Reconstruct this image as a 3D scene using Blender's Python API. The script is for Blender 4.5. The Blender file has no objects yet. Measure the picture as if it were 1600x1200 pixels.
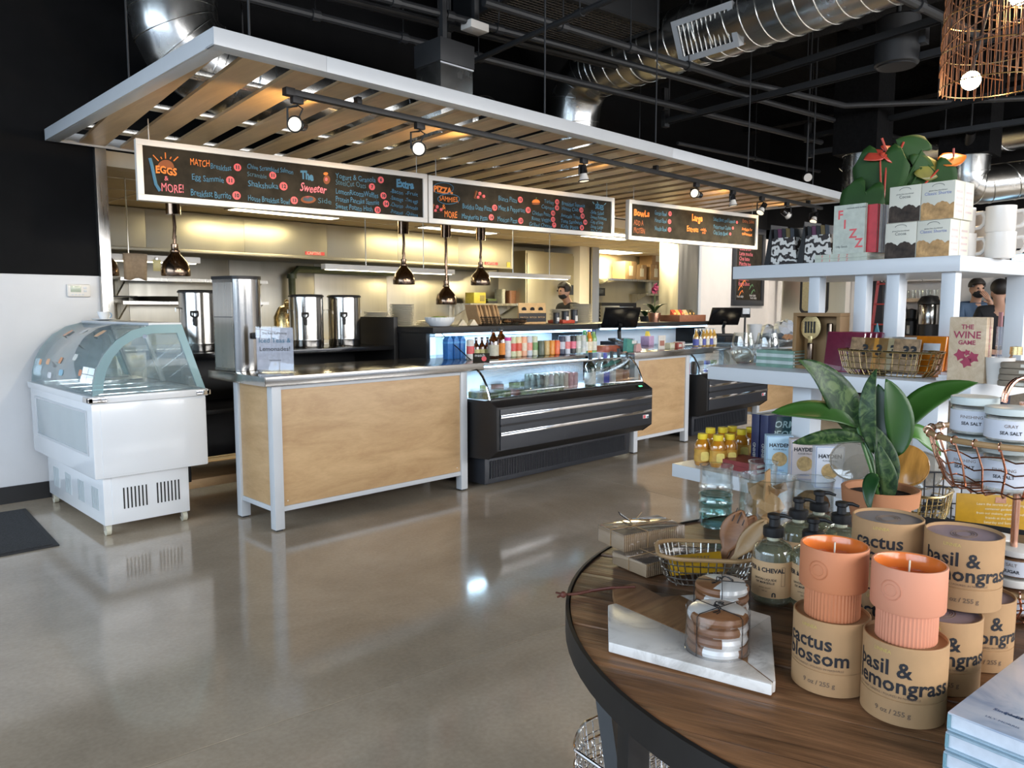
import bpy, bmesh, math, random
from mathutils import Vector as V, Matrix as Mx
random.seed(7)
S = bpy.context.scene
COL = S.collection
R = math.radians
PI = math.pi
# ---------------------------------------------------------------- camera
F, HC = 1190.0, 1.32
PIT, AZ = math.atan(118 / 1190.0), R(45.1)
CAM = V((0, 0, HC))
_fh = V((math.cos(AZ), math.sin(AZ), 0))
RT = _fh.cross(V((0, 0, 1)))
FW = _fh * math.cos(PIT) - V((0, 0, 1)) * math.sin(PIT)
UP = RT.cross(FW)
cd = bpy.data.cameras.new('camera')
cam = bpy.data.objects.new('camera', cd)
COL.objects.link(cam)
cd.sensor_width = 36
cd.lens = F / 1600 * 36
cd.clip_start = .05
cam.matrix_world = Mx.Translation(CAM) @ Mx((RT, UP, -FW)).transposed().to_4x4()
S.camera = cam
def ray(x, y): return FW + RT * ((x - 800) / F) - UP * ((y - 600) / F)
def P(x, y, h=0):
    d = ray(x, y); return CAM + d * ((h - HC) / d.z)
def PY(x, y, Y):
    d = ray(x, y); return CAM + d * (Y / d.y)
def PX(x, y, X):
    d = ray(x, y); return CAM + d * (X / d.x)
def PD(x, y, t): return CAM + ray(x, y) * t
def depth(p): return (V(p) - CAM).dot(FW)
# ---------------------------------------------------------------- world, lights, exposure
vs = S.view_settings
vs.view_transform = 'Standard'; vs.look = 'None'; vs.gamma = 1; vs.use_curve_mapping = False
vs.exposure = 0.28
w = bpy.data.worlds.new('sky'); S.world = w
w.use_nodes = True
bg = w.node_tree.nodes['Background']
bg.inputs[0].default_value = (.62, .76, 1, 1); bg.inputs[1].default_value = 1.0
def area(name, loc, target, sx, sy, power, col, spread=180):
    l = bpy.data.lights.new(name, 'AREA'); l.shape = 'RECTANGLE'
    l.size, l.size_y, l.energy, l.color = sx, sy, power, col
    l.spread = R(spread)
    o = bpy.data.objects.new(name, l); COL.objects.link(o); o.location = loc
    o.rotation_euler = (V(target) - V(loc)).to_track_quat('-Z', 'Y').to_euler()
    return o
area('daylight_west', (-6.2, 1.2, 3.6), (0, 1.2, .4), 10, 3.6, 860, (.68, .84, 1))
area('daylight_south', (4.5, -6.2, 3.6), (4.5, 0, .4), 17, 3.6, 1950, (1, .985, .97))
KP = [(11.05, 8.55, 1.1, .55), (8.75, 6.50, .9, .22), (8.75, 6.86, .9, .22), (4.15, 7.60, 1.2, .18), (6.6, 7.60, 1.2, .18)]
for kx, ky, sx, sy in KP:
    kpow = 24 if ky == 7.60 else 50
    area('kitchen_panel_light', (kx, ky, 2.315), (kx, ky, 0), sx, sy, kpow, (1, .83, .46))
S.cycles.max_bounces = 8
S.cycles.transparent_max_bounces = 24
S.cycles.use_denoising = True
S.cycles.caustics_reflective = False; S.cycles.caustics_refractive = False
S.cycles.sample_clamp_indirect = 6
# ---------------------------------------------------------------- materials
MT = {}
def nt(name):
    m = bpy.data.materials.new(name); m.use_nodes = True
    MT[name] = m
    return m, m.node_tree, m.node_tree.nodes['Principled BSDF']
def coords(t, scale=(1, 1, 1), kind='Object', rot=(0, 0, 0)):
    tc = t.nodes.new('ShaderNodeTexCoord'); mp = t.nodes.new('ShaderNodeMapping')
    mp.inputs['Scale'].default_value = scale; mp.inputs['Rotation'].default_value = rot
    t.links.new(tc.outputs[kind], mp.inputs[0]); return mp.outputs[0]
def ramp(t, src, stops):
    r = t.nodes.new('ShaderNodeValToRGB')
    while len(r.color_ramp.elements) < len(stops): r.color_ramp.elements.new(.5)
    for e, (p, c) in zip(r.color_ramp.elements, stops):
        e.position = p; e.color = (*c, 1)
    t.links.new(src, r.inputs[0]); return r.outputs[0]
def noise(t, vec, scale, detail=4, rough=.55, dist=0):
    n = t.nodes.new('ShaderNodeTexNoise'); n.inputs['Scale'].default_value = scale
    n.inputs['Detail'].default_value = detail; n.inputs['Roughness'].default_value = rough
    n.inputs['Distortion'].default_value = dist
    t.links.new(vec, n.inputs['Vector']); return n.outputs[0]
def bump(t, b, src, strength=.2, dist=.01):
    n = t.nodes.new('ShaderNodeBump'); n.inputs['Strength'].default_value = strength
    n.inputs['Distance'].default_value = dist
    t.links.new(src, n.inputs['Height']); t.links.new(n.outputs[0], b.inputs['Normal'])
def mat(name, col, rough=.5, metal=0, var=.08, nscale=6, stretch=(1, 1, 1), bmp=0, emit=0, ecol=None, spec=.5, coat=0, trans=0):
    m, t, b = nt(name)
    c2 = tuple(max(0, min(1, c * (1 + var))) for c in col); c1 = tuple(c * (1 - var) for c in col)
    vec = coords(t, stretch); n = noise(t, vec, nscale)
    t.links.new(ramp(t, n, [(.3, c1), (.7, c2)]), b.inputs['Base Color'])
    b.inputs['Roughness'].default_value = rough; b.inputs['Metallic'].default_value = metal
    b.inputs['Specular IOR Level'].default_value = spec
    b.inputs['Coat Weight'].default_value = coat
    if trans: b.inputs['Transmission Weight'].default_value = trans
    if bmp: bump(t, b, n, bmp)
    if emit:
        b.inputs['Emission Color'].default_value = (*(ecol or col), 1); b.inputs['Emission Strength'].default_value = emit
    return m
def glass(name, tint=(1, 1, 1), refl=.10, rough=.02, body=0, bcol=(1, 1, 1)):
    m, t, b = nt(name)
    out = t.nodes['Material Output']; t.nodes.remove(b)
    tr = t.nodes.new('ShaderNodeBsdfTransparent'); tr.inputs[0].default_value = (*tint, 1)
    gl = t.nodes.new('ShaderNodeBsdfGlossy'); gl.inputs['Roughness'].default_value = rough
    lw = t.nodes.new('ShaderNodeLayerWeight'); lw.inputs[0].default_value = .35
    mr = t.nodes.new('ShaderNodeMapRange'); mr.inputs[3].default_value = refl * .5; mr.inputs[4].default_value = min(1, refl * 6)
    t.links.new(lw.outputs['Facing'], mr.inputs[0])
    mx = t.nodes.new('ShaderNodeMixShader'); t.links.new(mr.outputs[0], mx.inputs[0])
    last = tr.outputs[0]
    if body:
        df = t.nodes.new('ShaderNodeBsdfDiffuse'); df.inputs[0].default_value = (*bcol, 1)
        m2 = t.nodes.new('ShaderNodeMixShader'); m2.inputs[0].default_value = body
        t.links.new(tr.outputs[0], m2.inputs[1]); t.links.new(df.outputs[0], m2.inputs[2]); last = m2.outputs[0]
    t.links.new(last, mx.inputs[1]); t.links.new(gl.outputs[0], mx.inputs[2]); t.links.new(mx.outputs[0], out.inputs[0])
    return m
def wood(name, dark, light, scale=3, stretch=(1, 8, 8), rough=.45, dist=1.2, lo=.3, hi=.7, bmp=.05):
    m, t, b = nt(name)
    vec = coords(t, stretch)
    n = noise(t, vec, scale, 6, .6, dist)
    n2 = noise(t, coords(t, tuple(s * 6 for s in stretch)), scale * 2, 3, .6)
    ad = t.nodes.new('ShaderNodeMath'); ad.operation = 'MULTIPLY_ADD'; ad.inputs[1].default_value = .25
    t.links.new(n2, ad.inputs[0]); t.links.new(n, ad.inputs[2])
    t.links.new(ramp(t, ad.outputs[0], [(lo + .1, dark), (hi + .1, light)]), b.inputs['Base Color'])
    b.inputs['Roughness'].default_value = rough
    if bmp: bump(t, b, ad.outputs[0], bmp)
    return m
# polished concrete: mottled grey-brown, fine speckle, uneven polish
m, t, b = nt('concrete')
vec = coords(t)
n1 = noise(t, vec, 1.1, 6, .6, .4); n2 = noise(t, vec, 60, 2, .5)
ad = t.nodes.new('ShaderNodeMath'); ad.operation = 'MULTIPLY_ADD'; ad.inputs[1].default_value = .22
t.links.new(n2, ad.inputs[0]); t.links.new(n1, ad.inputs[2])
t.links.new(ramp(t, ad.outputs[0], [(.38, (.31, .255, .19)), (.62, (.445, .37, .28)), (.8, (.55, .465, .36))]), b.inputs['Base Color'])
rr = t.nodes.new('ShaderNodeMapRange'); rr.inputs[3].default_value = .06; rr.inputs[4].default_value = .16
t.links.new(noise(t, vec, 4, 5), rr.inputs[0]); t.links.new(rr.outputs[0], b.inputs['Roughness'])
b.inputs['Specular IOR Level'].default_value = .8
# brushed steel
def brushed(name, col, rough, stretch, nscale=40, aniso=0):
    m, t, b = nt(name)
    n = noise(t, coords(t, stretch), nscale, 3)
    mr = t.nodes.new('ShaderNodeMapRange'); mr.inputs[3].default_value = rough * .7; mr.inputs[4].default_value = rough * 1.4
    t.links.new(n, mr.inputs[0]); t.links.new(mr.outputs[0], b.inputs['Roughness'])
    c1 = tuple(c * .9 for c in col)
    t.links.new(ramp(t, n, [(.3, c1), (.7, col)]), b.inputs['Base Color'])
    b.inputs['Metallic'].default_value = 1
    return m
brushed('steel', (.62, .61, .58), .28, (1, 1, .05))
brushed('steel_top', (.42, .41, .39), .18, (.05, 1, 1))
brushed('steel_urn', (.40, .385, .36), .16, (1, 1, .02))
brushed('steel_wall', (.52, .50, .44), .34, (1, 1, .06), 14)
brushed('steel_hood', (.56, .53, .43), .38, (1, 1, .1), 3)
brushed('duct', (.60, .60, .58), .24, (1, 1, 1), 5)
brushed('chrome', (.82, .82, .82), .08, (1, 1, 1))
brushed('copper', (.86, .47, .33), .22, (1, 1, 1))
brushed('bronze', (.20, .14, .10), .18, (1, 1, 1))
brushed('gold', (.56, .42, .20), .25, (1, 1, 1))
mat('white_wall', (.72, .73, .75), .55, var=.02)
mat('wall_warm', (.76, .73, .70), .6, var=.03)
mat('dark_wall', (.006, .006, .0065), .8, var=.15, spec=.15)
mat('black_deck', (.006, .006, .0065), .9, var=.3, nscale=30, bmp=.5, spec=.15)
mat('fireproof', (.012, .012, .013), .95, var=.5, nscale=60, bmp=1, spec=.2)
mat('pipe_dark', (.024, .025, .027), .5, var=.1)
mat('white_metal', (.61, .64, .67), .32, var=.02)
mat('white_gloss', (.80, .83, .86), .2, var=.01, coat=.3)
mat('frame_white', (.78, .75, .70), .45, var=.02)
mat('rubber', (.015, .015, .016), .6, var=.1)
mat('black', (.006, .006, .007), .5, var=.1)
mat('black_gloss', (.008, .008, .009), .15, var=.1)
mat('charcoal', (.022, .025, .032), .38, var=.06)
mat('slate', (.030, .025, .018), .85, var=.35, nscale=9, spec=.15)
mat('mat_carpet', (.035, .036, .038), 1, var=.4, nscale=120, bmp=.6)
mat('kitchen_wall', (.66, .60, .44), .6, var=.04)
mat('kitchen_ceiling', (.66, .58, .44), .7, var=.03)
mat('bulb', (1, .9, .7), .5, emit=14, ecol=(1, .82, .55))
mat('panel_light', (1, .95, .8), .5, emit=5, ecol=(1, .9, .62))
mat('led', (.7, .85, 1), .5, emit=9, ecol=(.42, .72, 1))
mat('warm_lens', (1, .95, .85), .5, emit=.9, ecol=(1, .85, .6))
glass('glass_clear', (.97, .985, .98), .09)
glass('glass_green', (.90, .96, .98), .11, .02, .10, (.55, .72, .80))
glass('glass_edge', (.50, .70, .72), .12, .1, .6, (.42, .62, .66))
glass('glass_aqua', (.74, .90, .90), .12)
glass('acrylic', (.95, .96, .98), .10)
glass('pane', (1, 1, 1), .05)
wood('birch', (.47, .29, .14), (.64, .43, .225), 2.2, (1, 1, 4), .42, .8)
wood('birch_slat', (.52, .35, .18), (.70, .50, .28), 2.5, (6, .6, 1), .34, .6)
mw = wood('table_wood', (.035, .017, .008), (.22, .108, .05), 2.6, (.7, 9, 9), .38, 1.4, bmp=.25)
t = mw.node_tree; b = t.nodes['Principled BSDF']; src = b.inputs['Base Color'].links[0].from_socket
oi = t.nodes.new('ShaderNodeObjectInfo'); hs = t.nodes.new('ShaderNodeHueSaturation'); mr = t.nodes.new('ShaderNodeMapRange'); mr.inputs[3].default_value = .55; mr.inputs[4].default_value = 1.7
t.links.new(oi.outputs['Random'], mr.inputs[0]); t.links.new(mr.outputs[0], hs.inputs['Value']); t.links.new(src, hs.inputs['Color']); t.links.new(hs.outputs[0], b.inputs['Base Color'])
wood('spoon_wood', (.17, .07, .028), (.30, .14, .06), 6, (1, 1, 4), .5, .6)
wood('acacia', (.13, .058, .022), (.33, .175, .08), 5, (1, 5, 5), .45, 1.6)
wood('pine', (.50, .36, .22), (.66, .52, .36), 4, (1, 8, 8), .55)
# ---------------------------------------------------------------- mesh builder
class G:
    def __init__(s): s.v = []; s.f = []
    def add(s, vs, fs):
        k = len(s.v); s.v += [V(p) for p in vs]; s.f += [[i + k for i in f] for f in fs]; return s
    def box(s, a, b):
        (x0, y0, z0), (x1, y1, z1) = a, b
        return s.add([(x0,y0,z0),(x1,y0,z0),(x1,y1,z0),(x0,y1,z0),(x0,y0,z1),(x1,y0,z1),(x1,y1,z1),(x0,y1,z1)],
                     [(0,3,2,1),(4,5,6,7),(0,1,5,4),(1,2,6,5),(2,3,7,6),(3,0,4,7)])
    def cbox(s, c, sz, rot=(0, 0, 0)):
        g = G().box((-sz[0]/2, -sz[1]/2, -sz[2]/2), (sz[0]/2, sz[1]/2, sz[2]/2))
        from mathutils import Euler
        return s.join(g, Mx.Translation(V(c)) @ Euler(rot).to_matrix().to_4x4())
    def join(s, g, m=None):
        return s.add([(m @ p) if m else p for p in g.v], g.f)
    def xf(s, m): s.v = [m @ p for p in s.v]; return s
    def lathe(s, prof, n=20, c=(0, 0, 0), sx=1, sy=1, a0=0):
        vs, fs = [], []
        for r, z in prof:
            for i in range(n):
                a = 2 * PI * i / n + a0
                vs.append((c[0] + r * sx * math.cos(a), c[1] + r * sy * math.sin(a), c[2] + z))
        for j in range(len(prof) - 1):
            for i in range(n):
                k = (i + 1) % n
                fs.append((j*n+i, j*n+k, (j+1)*n+k, (j+1)*n+i))
        if prof[0][0] > 1e-5: fs.append(tuple(range(n))[::-1])
        if prof[-1][0] > 1e-5: fs.append(tuple((len(prof)-1)*n + i for i in range(n)))
        return s.add(vs, fs)
    def shell(s, prof, n=20, c=(0, 0, 0), sx=1, sy=1):          # open lathe, no caps
        k = len(s.f); s.lathe(prof, n, c, sx, sy)
        drop = (prof[0][0] > 1e-5) + (prof[-1][0] > 1e-5)
        if drop: s.f = s.f[:-drop]
        return s
    def cyl(s, a, b, r, r2=None, n=12):
        a, b = V(a), V(b); d = b - a
        g = G().lathe([(r, 0), (r if r2 is None else r2, d.length)], n)
        return s.join(g, Mx.Translation(a) @ d.to_track_quat('Z', 'Y').to_matrix().to_4x4())
    def tube(s, pts, r, n=6, closed=False, taper=None):
        pts = [V(p) for p in pts]; N = len(pts); vs, fs = [], []
        prev = None
        for i, p in enumerate(pts):
            if closed: t_ = pts[(i+1) % N] - pts[i-1]
            else: t_ = pts[min(i+1, N-1)] - pts[max(i-1, 0)]
            t_.normalize()
            if prev is None:
                u = t_.cross(V((0, 0, 1)))
                if u.length < .1: u = t_.cross(V((1, 0, 0)))
            else: u = prev - t_ * prev.dot(t_)
            u.normalize(); prev = u; w_ = t_.cross(u)
            rr = r * (taper[i] if taper else 1)
            for k in range(n):
                a = 2 * PI * k / n; vs.append(p + (u * math.cos(a) + w_ * math.sin(a)) * rr)
        for i in range(N if closed else N - 1):
            j = (i + 1) % N
            for k in range(n):
                l = (k + 1) % n; fs.append((i*n+k, i*n+l, j*n+l, j*n+k))
        if not closed: fs += [tuple(range(n))[::-1], tuple((N-1)*n + k for k in range(n))]
        return s.add(vs, fs)
    def prism(s, poly, z0, z1, axis='z'):
        n = len(poly)
        def q(u, v_, h): return {'z': (u, v_, h), 'y': (u, h, v_), 'x': (h, u, v_)}[axis]
        vs = [q(u, v_, z0) for u, v_ in poly] + [q(u, v_, z1) for u, v_ in poly]
        fs = [tuple(range(n))[::-1], tuple(range(n, 2*n))] + [(i, (i+1) % n, n+(i+1) % n, n+i) for i in range(n)]
        return s.add(vs, fs)
    def sheet(s, rows, thick=0):
        nr, nc = len(rows), len(rows[0])
        vs = [V(p) for r_ in rows for p in r_]
        fs = [(i*nc+j, i*nc+j+1, (i+1)*nc+j+1, (i+1)*nc+j) for i in range(nr-1) for j in range(nc-1)]
        return s.add(vs, fs)
    def ball(s, c, r, n=12, m=8, sc=(1, 1, 1)):
        pr = [(math.sin(PI*i/m) * r, -math.cos(PI*i/m) * r * sc[2]) for i in range(m+1)]
        pr[0] = (0, -r*sc[2]); pr[-1] = (0, r*sc[2])
        return s.lathe(pr, n, c, sc[0], sc[1])
    def obj(s, name, mt, parent=None, bevel=0, smooth=35, loc=None, solid=0, subd=0, mats=None, fmat=None):
        me = bpy.data.meshes.new(name)
        me.from_pydata([tuple(p) for p in s.v], [], s.f)
        bm = bmesh.new(); bm.from_mesh(me)
        bmesh.ops.remove_doubles(bm, verts=bm.verts, dist=1e-6)
        bmesh.ops.recalc_face_normals(bm, faces=bm.faces)
        if bevel:
            es = [e for e in bm.edges if len(e.link_faces) == 2 and e.calc_face_angle(0) > .6]
            bmesh.ops.bevel(bm, geom=es, offset=bevel, segments=2, profile=.6, affect='EDGES', clamp_overlap=True)
        bm.to_mesh(me); bm.free()
        if mats:
            for m_ in mats: me.materials.append(MT[m_])
            if fmat:
                for p in me.polygons: p.material_index = fmat(p)
        else: me.materials.append(MT[mt] if isinstance(mt, str) else mt)
        me.polygons.foreach_set('use_smooth', [True] * len(me.polygons))
        me.set_sharp_from_angle(angle=R(smooth))
        o = bpy.data.objects.new(name, me); COL.objects.link(o)
        if parent: o.parent = parent
        if loc is not None: o.location = loc
        if solid:
            md = o.modifiers.new('thickness', 'SOLIDIFY'); md.thickness = solid; md.offset = 0
        if subd:
            md = o.modifiers.new('smooth', 'SUBSURF'); md.levels = md.render_levels = subd
        return o
def tag(o, label=None, cat=None, group=None, kind=None):
    if label: o['label'] = label
    if cat: o['category'] = cat
    if group: o['group'] = group
    if kind: o['kind'] = kind
    return o
def thing(name, label, cat, loc=(0, 0, 0), rz=0, group=None, rot=None):
    o = bpy.data.objects.new(name, None); COL.objects.link(o)
    o.empty_display_size = .05
    o.location = loc; o.rotation_euler = rot or (0, 0, rz)
    return tag(o, label, cat, group)
def struct(name, g, mt, parent=None, **k):
    o = g.obj(name, mt, parent, **k)
    if not parent: tag(o, kind='structure')
    return o
def dup(root, loc, rz=None, label=None, group=None, mats=None):
    r_ = root.copy(); COL.objects.link(r_); r_.location = loc
    if rz is not None: r_.rotation_euler = (0, 0, rz)
    if label: r_['label'] = label
    if group: r_['group'] = group
    for ch in list(root.children):
        c = ch.copy(); COL.objects.link(c); c.parent = r_
        for g_ in ch.children:
            d = g_.copy(); COL.objects.link(d); d.parent = c
    return r_
def box(a, b): return G().box(a, b)
def pbox(name, a, b, mt, parent=None, bevel=.002, **k): return G().box(a, b).obj(name, mt, parent, bevel, **k)
def text(body, size, align='LEFT', bold=0, extrude=0, shear=0, spacing=1):
    cu = bpy.data.curves.new('t', 'FONT'); cu.body = body; cu.size = size; cu.align_x = align
    cu.offset = bold; cu.extrude = extrude; cu.shear = shear; cu.space_character = spacing; cu.resolution_u = 2
    o = bpy.data.objects.new('t', cu)
    me = o.to_mesh()
    g = G(); g.v = [v.co.copy() for v in me.vertices]; g.f = [list(p.vertices) for p in me.polygons]
    o.to_mesh_clear(); bpy.data.objects.remove(o); bpy.data.curves.remove(cu)
    return g
def frame3(o, ex, ey):                                      # local x, y -> world, z = ex x ey
    ex, ey = V(ex).normalized(), V(ey).normalized(); ez = ex.cross(ey)
    m_ = Mx((ex, ey, ez)).transposed().to_4x4(); m_.translation = V(o); return m_
def wrap(g, r, ang, zc):                                    # flat text x,y -> around a cylinder of radius r
    for p in g.v:
        a = ang + p.x / r
        p.x, p.y, p.z = r * math.cos(a), r * math.sin(a), zc + p.y
    return g
def merge(*gs):
    o = G()
    for g in gs: o.join(g)
    return o
TB = R(-7.0)                                                # the shop fittings stand 7 degrees off the counter line
EX, EY = V((math.cos(TB), math.sin(TB), 0)), V((-math.sin(TB), math.cos(TB), 0))
# ================================================================ STRUCTURE
# floor: slabs of polished concrete between sawn joints
fl = struct('floor', box((-5, -5, -.10), (12.3, 9.2, -.012)), 'dark_wall')
A0, A1 = R(-7.1), R(-7.1)
n1 = V((-math.sin(A0), math.cos(A0), 0)); n2 = V((math.cos(A0), math.sin(A0), 0))
o1 = P(240, 1195).dot(n1); o2 = P(960, 754).dot(n2)
SL = 4.6
for i in range(-3, 3):
    for j in range(-3, 4):
        c = n1 * (o1 + SL * (i + .5)) + n2 * (o2 + SL * (j + .5))
        if not (-6.5 < c.x < 14 and -6.5 < c.y < 11): continue
        g = G().box((-SL/2+.003, -SL/2+.003, -.011), (SL/2-.003, SL/2-.003, 0))
        s_ = g.obj('slab', 'concrete', fl)
        s_.location = c; s_.rotation_euler = (0, 0, A0)
YW = 6.02
# wall on the left of the kitchen opening: white below, dark above
wl = struct('wall_left', box((-4.2, YW, 0), (1.80, YW + .15, 1.552)), 'white_wall')
pbox('upper_paint', (-4.2, YW - .002, 1.552), (1.80, YW + .15, 4.4), 'dark_wall', wl, 0)
struct('baseboard_left', box((-4.2, YW - .016, 0), (1.62, YW - .001, .115)), 'rubber')
struct('wall_header', box((1.80, YW, 2.45), (12.0, YW + .15, 4.4)), 'dark_wall'); struct('trim_6', box((1.876, YW + .01, 2.34), (9.27, YW + .15, 2.449)), 'kitchen_ceiling')
wj = struct('trim_1', box((1.80, YW - .05, 0), (1.875, YW + .17, 2.45)), 'steel', bevel=.004)
wr = struct('wall_right', box((9.87, YW, 0), (12.0, YW + .15, 2.6)), 'wall_warm')
struct('trim_2', box((9.28, YW - .02, 0), (9.80, YW + .30, 2.45)), 'steel_wall', bevel=.004)
struct('trim_3', box((9.80, YW - .03, 0), (9.87, YW + .16, 2.45)), 'white_metal', bevel=.004)
struct('wall_far', box((12.0, -5, 0), (12.15, 6.17, 4.4)), 'wall_warm')
struct('wall_far_upper', box((11.9, -5, 2.6), (12.0, 6.02, 4.4)), 'dark_wall')
CEIL = struct('ceiling', box((-5, -5, 4.4), (12.2, 6.2, 4.5)), 'black_deck')
# storefront windows behind the camera
def storefront(name, along, lo, hi, fixed, zs, axis):
    root = thing(name, 'x', 'x'); del root['label']; del root['category']; tag(root, kind='structure')
    n = along
    def bx(u0, u1, z0, z1, d0, d1):
        return box((fixed + d0, u0, z0), (fixed + d1, u1, z1)) if axis == 'x' else box((u0, fixed + d0, z0), (u1, fixed + d1, z1))
    bx(lo, hi, 0, .25, -.1, .1).obj('sill_wall', 'dark_wall', root); bx(lo, hi, 3.4, 4.4, -.1, .1).obj('header_wall', 'dark_wall', root)
    for i in range(n + 1):
        u = lo + (hi - lo) * i / n
        bx(u - .04, u + .04, .25, 3.4, -.06, .06).obj('mullion', 'charcoal', root)
    for i in range(n):
        u = lo + (hi - lo) * i / n; u2 = lo + (hi - lo) * (i + 1) / n
        bx(u + .04, u2 - .04, 2.5, 2.56, -.05, .05).obj('transom', 'charcoal', root)
        bx(u + .04, u2 - .04, .25, 3.4, -.006, .006).obj('pane', 'pane', root)
storefront('window_1', 6, -3.3, 6.0, -4.2, 0, 'x')
storefront('window_2', 9, -4.2, 12.0, -4.2, 0, 'y')
# kitchen shell
KC, KB = 2.34, 9.0
struct('wall_kitchen_back', box((1.6, KB, 0), (14.2, KB + .12, KC)), 'kitchen_wall')
struct('wall_kitchen_left', box((1.66, YW + .15, 0), (1.80, KB, KC)), 'steel_wall')
struct('wall_kitchen_right', box((14.0, YW + .15, 0), (14.15, KB, KC)), 'kitchen_wall')
kf = struct('floor_kitchen', box((1.8, 6.6, .0), (14, KB, .006)), 'concrete')
kc = struct('ceiling_kitchen', box((1.6, YW + .16, KC), (14.2, KB + .1, KC + .06)), 'kitchen_ceiling')
for i in range(20):                                         # ceiling tile bars
    pbox('grid_bar', (1.9 + .61 * i, YW + .16, KC - .004), (1.915 + .61 * i, KB, KC), 'frame_white', kc, 0)
for i in range(4): pbox('grid_bar', (1.8, 6.5 + .61 * i, KC - .004), (14, 6.515 + .61 * i, KC), 'frame_white', kc, 0)
for kx, ky, sx, sy in KP:
    o = thing('ceiling_light_panel', 'x', 'light')
    o.location = (kx, ky, KC)
    pbox('frame', (-sx/2-.03, -sy/2-.03, -.014), (sx/2+.03, sy/2+.03, 0), 'frame_white', o)
    pbox('diffuser', (-sx/2, -sy/2, -.018), (sx/2, sy/2, -.006), 'panel_light', o)
    tag(o, {11.05: 'wide lit ceiling panel above the kitchen shelf of cardboard boxes', 4.15: 'narrow lit strip on the kitchen ceiling in front of the hood, behind the breakfast board',
            6.6: 'narrow lit strip on the kitchen ceiling in front of the hood, behind the pizza board'}.get(kx, 'short lit ceiling panel showing between the pizza board and the bowls board'), 'light', 'kitchen ceiling lights')
# ================================================================ CEILING SERVICES
def seg(a, b, h): return P(*a, h), P(*b, h)
def beam(label, a, b, h, wd, ht, ext=(0, 0)):
    p, q = seg(a, b, h); d = (q - p).normalized(); p -= d * ext[0]; q += d * ext[1]
    L = (q - p).length
    o = thing('ceiling_beam', label, 'beam', p, math.atan2(d.y, d.x), 'fireproofed beams under the black deck')
    G().box((0, -wd/2, .0), (L, wd/2, .02)).obj('bottom_flange', 'fireproof', o, .006)
    G().box((0, -wd/7, .02), (L, wd/7, ht)).obj('web', 'fireproof', o)
beam('dark fireproofed beam running past the spiral duct grille', (1100, 106), (1350, 31), 4.0, .2, .4, (3, 3.4))
beam('dark fireproofed beam behind the woven pendant shade', (1190, 205), (1480, 145), 4.0, .2, .4, (2, 4))
beam('dark fireproofed beam near the emergency light over the dark wall', (0, 62), (200, 98), 3.75, .22, .5, (3, 1))
for i in range(9):
    y0 = -3.4 + i * 1.1
    o = G().box((-4, -.05, 0), (9.5, .05, .05)).obj('deck_rib', 'black_deck')
    o.location = (2.2, y0, 4.35); o.rotation_euler = (0, 0, TB)
    o.parent = CEIL
def pipe(label, pts, h, r, ext=(.0, .0), mt='pipe_dark', name='conduit_pipe', couplings=True):
    q = [P(x, y, h) for x, y in pts]
    d0 = (q[0] - q[1]).normalized(); q[0] = q[0] + d0 * ext[0]
    d1 = (q[-1] - q[-2]).normalized(); q[-1] = q[-1] + d1 * ext[1]
    q2 = [q[0]]
    for k in range(1, len(q) - 1):
        for s_ in (-.06, 0, .06):
            q2.append(q[k] + ((q[k] - q[k-1]).normalized() * s_ if s_ < 0 else (q[k+1] - q[k]).normalized() * s_))
    q2.append(q[-1])
    o = thing(name, label, 'pipe', q2[0])
    G().tube([p - q2[0] for p in q2], r, 10).obj('run', mt, o)
    if couplings:
        d = (q[-1] - q[0]); n = max(1, int(d.length / 2.2))
        for k in range(1, n + 1):
            c = q[0].lerp(q[1], k / (n + 1)) - q2[0]; dn = (q[1] - q[0]).normalized()
            G().cyl(c - dn * .03, c + dn * .03, r * 1.4, n=10).obj('coupling', mt, o)
            G().cyl(c, V((c.x, c.y, 4.4 - h + 0)), .005, n=6).obj('hanger', mt, o)
    return o
pipe('dark pipe crossing just under the big spiral duct, higher of two', [(560, -12), (850, 64), (1340, 198)], 3.44, .028, (.6, 2))
pipe('dark pipe crossing below the spiral duct toward the canopy end', [(640, 62), (850, 115.6), (1256, 215.6)], 3.4, .03, (1.5, .4))
pipe('dark pipe bent into a lower run over the far lighting rails', [(944, 62), (1155, 128), (1205, 138), (1320, 165), (1560, 155)], 3.46, .03, (1.2, 1))
pipe('thin dark pipe above the canopy slats near its far end', [(1100, 232), (1250, 262)], 3.3, .022, (.5, .5))
pipe('dark pipe at the corner of the dark wall below the emergency light', [(0, 20), (60, 30), (210, 58)], 3.5, .03, (1, .5))
pipe('thick grey pipe ending at the woven pendant shade', [(1395, -12), (1483, 32)], 3.5, .035, (.6, .5))
pipe('dark pipe passing the square return grille', [(480, -14), (935, 98)], 3.48, .03, (.6, .2))
pipe('dark diagonal pipe under the square return grille', [(945, 3), (735, 98)], 3.36, .022, (1.2, .1))
def rail(label, a, b, h, ext=(0, 1.5)):
    p, q = seg(a, b, h); d = (q - p).normalized(); p -= d * ext[0]; q += d * ext[1]; L = (q - p).length
    o = thing('lighting_rail', label, 'rail', p, math.atan2(d.y, d.x), 'suspended black lighting rails')
    G().box((0, -.03, 0), (L, -.024, .05)).box((0, .024, 0), (L, .03, .05)).box((0, -.03, .05), (L, .03, .056)).obj('channel', 'pipe_dark', o)
    for k in range(3):
        u = L * (.02 + .45 * k); G().cyl((u, 0, .05), (u, 0, 4.4 - h), .006, n=6).obj('hanger_rod', 'pipe_dark', o)
    G().box((.0, -.04, -.03), (.05, .04, .2)).obj('end_bracket', 'pipe_dark', o)
rail('black lighting rail ending beside the spiral duct elbow, upper of the pair', (1037, 169), (1350, 72), 3.5)
rail('black lighting rail ending beside the spiral duct elbow, lower of the pair', (1037, 195), (1350, 116), 3.35)
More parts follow.
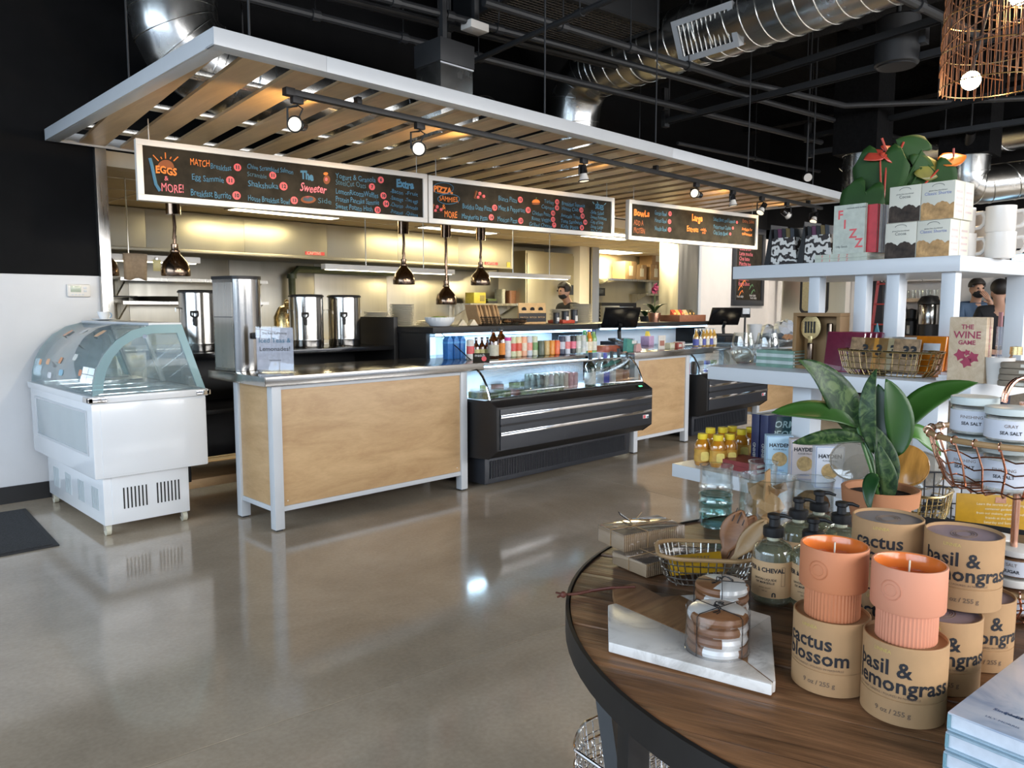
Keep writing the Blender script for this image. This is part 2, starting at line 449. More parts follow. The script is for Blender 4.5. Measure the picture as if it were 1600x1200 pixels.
rail('black lighting rail passing under the woven pendant, upper of the pair', (1259, 219), (1520, 160), 3.4)
rail('black lighting rail passing under the woven pendant, lower of the pair', (1262, 243), (1520, 205), 3.25)
# ---- spiral ducts
def duct(label, pts, r, rings=True, reg=None, loc=None, step=.16, cat='duct'):
    pts = [V(p) for p in pts]; base = pts[0]
    o = thing('spiral_duct', label, cat, base)
    q = [pts[0]]
    for k in range(1, len(pts) - 1):                        # mitred elbows of several gores
        a, b_, c = pts[k-1], pts[k], pts[k+1]; bd = min(.42, (a-b_).length*.45, (c-b_).length*.45)
        p0 = b_ + (a - b_).normalized() * bd; p2 = b_ + (c - b_).normalized() * bd
        for s_ in range(5):
            u = s_ / 4; q.append(p0 * (1-u)**2 + b_ * 2*u*(1-u) + p2 * u*u)
    q.append(pts[-1])
    G().tube([p - base for p in q], r, 36).obj('tube', 'duct', o, smooth=50)
    for k in range(len(q) - 1):
        a, b_ = q[k], q[k+1]; L = (b_ - a).length; d = (b_ - a).normalized(); n = int(L / step)
        for j in range(n + 1):
            c = a + d * (j * step + .02) if L > .5 else a
            if L <= .5 and j: break
            u = d.cross(V((0, 0, 1)))
            if u.length < .1: u = V((1, 0, 0))
            u.normalize(); w_ = d.cross(u)
            sk = .0 if L <= .5 else step
            G().tube([c - base + (u*math.cos(t_) + w_*math.sin(t_)) * (r + .002) + d * sk * (t_ / (2*PI)) for t_ in [2*PI*i/40 for i in range(41)]], .0055, 5).obj('seam', 'duct', o)
    return o, base
hd = 3.8
d1 = duct('big bright spiral duct with a square air grille, turning down into the canopy', [P(1450, -75, hd), P(900, 120, hd), P(900, 120, hd) + V((.05, .12, -1.1))], .28)
# its register, on the side facing the room
p, q = P(1180, 20, hd), P(1090, 50, hd)
dd = (q - p).normalized(); nn = (CAM - P(1125, 40, hd)); nn = (nn - dd * nn.dot(dd)).normalized()
uu = nn.cross(dd)
rg = thing('air_grille', 'silver framed air grille with dark fins on the big spiral duct', 'grille', P(1133, 42, hd) + nn * .31)
m_ = frame3((0, 0, 0), dd, uu)
def ring(w_, h_, t_, d0, d1_):
    return G().box((-w_/2, -h_/2, d0), (w_/2, -h_/2+t_, d1_)).box((-w_/2, h_/2-t_, d0), (w_/2, h_/2, d1_)).box((-w_/2, -h_/2+t_, d0), (-w_/2+t_, h_/2-t_, d1_)).box((w_/2-t_, -h_/2+t_, d0), (w_/2, h_/2-t_, d1_))
ring(.62, .36, .05, -.15, .02).xf(m_).obj('frame', 'white_metal', rg)
G().box((-.26, -.13, -.02), (.26, .13, -.01)).xf(m_).obj('backing', 'black', rg)
for k in range(11): G().cbox((-.235 + k * .047, 0, .008), (.006, .26, .03), (0, .5, 0)).xf(m_).obj('fin', 'duct', rg)
c0 = P(272, 60, 3.05)
d2 = duct('big bright spiral duct elbow dropping behind the canopy corner above the freezer', [V((c0.x, c0.y, 4.38)), V((c0.x, c0.y, 3.0)), V((c0.x + .45, c0.y - .06, 2.82)), V((c0.x + 2.2, c0.y - .26, 2.82))], .27, step=.3)
dq = P(1512, 292, 2.74)
dk_ = duct('silver spiral duct elbow far behind the white mugs', [V((dq.x, dq.y, 3.08)), V((dq.x, dq.y, 2.74)), dq + RT * .9 + V((0, 0, .12))], .22, step=.3)[0]
pbox('plenum', (-.26, -.26, .0), (.26, .26, 4.39 - 3.08), 'black_deck', dk_, 0)
dr_ = P(1345, 285, 2.75)
dk_ = duct('silver spiral duct end far behind the anthurium leaves', [V((dr_.x, dr_.y, 3.05)), V((dr_.x, dr_.y, 2.62))], .2, step=.3)[0]
pbox('plenum', (-.24, -.24, .0), (.24, .24, 4.39 - 3.05), 'black_deck', dk_, 0)
duct('dim spiral duct passing behind the orange anthurium flower', [P(1440, 235, 3.5), P(1660, 195, 3.5)], .2, step=.35)
# rectangular duct above the canopy with a pale metal seam
o = thing('metal_duct_box', 'grey sheet metal duct box rising above the canopy slats', 'duct')
a = P(693, 130, 2.95)
o.location = a
pbox('casing', (-.14, -.14, -.42), (.16, .14, .10), 'duct', o, .004); pbox('seam', (-.145, -.145, .085), (.165, -.14, .095), 'white_metal', o, 0); pbox('hood', (-.15, -.15, .10), (.17, .15, .26), 'pipe_dark', o, .004); pbox('stem', (-.02, -.02, .26), (.02, .02, 1.44), 'pipe_dark', o, 0)
# return grille box
o = thing('return_air_grille', 'square black return air box with a wire mesh face', 'grille', P(870, 40, 3.85), TB)
pbox('casing', (-.75, -.55, 0), (.75, .55, .5), 'pipe_dark', o, .006)
g = G()
for k in range(34): g.box((-.7 + k*.042, -.5, -.012), (-.694 + k*.042, .5, -.008))
for k in range(24): g.box((-.7, -.5 + k*.043, -.014), (.7, -.494 + k*.043, -.010))
tag(g.obj('mesh_face', mat('mesh_wire', (.09, .075, .06), .5), o), kind='stuff')
ring(1.5, 1.1, .05, -.02, .0).obj('rim', 'pipe_dark', o)
# emergency light
o = thing('emergency_light', 'white emergency light box hung under the dark beam', 'light', P(120, 45, 3.3), R(20))
pbox('housing', (-.07, -.05, -.03), (.07, .05, .05), 'frame_white', o, .01); pbox('lens_plate', (-.075, -.055, -.075), (.06, .05, -.04), 'frame_white', o, .008)
pbox('bracket', (-.03, -.03, .05), (.03, .03, .5), 'pipe_dark', o); pbox('indicator', (.0, -.054, .02), (.05, -.05, .04), 'black', o)
for px, py, lab in ((700, 85, 'small white sensor box under a dark pipe above the canopy'), (742, 45, 'small pale sensor box higher up beside the return grille')):
    o = thing('ceiling_sensor', lab, 'sensor', P(px, py, 3.4)); pbox('housing', (-.09, -.06, -.02), (.09, .06, .04), 'frame_white', o, .008); pbox('stem', (-.02, -.02, .04), (.02, .02, 1.0), 'pipe_dark', o)
# dark cylinder light hung from the ceiling
o = thing('ceiling_drum', 'dark drum speaker hung from the ceiling near the woven pendant', 'speaker', P(1402, 70, 3.5))
G().lathe([(.15, -.17), (.17, -.16), (.17, .2), (.14, .22)], 28).obj('body', 'pipe_dark', o); G().lathe([(.15, -.18), (.15, -.165)], 28).obj('grille', 'black', o)
G().cyl((0, 0, .2), (0, 0, .9), .02).obj('stem', 'pipe_dark', o); pbox('junction_box', (-.02, -.22, -.03), (.08, -.15, .12), 'pipe_dark', o)
o = thing('spotlight', 'single black spotlight with a white face far beyond the canopy end', 'spotlight', P(1260, 275, 2.85))
G().cyl((0, 0, 0), (-.07, -.05, -.03), .05, n=16).obj('body', 'black', o); G().cyl((-.07, -.05, -.03), (-.075, -.054, -.032), .046, n=16).obj('lens', 'frame_white', o); G().cyl((0, 0, 0), (0, 0, 1.55), .012).obj('stem', 'pipe_dark', o)
# ================================================================ CANOPY
cx0, cx1, cy0, cy1, cz0, cz1 = 1.49, 8.36, 3.305, 5.96, 2.448, 2.522
cn = thing('slatted_canopy', 'long white framed canopy of birch slats over the order counter', 'canopy', (cx0, cy0, cz0))
def cp(name, a, b, mt, bev=.003): return pbox(name, tuple(V(a) - V((cx0, cy0, cz0))), tuple(V(b) - V((cx0, cy0, cz0))), mt, cn, bev)
xs = [cx0, 2.04, 5.0, cx1]
for i in range(3): cp('fascia', (xs[i] + (.001 if i else 0), cy0, cz0), (xs[i+1], cy0 + .012, cz1), 'white_metal', .001)
cp('fascia', (cx0, cy0 + .012, cz0), (cx0 + .012, cy1, cz1), 'white_metal'); cp('fascia', (cx1 - .012, cy0 + .012, cz0), (cx1, cy1, cz1), 'white_metal')
cp('fascia', (cx0, cy1 - .012, cz0), (cx1, cy1, cz1), 'white_metal')
fw_ = .085
cp('flange', (cx0, cy0 + .012, cz0), (cx1, cy0 + fw_, cz0 + .006), 'white_metal', .001); cp('flange', (cx0 + .012, cy0 + fw_, cz0), (cx0 + fw_, cy1 - .012, cz0 + .006), 'white_metal', .001)
def clip(poly, k, lim, sgn):
    out = []
    for i in range(len(poly)):
        a, b_ = poly[i], poly[(i+1) % len(poly)]
        ia, ib = (a[k] - lim) * sgn >= 0, (b_[k] - lim) * sgn >= 0
        if ia: out.append(a)
        if ia != ib:
            u = (lim - a[k]) / (b_[k] - a[k]); out.append(tuple(a[j] + (b_[j] - a[j]) * u for j in (0, 1)))
    return out
TS = R(-6.4); e1 = V((math.cos(TS), math.sin(TS))); e2 = V((-math.sin(TS), math.cos(TS)))
for k in range(-1, 28):
    s0 = 1.025 + .262 * k
    poly = [tuple(e1 * s_ + e2 * t_) for s_, t_ in ((s0, 1), (s0 + .163, 1), (s0 + .163, 9), (s0, 9))]
    for ax, lim, sg in ((0, cx0 + .014, 1), (0, cx1 - .014, -1), (1, cy0 + .014, 1), (1, cy1 - .014, -1)):
        poly = clip(poly, ax, lim, sg)
        if len(poly) < 3: break
    if len(poly) >= 3:
        G().prism([(x - cx0, y - cy0) for x, y in poly], .014, .032).obj('slat', 'birch_slat', cn)
for y in (3.9, 4.7, 5.5): cp('batten', (cx0 + .013, y, cz0 + .033), (cx1 - .013, y + .09, cz0 + .06), 'steel')
for x, y in ((1.75, 3.5), (2.6, 5.3), (1.72, 5.0), (3.9, 3.6), (5.2, 3.6), (6.7, 3.6), (8.1, 3.6), (4.3, 5.2), (7.2, 5.2)):
    G().cyl((x - cx0, y - cy0, .06), (x - cx0, y - cy0, 4.4 - cz0), .006, n=6).obj('hanger_rod', 'pipe_dark', cn)
# track with lamp heads
tk = thing('light_track', 'long black lighting track under the canopy slats', 'track', (1.995, 3.6, 2.39))
pbox('rail', (0, -.018, 0), (6.35, .018, .03), 'black', tk, .002); pbox('end_feed', (-.02, -.022, -.004), (.03, .022, .034), 'black', tk, .003)
for u in (.4, 3.2, 6.0): pbox('clip', (u, -.02, .03), (u + .03, .02, .066), 'black', tk)
heads = [(465, 195, (-.8, -.62, -.15), 'first'), (656, 232, (-.75, -.65, -.25), 'second'), (912, 275, (.05, -.1, -1), 'third'), (1088, 303, (-.97, -.1, .05), 'fourth'), (1145, 315, (.1, -.1, -1), 'fifth'), (1190, 328, (-.6, .1, -.75), 'sixth'), (1229, 335, (.75, -.2, -.35), 'seventh'), (1272, 342, (-.5, 0, -.8), 'eighth')]
for px, py, dr, nth in heads:
    c = PY(px, py, 3.6); X = c.x
    o = thing('track_spotlight', nth + ' black track spotlight along the rail, counted from the end above the freezer', 'spotlight', (X, 3.6, 2.39), 0, 'spotlights on the canopy track')
    hz = c.z - 2.39; dr = V(dr).normalized()
    hb = V((0, 0, hz))
    pbox('adapter', (-.03, -.016, -.035), (.03, .016, -.0005), 'black', o, .003)
    side = dr.cross(V((0, 0, 1)))
    if side.length < .3: side = V((0, 1, 0)).cross(dr)
    side.normalize()
    G().tube([(0, 0, -.03), (0, 0, -.045), side * .052 + V((0, 0, -.05)), side * .052 + hb], .006, 6).obj('yoke', 'black', o)
    G().tube([(0, 0, -.04), -side * .03 + V((0, 0, -.06)), -side * .01 + hb * .7, hb - dr * .06], .004, 6).obj('cord', 'black', o)
    hd_ = G().cyl(hb - dr * .075, hb - dr * .015, .026, .030, 18).obj('lamp_body', 'black_gloss', o)
    G().cyl(hb - dr * .015, hb + dr * .035, .024, .037, 18).obj('bulb_cone', 'frame_white', o)
    G().tube([hb + dr * .035 + (dr.orthogonal().normalized() * math.cos(t_) + dr.cross(dr.orthogonal().normalized()) * math.sin(t_)) * .039 for t_ in [2*PI*i/18 for i in range(18)]], .004, 6, True).obj('ring', 'black', o)
    G().cyl(hb + dr * .034, hb + dr * .037, .034, n=18).obj('lens', 'warm_lens', o)
for px, py, dr, nth in heads:
    c = PY(px, py, 3.6)
    l = bpy.data.lights.new('track_beam', 'SPOT'); l.energy = 36; l.color = (1, .86, .62); l.spot_size = R(80); l.spot_blend = .8; l.shadow_soft_size = .04
    lo = bpy.data.objects.new('track_beam', l); COL.objects.link(lo); lo.location = (c.x, 3.66, c.z - .07); lo.rotation_euler = (V((c.x + .1, 5.6, 1.2)) - V((c.x, 3.66, c.z - .07))).to_track_quat('-Z', 'Y').to_euler()
# ================================================================ MENU BOARDS
mat('chalk_blue', (.075, .20, .31), .9, var=.1); mat('chalk_orange', (.85, .24, .05), .9, var=.1); mat('chalk_pink', (.80, .20, .24), .9, var=.1)
mat('chalk_red', (.75, .13, .14), .9, var=.05); mat('chalk_teal', (.20, .42, .48), .9, var=.1); mat('chalk_brown', (.25, .08, .03), .9); mat('chalk_dim', (.07, .15, .20), .9)
mat('chalk_white', (.7, .7, .7), .9); mat('chalk_green', (.12, .25, .12), .9)
BA, BB = V((1.71, 4.9, 0)), V((7.9, 4.1, 0))
bd_ = (BB - BA).normalized(); bn = V((bd_.y, -bd_.x, 0))      # bn faces the room
def on_board(px, py):
    d = ray(px, py); t_ = (BA - CAM).dot(bn) / d.dot(bn); return CAM + d * t_
class Board:
    def __init__(s, label, zm, tl, tr, zt, zb):
        s.zm = zm
        a, b_ = s.px(*tl), s.px(*tr)
        s.u0 = (on_board(*a) - BA).dot(bd_); s.u1 = (on_board(*b_) - BA).dot(bd_); s.zt, s.zb = zt, zb
        org = BA + bd_ * s.u0; org.z = zb
        s.o = thing('menu_board', label, 'menu board', org, math.atan2(bd_.y, bd_.x))
        W, H = s.u1 - s.u0, zt - zb; f = .036
        for a_, c_ in (((0, 0, 0), (W, .05, f)), ((0, 0, H - f), (W, .05, H)), ((0, 0, f), (f, .05, H - f)), ((W - f, 0, f), (W, .05, H - f))):
            pbox('frame', a_, c_, 'frame_white', s.o, .002)
        pbox('slate', (f, .012, f), (W - f, .04, H - f), 'slate', s.o, 0)
        for u in (.08, W - .08): G().cyl((u, .025, H), (u, .025, cz0 + .014 - zb), .003, n=5).obj('hook_wire', 'steel', s.o)
    def px(s, x, y): return (s.zm[0] + x / s.zm[2], s.zm[1] + y / s.zm[2])
    def loc(s, x, y):
        p = on_board(*s.px(x, y)); return ((p - BA).dot(bd_) - s.u0, p.z - s.zb)
    def t(s, body, x, y, x2, hpx, col, bold=0, sh=0):      # baseline start, end x, cap height in zoom pixels
        u, v_ = s.loc(x, y); u2, _ = s.loc(x2, y); _, v2 = s.loc(x, y - hpx); h = (v2 - v_) / .7
        g = text(body, h, bold=bold, shear=sh); mxx = max(p.x for p in g.v); k = (u2 - u) / mxx
        for i, p in enumerate(g.v): p.x, p.y, p.z = u + p.x * k, .0082, v_ + p.y + .004 * math.sin(p.x * 40)
        g.obj('lettering', 'chalk_' + col, s.o)
    def c(s, num, x, y, r=20):
        u, v_ = s.loc(x, y); _, v2 = s.loc(x, y - r); rr = v2 - v_
        n = G(); n.prism([(u + rr * math.cos(2*PI*i/20), v_ + rr * math.sin(2*PI*i/20)) for i in range(20)], .0085, .0115, 'y')
        d = n.obj('price_dot', 'chalk_red', s.o)
        g = text(num, rr * 1.25, 'CENTER', .002)
        for p in g.v: p.x, p.y, p.z = u + p.x, .007, v_ - rr * .42 + p.y
        g.obj('price', 'black', d)
    def ln(s, pts, r, col, closed=False):
        q = [s.loc(*p) for p in pts]; _, a_ = s.loc(*pts[0]); _, b_ = s.loc(pts[0][0], pts[0][1] - r)
        G().tube([(u, .0095, v_) for u, v_ in q], abs(b_ - a_), 5, closed).obj('chalk_line', 'chalk_' + col, s.o)
    def blob(s, x, y, rx, ry, col, a0=0, a1=2 * PI):
        q = [s.loc(x + rx * math.cos(a0 + (a1 - a0) * i / 16), y - ry * math.sin(a0 + (a1 - a0) * i / 16)) for i in range(17)]
        G().prism(q[:-1] if a1 - a0 > 6 else q, .009, .0115, 'y').obj('chalk_drawing', 'chalk_' + col, s.o)
z6 = (200, 210, 1600 / 470)
b = Board('long chalk menu board headed eggs and more, breakfast list', z6, (40, 22), (1592, 211), 2.335, 1.972)
b.blob(203, 178, 45, 44, 'brown', 0, PI); b.t('EGGS', 148, 204, 262, 38, 'orange', .002); b.t('&', 195, 245, 217, 25, 'pink'); b.t('MORE!', 178, 302, 298, 45, 'pink')
for q in (((165, 140), (135, 108)), ((183, 130), (176, 118)), ((202, 128), (200, 95)), ((225, 130), (232, 118)), ((245, 140), (268, 118))): b.ln(q, 3, 'orange')
b.ln(((118, 125), (130, 170), (140, 220), (150, 265), (172, 300)), 9, 'blue')
b.t('MATCH', 332, 162, 436, 36, 'orange'); b.t('Breakfast', 440, 182, 552, 30, 'blue'); b.c('11', 585, 174)
b.t('Egg Sammie', 340, 240, 512, 32, 'blue'); b.c('11', 547, 244, 22); b.t('Breakfast Burrito', 335, 325, 550, 36, 'blue'); b.c('10', 580, 324, 22)
b.t('Chive Scrambled Salmon', 636, 182, 880, 26, 'blue'); b.t('Scramble', 636, 222, 740, 24, 'dim'); b.c('11', 773, 217, 19); b.t('Shakshuka', 640, 276, 802, 32, 'blue'); b.c('12', 830, 275, 22)
b.t('House Breakfast Bowl', 640, 352, 862, 30, 'blue'); b.c('13', 887, 350, 20)
b.t('The', 922, 235, 990, 42, 'blue', .004); b.t('Sweeter', 916, 300, 1060, 44, 'pink', .001, .3)
b.blob(1060, 240, 18, 24, 'chalk_'[:0] + 'brown'); b.blob(1058, 238, 8, 10, 'pink'); b.blob(1055, 208, 12, 8, 'orange')
b.blob(962, 346, 40, 20, 'brown'); b.blob(962, 343, 30, 13, 'dim'); b.blob(958, 334, 12, 6, 'red'); b.t('Side', 1012, 365, 1085, 28, 'dim')
for tx, y, x2, cx_, cy_, nn_ in (('Yogurt & Granola', 242, 1320, 1348, 241, '6'), ('SteelCut Oats', 274, 1268, 1301, 278, '7'), ('LemonRicottaWaffles', 324, 1334, 1362, 325, '10'), ('Protein Pancake Sammie', 365, 1338, 1376, 368, '14'), ('Sweet Potato Hash', 402, 1304, 1331, 401, '12')):
    b.t(tx, 1107, y - (x2 - 1107) * .04, x2, 29, 'blue' if y != 274 else 'dim'); b.c(nn_, cx_, cy_, 18)
b.t('Extra', 1430, 278, 1524, 40, 'blue', .004)
for i, (p_, q_) in enumerate((('-Bacon', '-Fruit'), ('-Sausage', '-Two eggs'), ('-Chorizo', '-Avocado'), ('-Potatoes', '-Quinoa'))):
    b.t(p_, 1398, 312 + i * 36, 1466, 22, 'blue'); b.t(q_, 1478, 322 + i * 36, 1545, 20, 'blue')
z7 = (650, 260, 1600 / 350)
b = Board('chalk menu board headed pizza, sammies and more', z7, (90, 58), (1420, 230), 2.33, 1.972)
b.t('PIZZA,', 130, 180, 268, 42, 'orange', .003); b.t('SAMMIES,', 170, 244, 308, 36, 'orange'); b.t('&', 190, 306, 216, 36, 'orange'); b.t('MORE', 206, 362, 298, 46, 'orange')
b.ln([(198 + 74 * math.cos(t_ * .3), 155 + 40 * math.sin(t_ * .3)) for t_ in range(22)], 2.5, 'blue'); b.ln([(238 + 78 * math.cos(t_ * .3), 232 + 36 * math.sin(t_ * .3)) for t_ in range(22)], 2.5, 'blue')
for x, y in ((455, 205), (150, 300)):
    b.ln(((x - 20, y - 30), (x - 34, y + 22)), 9, 'brown'); b.ln(((x - 18, y - 28), (x + 50, y + 30), (x - 30, y + 22)), 2, 'brown'); b.blob(x + 6, y - 12, 11, 13, 'red'); b.blob(x + 34, y + 8, 10, 12, 'red'); b.blob(x - 6, y + 14, 10, 11, 'red')
for tx, x, y, x2, cx_, cy_, nn_ in (('Buddha Date Pizza', 335, 300, 545, 567, 294, '13'), ('Margherita Pizza', 330, 372, 515, 543, 363, '14'), ('Bianca Pizza', 592, 244, 726, 750, 237, '13'), ('Meat & Pepperoni', 592, 312, 782, 806, 311, '15'), ('Mexican Pizza', 586, 392, 728, 753, 388, '13')):
    b.t(tx, x, y, x2, 36, 'blue'); b.c(nn_, cx_, cy_, 22)
b.blob(862, 258, 28, 24, 'orange', 0, PI); b.blob(862, 266, 28, 7, 'brown'); b.ln(((862, 232), (866, 222)), 3, 'green')
for x, y, x2, tx, cx_, cy_, nn_ in ((920, 262, 990, 'Turkey', 1013, 253, '12'), (900, 300, 992, 'Caprese', 1012, 295, '13'), (835, 345, 965, 'Chicken Pesto', 984, 333, '12'), (830, 385, 968, 'Roast Veggie', 984, 378, '11'), (812, 425, 975, 'Grilled Cheese', 992, 418, '9'), (1045, 276, 1210, 'Breakfast Sammie', 1186, 312, '11'), (1045, 312, 1165, 'House Club', 1195, 354, '12'), (1040, 362, 1178, 'Avocado Toast', 1214, 398, '14'), (1038, 402, 1192, 'Tuna Sandwich', 1190, 437, '8'), (1038, 440, 1165, 'Kids Pizza', 0, 0, '')):
    b.t(tx, x, y, x2, 28, 'blue');
    if nn_: b.c(nn_, cx_, cy_, 19)
b.t('SIDES', 1285, 302, 1345, 34, 'blue', .002)
for i, (tx, x2) in enumerate((('-Side Salad', 1345), ('-Sweet Potatoes', 1366), ('-Cup of Soup', 1342), ('-Soup Large', 1340), ('-Side Toast', 1330))): b.t(tx, 1248, 338 + i * 34, x2, 25, 'blue')
for q in (((1268, 252), (1278, 268)), ((1300, 250), (1304, 264)), ((1362, 262), (1350, 274))): b.ln(q, 2.5, 'teal')
z8 = (970, 300, 1600 / 280)
b = Board('shorter chalk menu board headed bowls and large entrees', z8, (78, 72), (1230, 210), 2.335, 1.965)
b.t('BowLs', 122, 208, 262, 54, 'orange', .004); b.t('ADD A', 122, 292, 208, 44, 'brown', .002); b.t('PROTEIN', 120, 362, 220, 46, 'brown', .002)
for y, tx, cy_ in ((212, 'Garden', 193), (276, 'Harvest', 264), (350, 'Noodle', 335)): b.t(tx + ' Bowl', 308, y - 8, 415, 40, 'blue'); b.c('13', 442 if y > 220 else 447, cy_, 21)
b.t('Large', 640, 254, 736, 56, 'orange', .004); b.t('Entrees', 594, 350, 698, 50, 'orange', .001); b.t('-with', 714, 348, 768, 30, 'orange'); b.t('rice', 732, 374, 762, 24, 'orange')
for y, tx, x2, cx_, cy_ in ((262, 'Salad Beet and Lemon', 1028, 1044, 270), (328, 'Mediterranean Chicken', 990, 1008, 321), (382, 'Club Soya Bowl', 960, 984, 374)): b.t(tx, 832, y - 4, x2, 36, 'blue'); b.c('9', cx_, cy_, 13)
b.t('Extra Sides', 1092, 272, 1196, 30, 'brown', .001); b.t('Available for', 1086, 342, 1180, 28, 'orange'); b.t('takeout', 1088, 384, 1178, 28, 'orange')
# ================================================================ COUNTERS
def rrect(w_, h_, r, n=5, cx=0, cy=0):
    out = []
    for (sx, sy, a0) in ((1, 1, 0), (-1, 1, PI/2), (-1, -1, PI), (1, -1, 1.5*PI)):
        for i in range(n + 1):
            a = a0 + PI/2 * i / n; out.append((cx + sx*(w_/2 - r) + r*math.cos(a), cy + sy*(h_/2 - r) + r*math.sin(a)))
    return out
def counter(label, x0, x1, y0, y1, rail_z=.145, name='service_counter'):
    o = thing(name, label, 'counter', (x0, y0, 0)); W, D = x1 - x0, y1 - y0; t_ = .06; zt = .875
    for x, y in ((0, 0), (W - t_, 0), (0, D - t_), (W - t_, D - t_)):
        l = pbox('leg', (x, y, 0.01), (x + t_, y + t_, zt), 'white_metal', o, .003)
        pbox('foot', (x + .01, y + .01, 0), (x + t_ - .01, y + t_ - .01, .01), 'rubber', l, 0)
    for a, c in (((t_, .008, rail_z - .03), (W - t_, .048, rail_z)), ((.008, t_, rail_z - .03), (.048, D - t_, rail_z)), ((W - .048, t_, rail_z - .03), (W - .008, D - t_, rail_z)), ((t_, .006, zt - .03), (W - t_, .046, zt))):
        pbox('rail', a, c, 'white_metal', o, .002)
    f = pbox('front_panel', (t_, .014, rail_z + .001), (W - t_, .03, zt - .031), 'birch', o, .001)
    for x in (t_ + .03, W - t_ - .03):
        G().cyl((x, .0135, rail_z + .03), (x, .0145, rail_z + .03), .004, n=8).obj('screw', 'steel', f)
    for x in (.014, W - .03):
        g = G().box((0, t_, rail_z + .001), (.016, D - t_, zt - .001)); g.xf(Mx.Translation((x, 0, 0))); g.obj('end_panel', 'birch', o, .001)
    return o
counter('birch fronted counter on white legs between the freezer and the drinks cooler', 2.115, 3.63, 4.10, 4.60)
top = thing('steel_worktop', 'stainless steel worktop on the counter beside the freezer', 'worktop', (2.045, 4.045, .875))
pbox('slab', (0, 0, 0), (1.70, .76, .055), 'steel_top', top, .003); pbox('seam', (.001, -.0006, .002), (.006, .0, .053), 'chrome', top, 0)
counter('birch fronted counter on white legs between the two black coolers', 5.62, 6.53, 4.07, 4.60, name='service_counter')
top = thing('steel_worktop', 'stainless steel worktop under the register beside the snack crate', 'worktop', (5.52, 4.0, .875))
pbox('slab', (0, 0, 0), (1.33, .80, .055), 'steel_top', top, .003)
counter('birch fronted counter half hidden behind the white display shelves', 8.0, 9.4, 4.10, 4.60)
top = thing('steel_worktop', 'stainless steel worktop farthest along, by the chalkboard wall', 'worktop', (7.95, 4.04, .875))
pbox('slab', (0, 0, 0), (1.55, .80, .055), 'steel_top', top, .003)
# ---------------------------------------------------------------- low refrigerated display cases
mat('case_white', (.72, .78, .84), .35, var=.02); mat('badge_red', (.7, .1, .12), .5); mat('badge_white', (.85, .85, .85), .5); mat('badge_green', (.15, .6, .2), .5)
def cooler(label, X0, X1, y0=3.82, led=30):
    o = thing('display_cooler', label, 'cooler', (X0, y0, 0)); W = X1 - X0
    pbox('plinth', (.07, .21, .03), (W - .02, .95, .25), 'charcoal', o, .004)
    n = int(W / .03)
    gr = pbox('vent_grille', (.12, .205, .07), (W - .08, .21, .20), 'black', o, 0)
    for k in range(int((W - .2) / .0175)):
        u = .12 + k * .0175
        pbox('vent_bar', (u, .199, .07), (u + .008, .206, .20), 'charcoal', gr, 0)
    body = [(.28, .235), (.09, .25), (.0, .315), (.0, .625), (.08, .672), (.11, .60), (.80, .60), (.80, .235)]
    G().prism(body, 0, W, 'x').obj('body', 'black', o, .004)
    side = [(.28, .236), (.09, .25), (.0, .315), (.0, .625), (.08, .672), (.16, .80), (.20, .80), (.95, .80), (.95, .236)]
    low = [(.28, .236), (.085, .248), (-.004, .312), (-.004, .628), (.078, .674), (.12, .665), (.95, .665), (.95, .236)]
    for x in (-.012, W): G().prism(low, x, x + .012, 'x').obj('end_panel', 'black', o, .002)
    pbox('front_panel', (.02, -.008, .32), (W - .005, -.0005, .612), 'charcoal', o, .002)
    for z_ in (.435, .56): pbox('chrome_strip', (.02, -.016, z_ - .012), (W - .005, -.0085, z_ + .012), 'chrome', o, .003)
    pbox('vent_gap', (.02, -.0125, .49), (W - .005, -.0085, .505), 'black', o, 0)
    bd = pbox('badge', (W - .13, -.0125, .375), (W - .05, -.0085, .405), 'badge_white', o, 0)
    pbox('badge_stripe', (W - .128, -.0135, .377), (W - .095, -.0126, .403), 'badge_red', bd, 0); pbox('badge_stripe', (W - .08, -.0135, .378), (W - .052, -.0126, .39), 'chalk_dim', bd, 0)
    # control display on the sloped lip
    ml = frame3((W - .16, .03, .643), (1, 0, 0), (0, .862, .507))
    G().box((0, 0, 0), (.11, .025, .004)).xf(ml).obj('display', 'black_gloss', o); G().box((.03, .004, .004), (.075, .018, .006)).xf(ml).obj('readout', mat('green_led', (.1, .9, .3), .5, emit=2), o)
    pbox('tub_floor', (.0, .10, .601), (W, .77, .646), 'case_white', o, 0); pbox('tub_back', (0, .77, .606), (W, .80, .90), 'case_white', o, 0)
    cv = [(.085, .672), (.10, .72), (.125, .775), (.16, .83), (.205, .872), (.24, .885)]
    g = G().sheet([[(x, y, z_) for x in (.02, W - .02)] for y, z_ in cv]); g.obj('front_glass', 'glass_clear', o, solid=.006)
    pbox('glass_rail', (.01, .236, .878), (W - .01, .252, .894), 'chrome', o, .002)
    G().tube([(.01, .083, .676), (W - .01, .083, .676)], .009, 8).obj('glass_channel', 'chrome', o)
    for x in (.008, W - .012):
        G().prism(cv + [(.60, .885), (.77, .672)], x, x + .006, 'x').obj('end_glass', 'glass_clear', o)
        G().tube([(x, y, z_) for y, z_ in cv], .009, 6).obj('glass_edge', 'chrome', o)
    if led:
        G().box((.05, .50, .862), (W - .05, .515, .872)).obj('led_strip', 'led', o)
        a = area('cooler_led', (X0 + W/2, y0 + .5, .855), (X0 + W/2, y0 + .45, .5), W * .85, .04, led, (.55, .78, 1))
    return o
cooler('black low display cooler with two chrome strips, beside the first birch counter', 3.665, 5.52, led=14)
cooler('smaller black display cooler beyond the register counter, holding bottled drinks', 6.62, 7.86, 3.92, led=3)
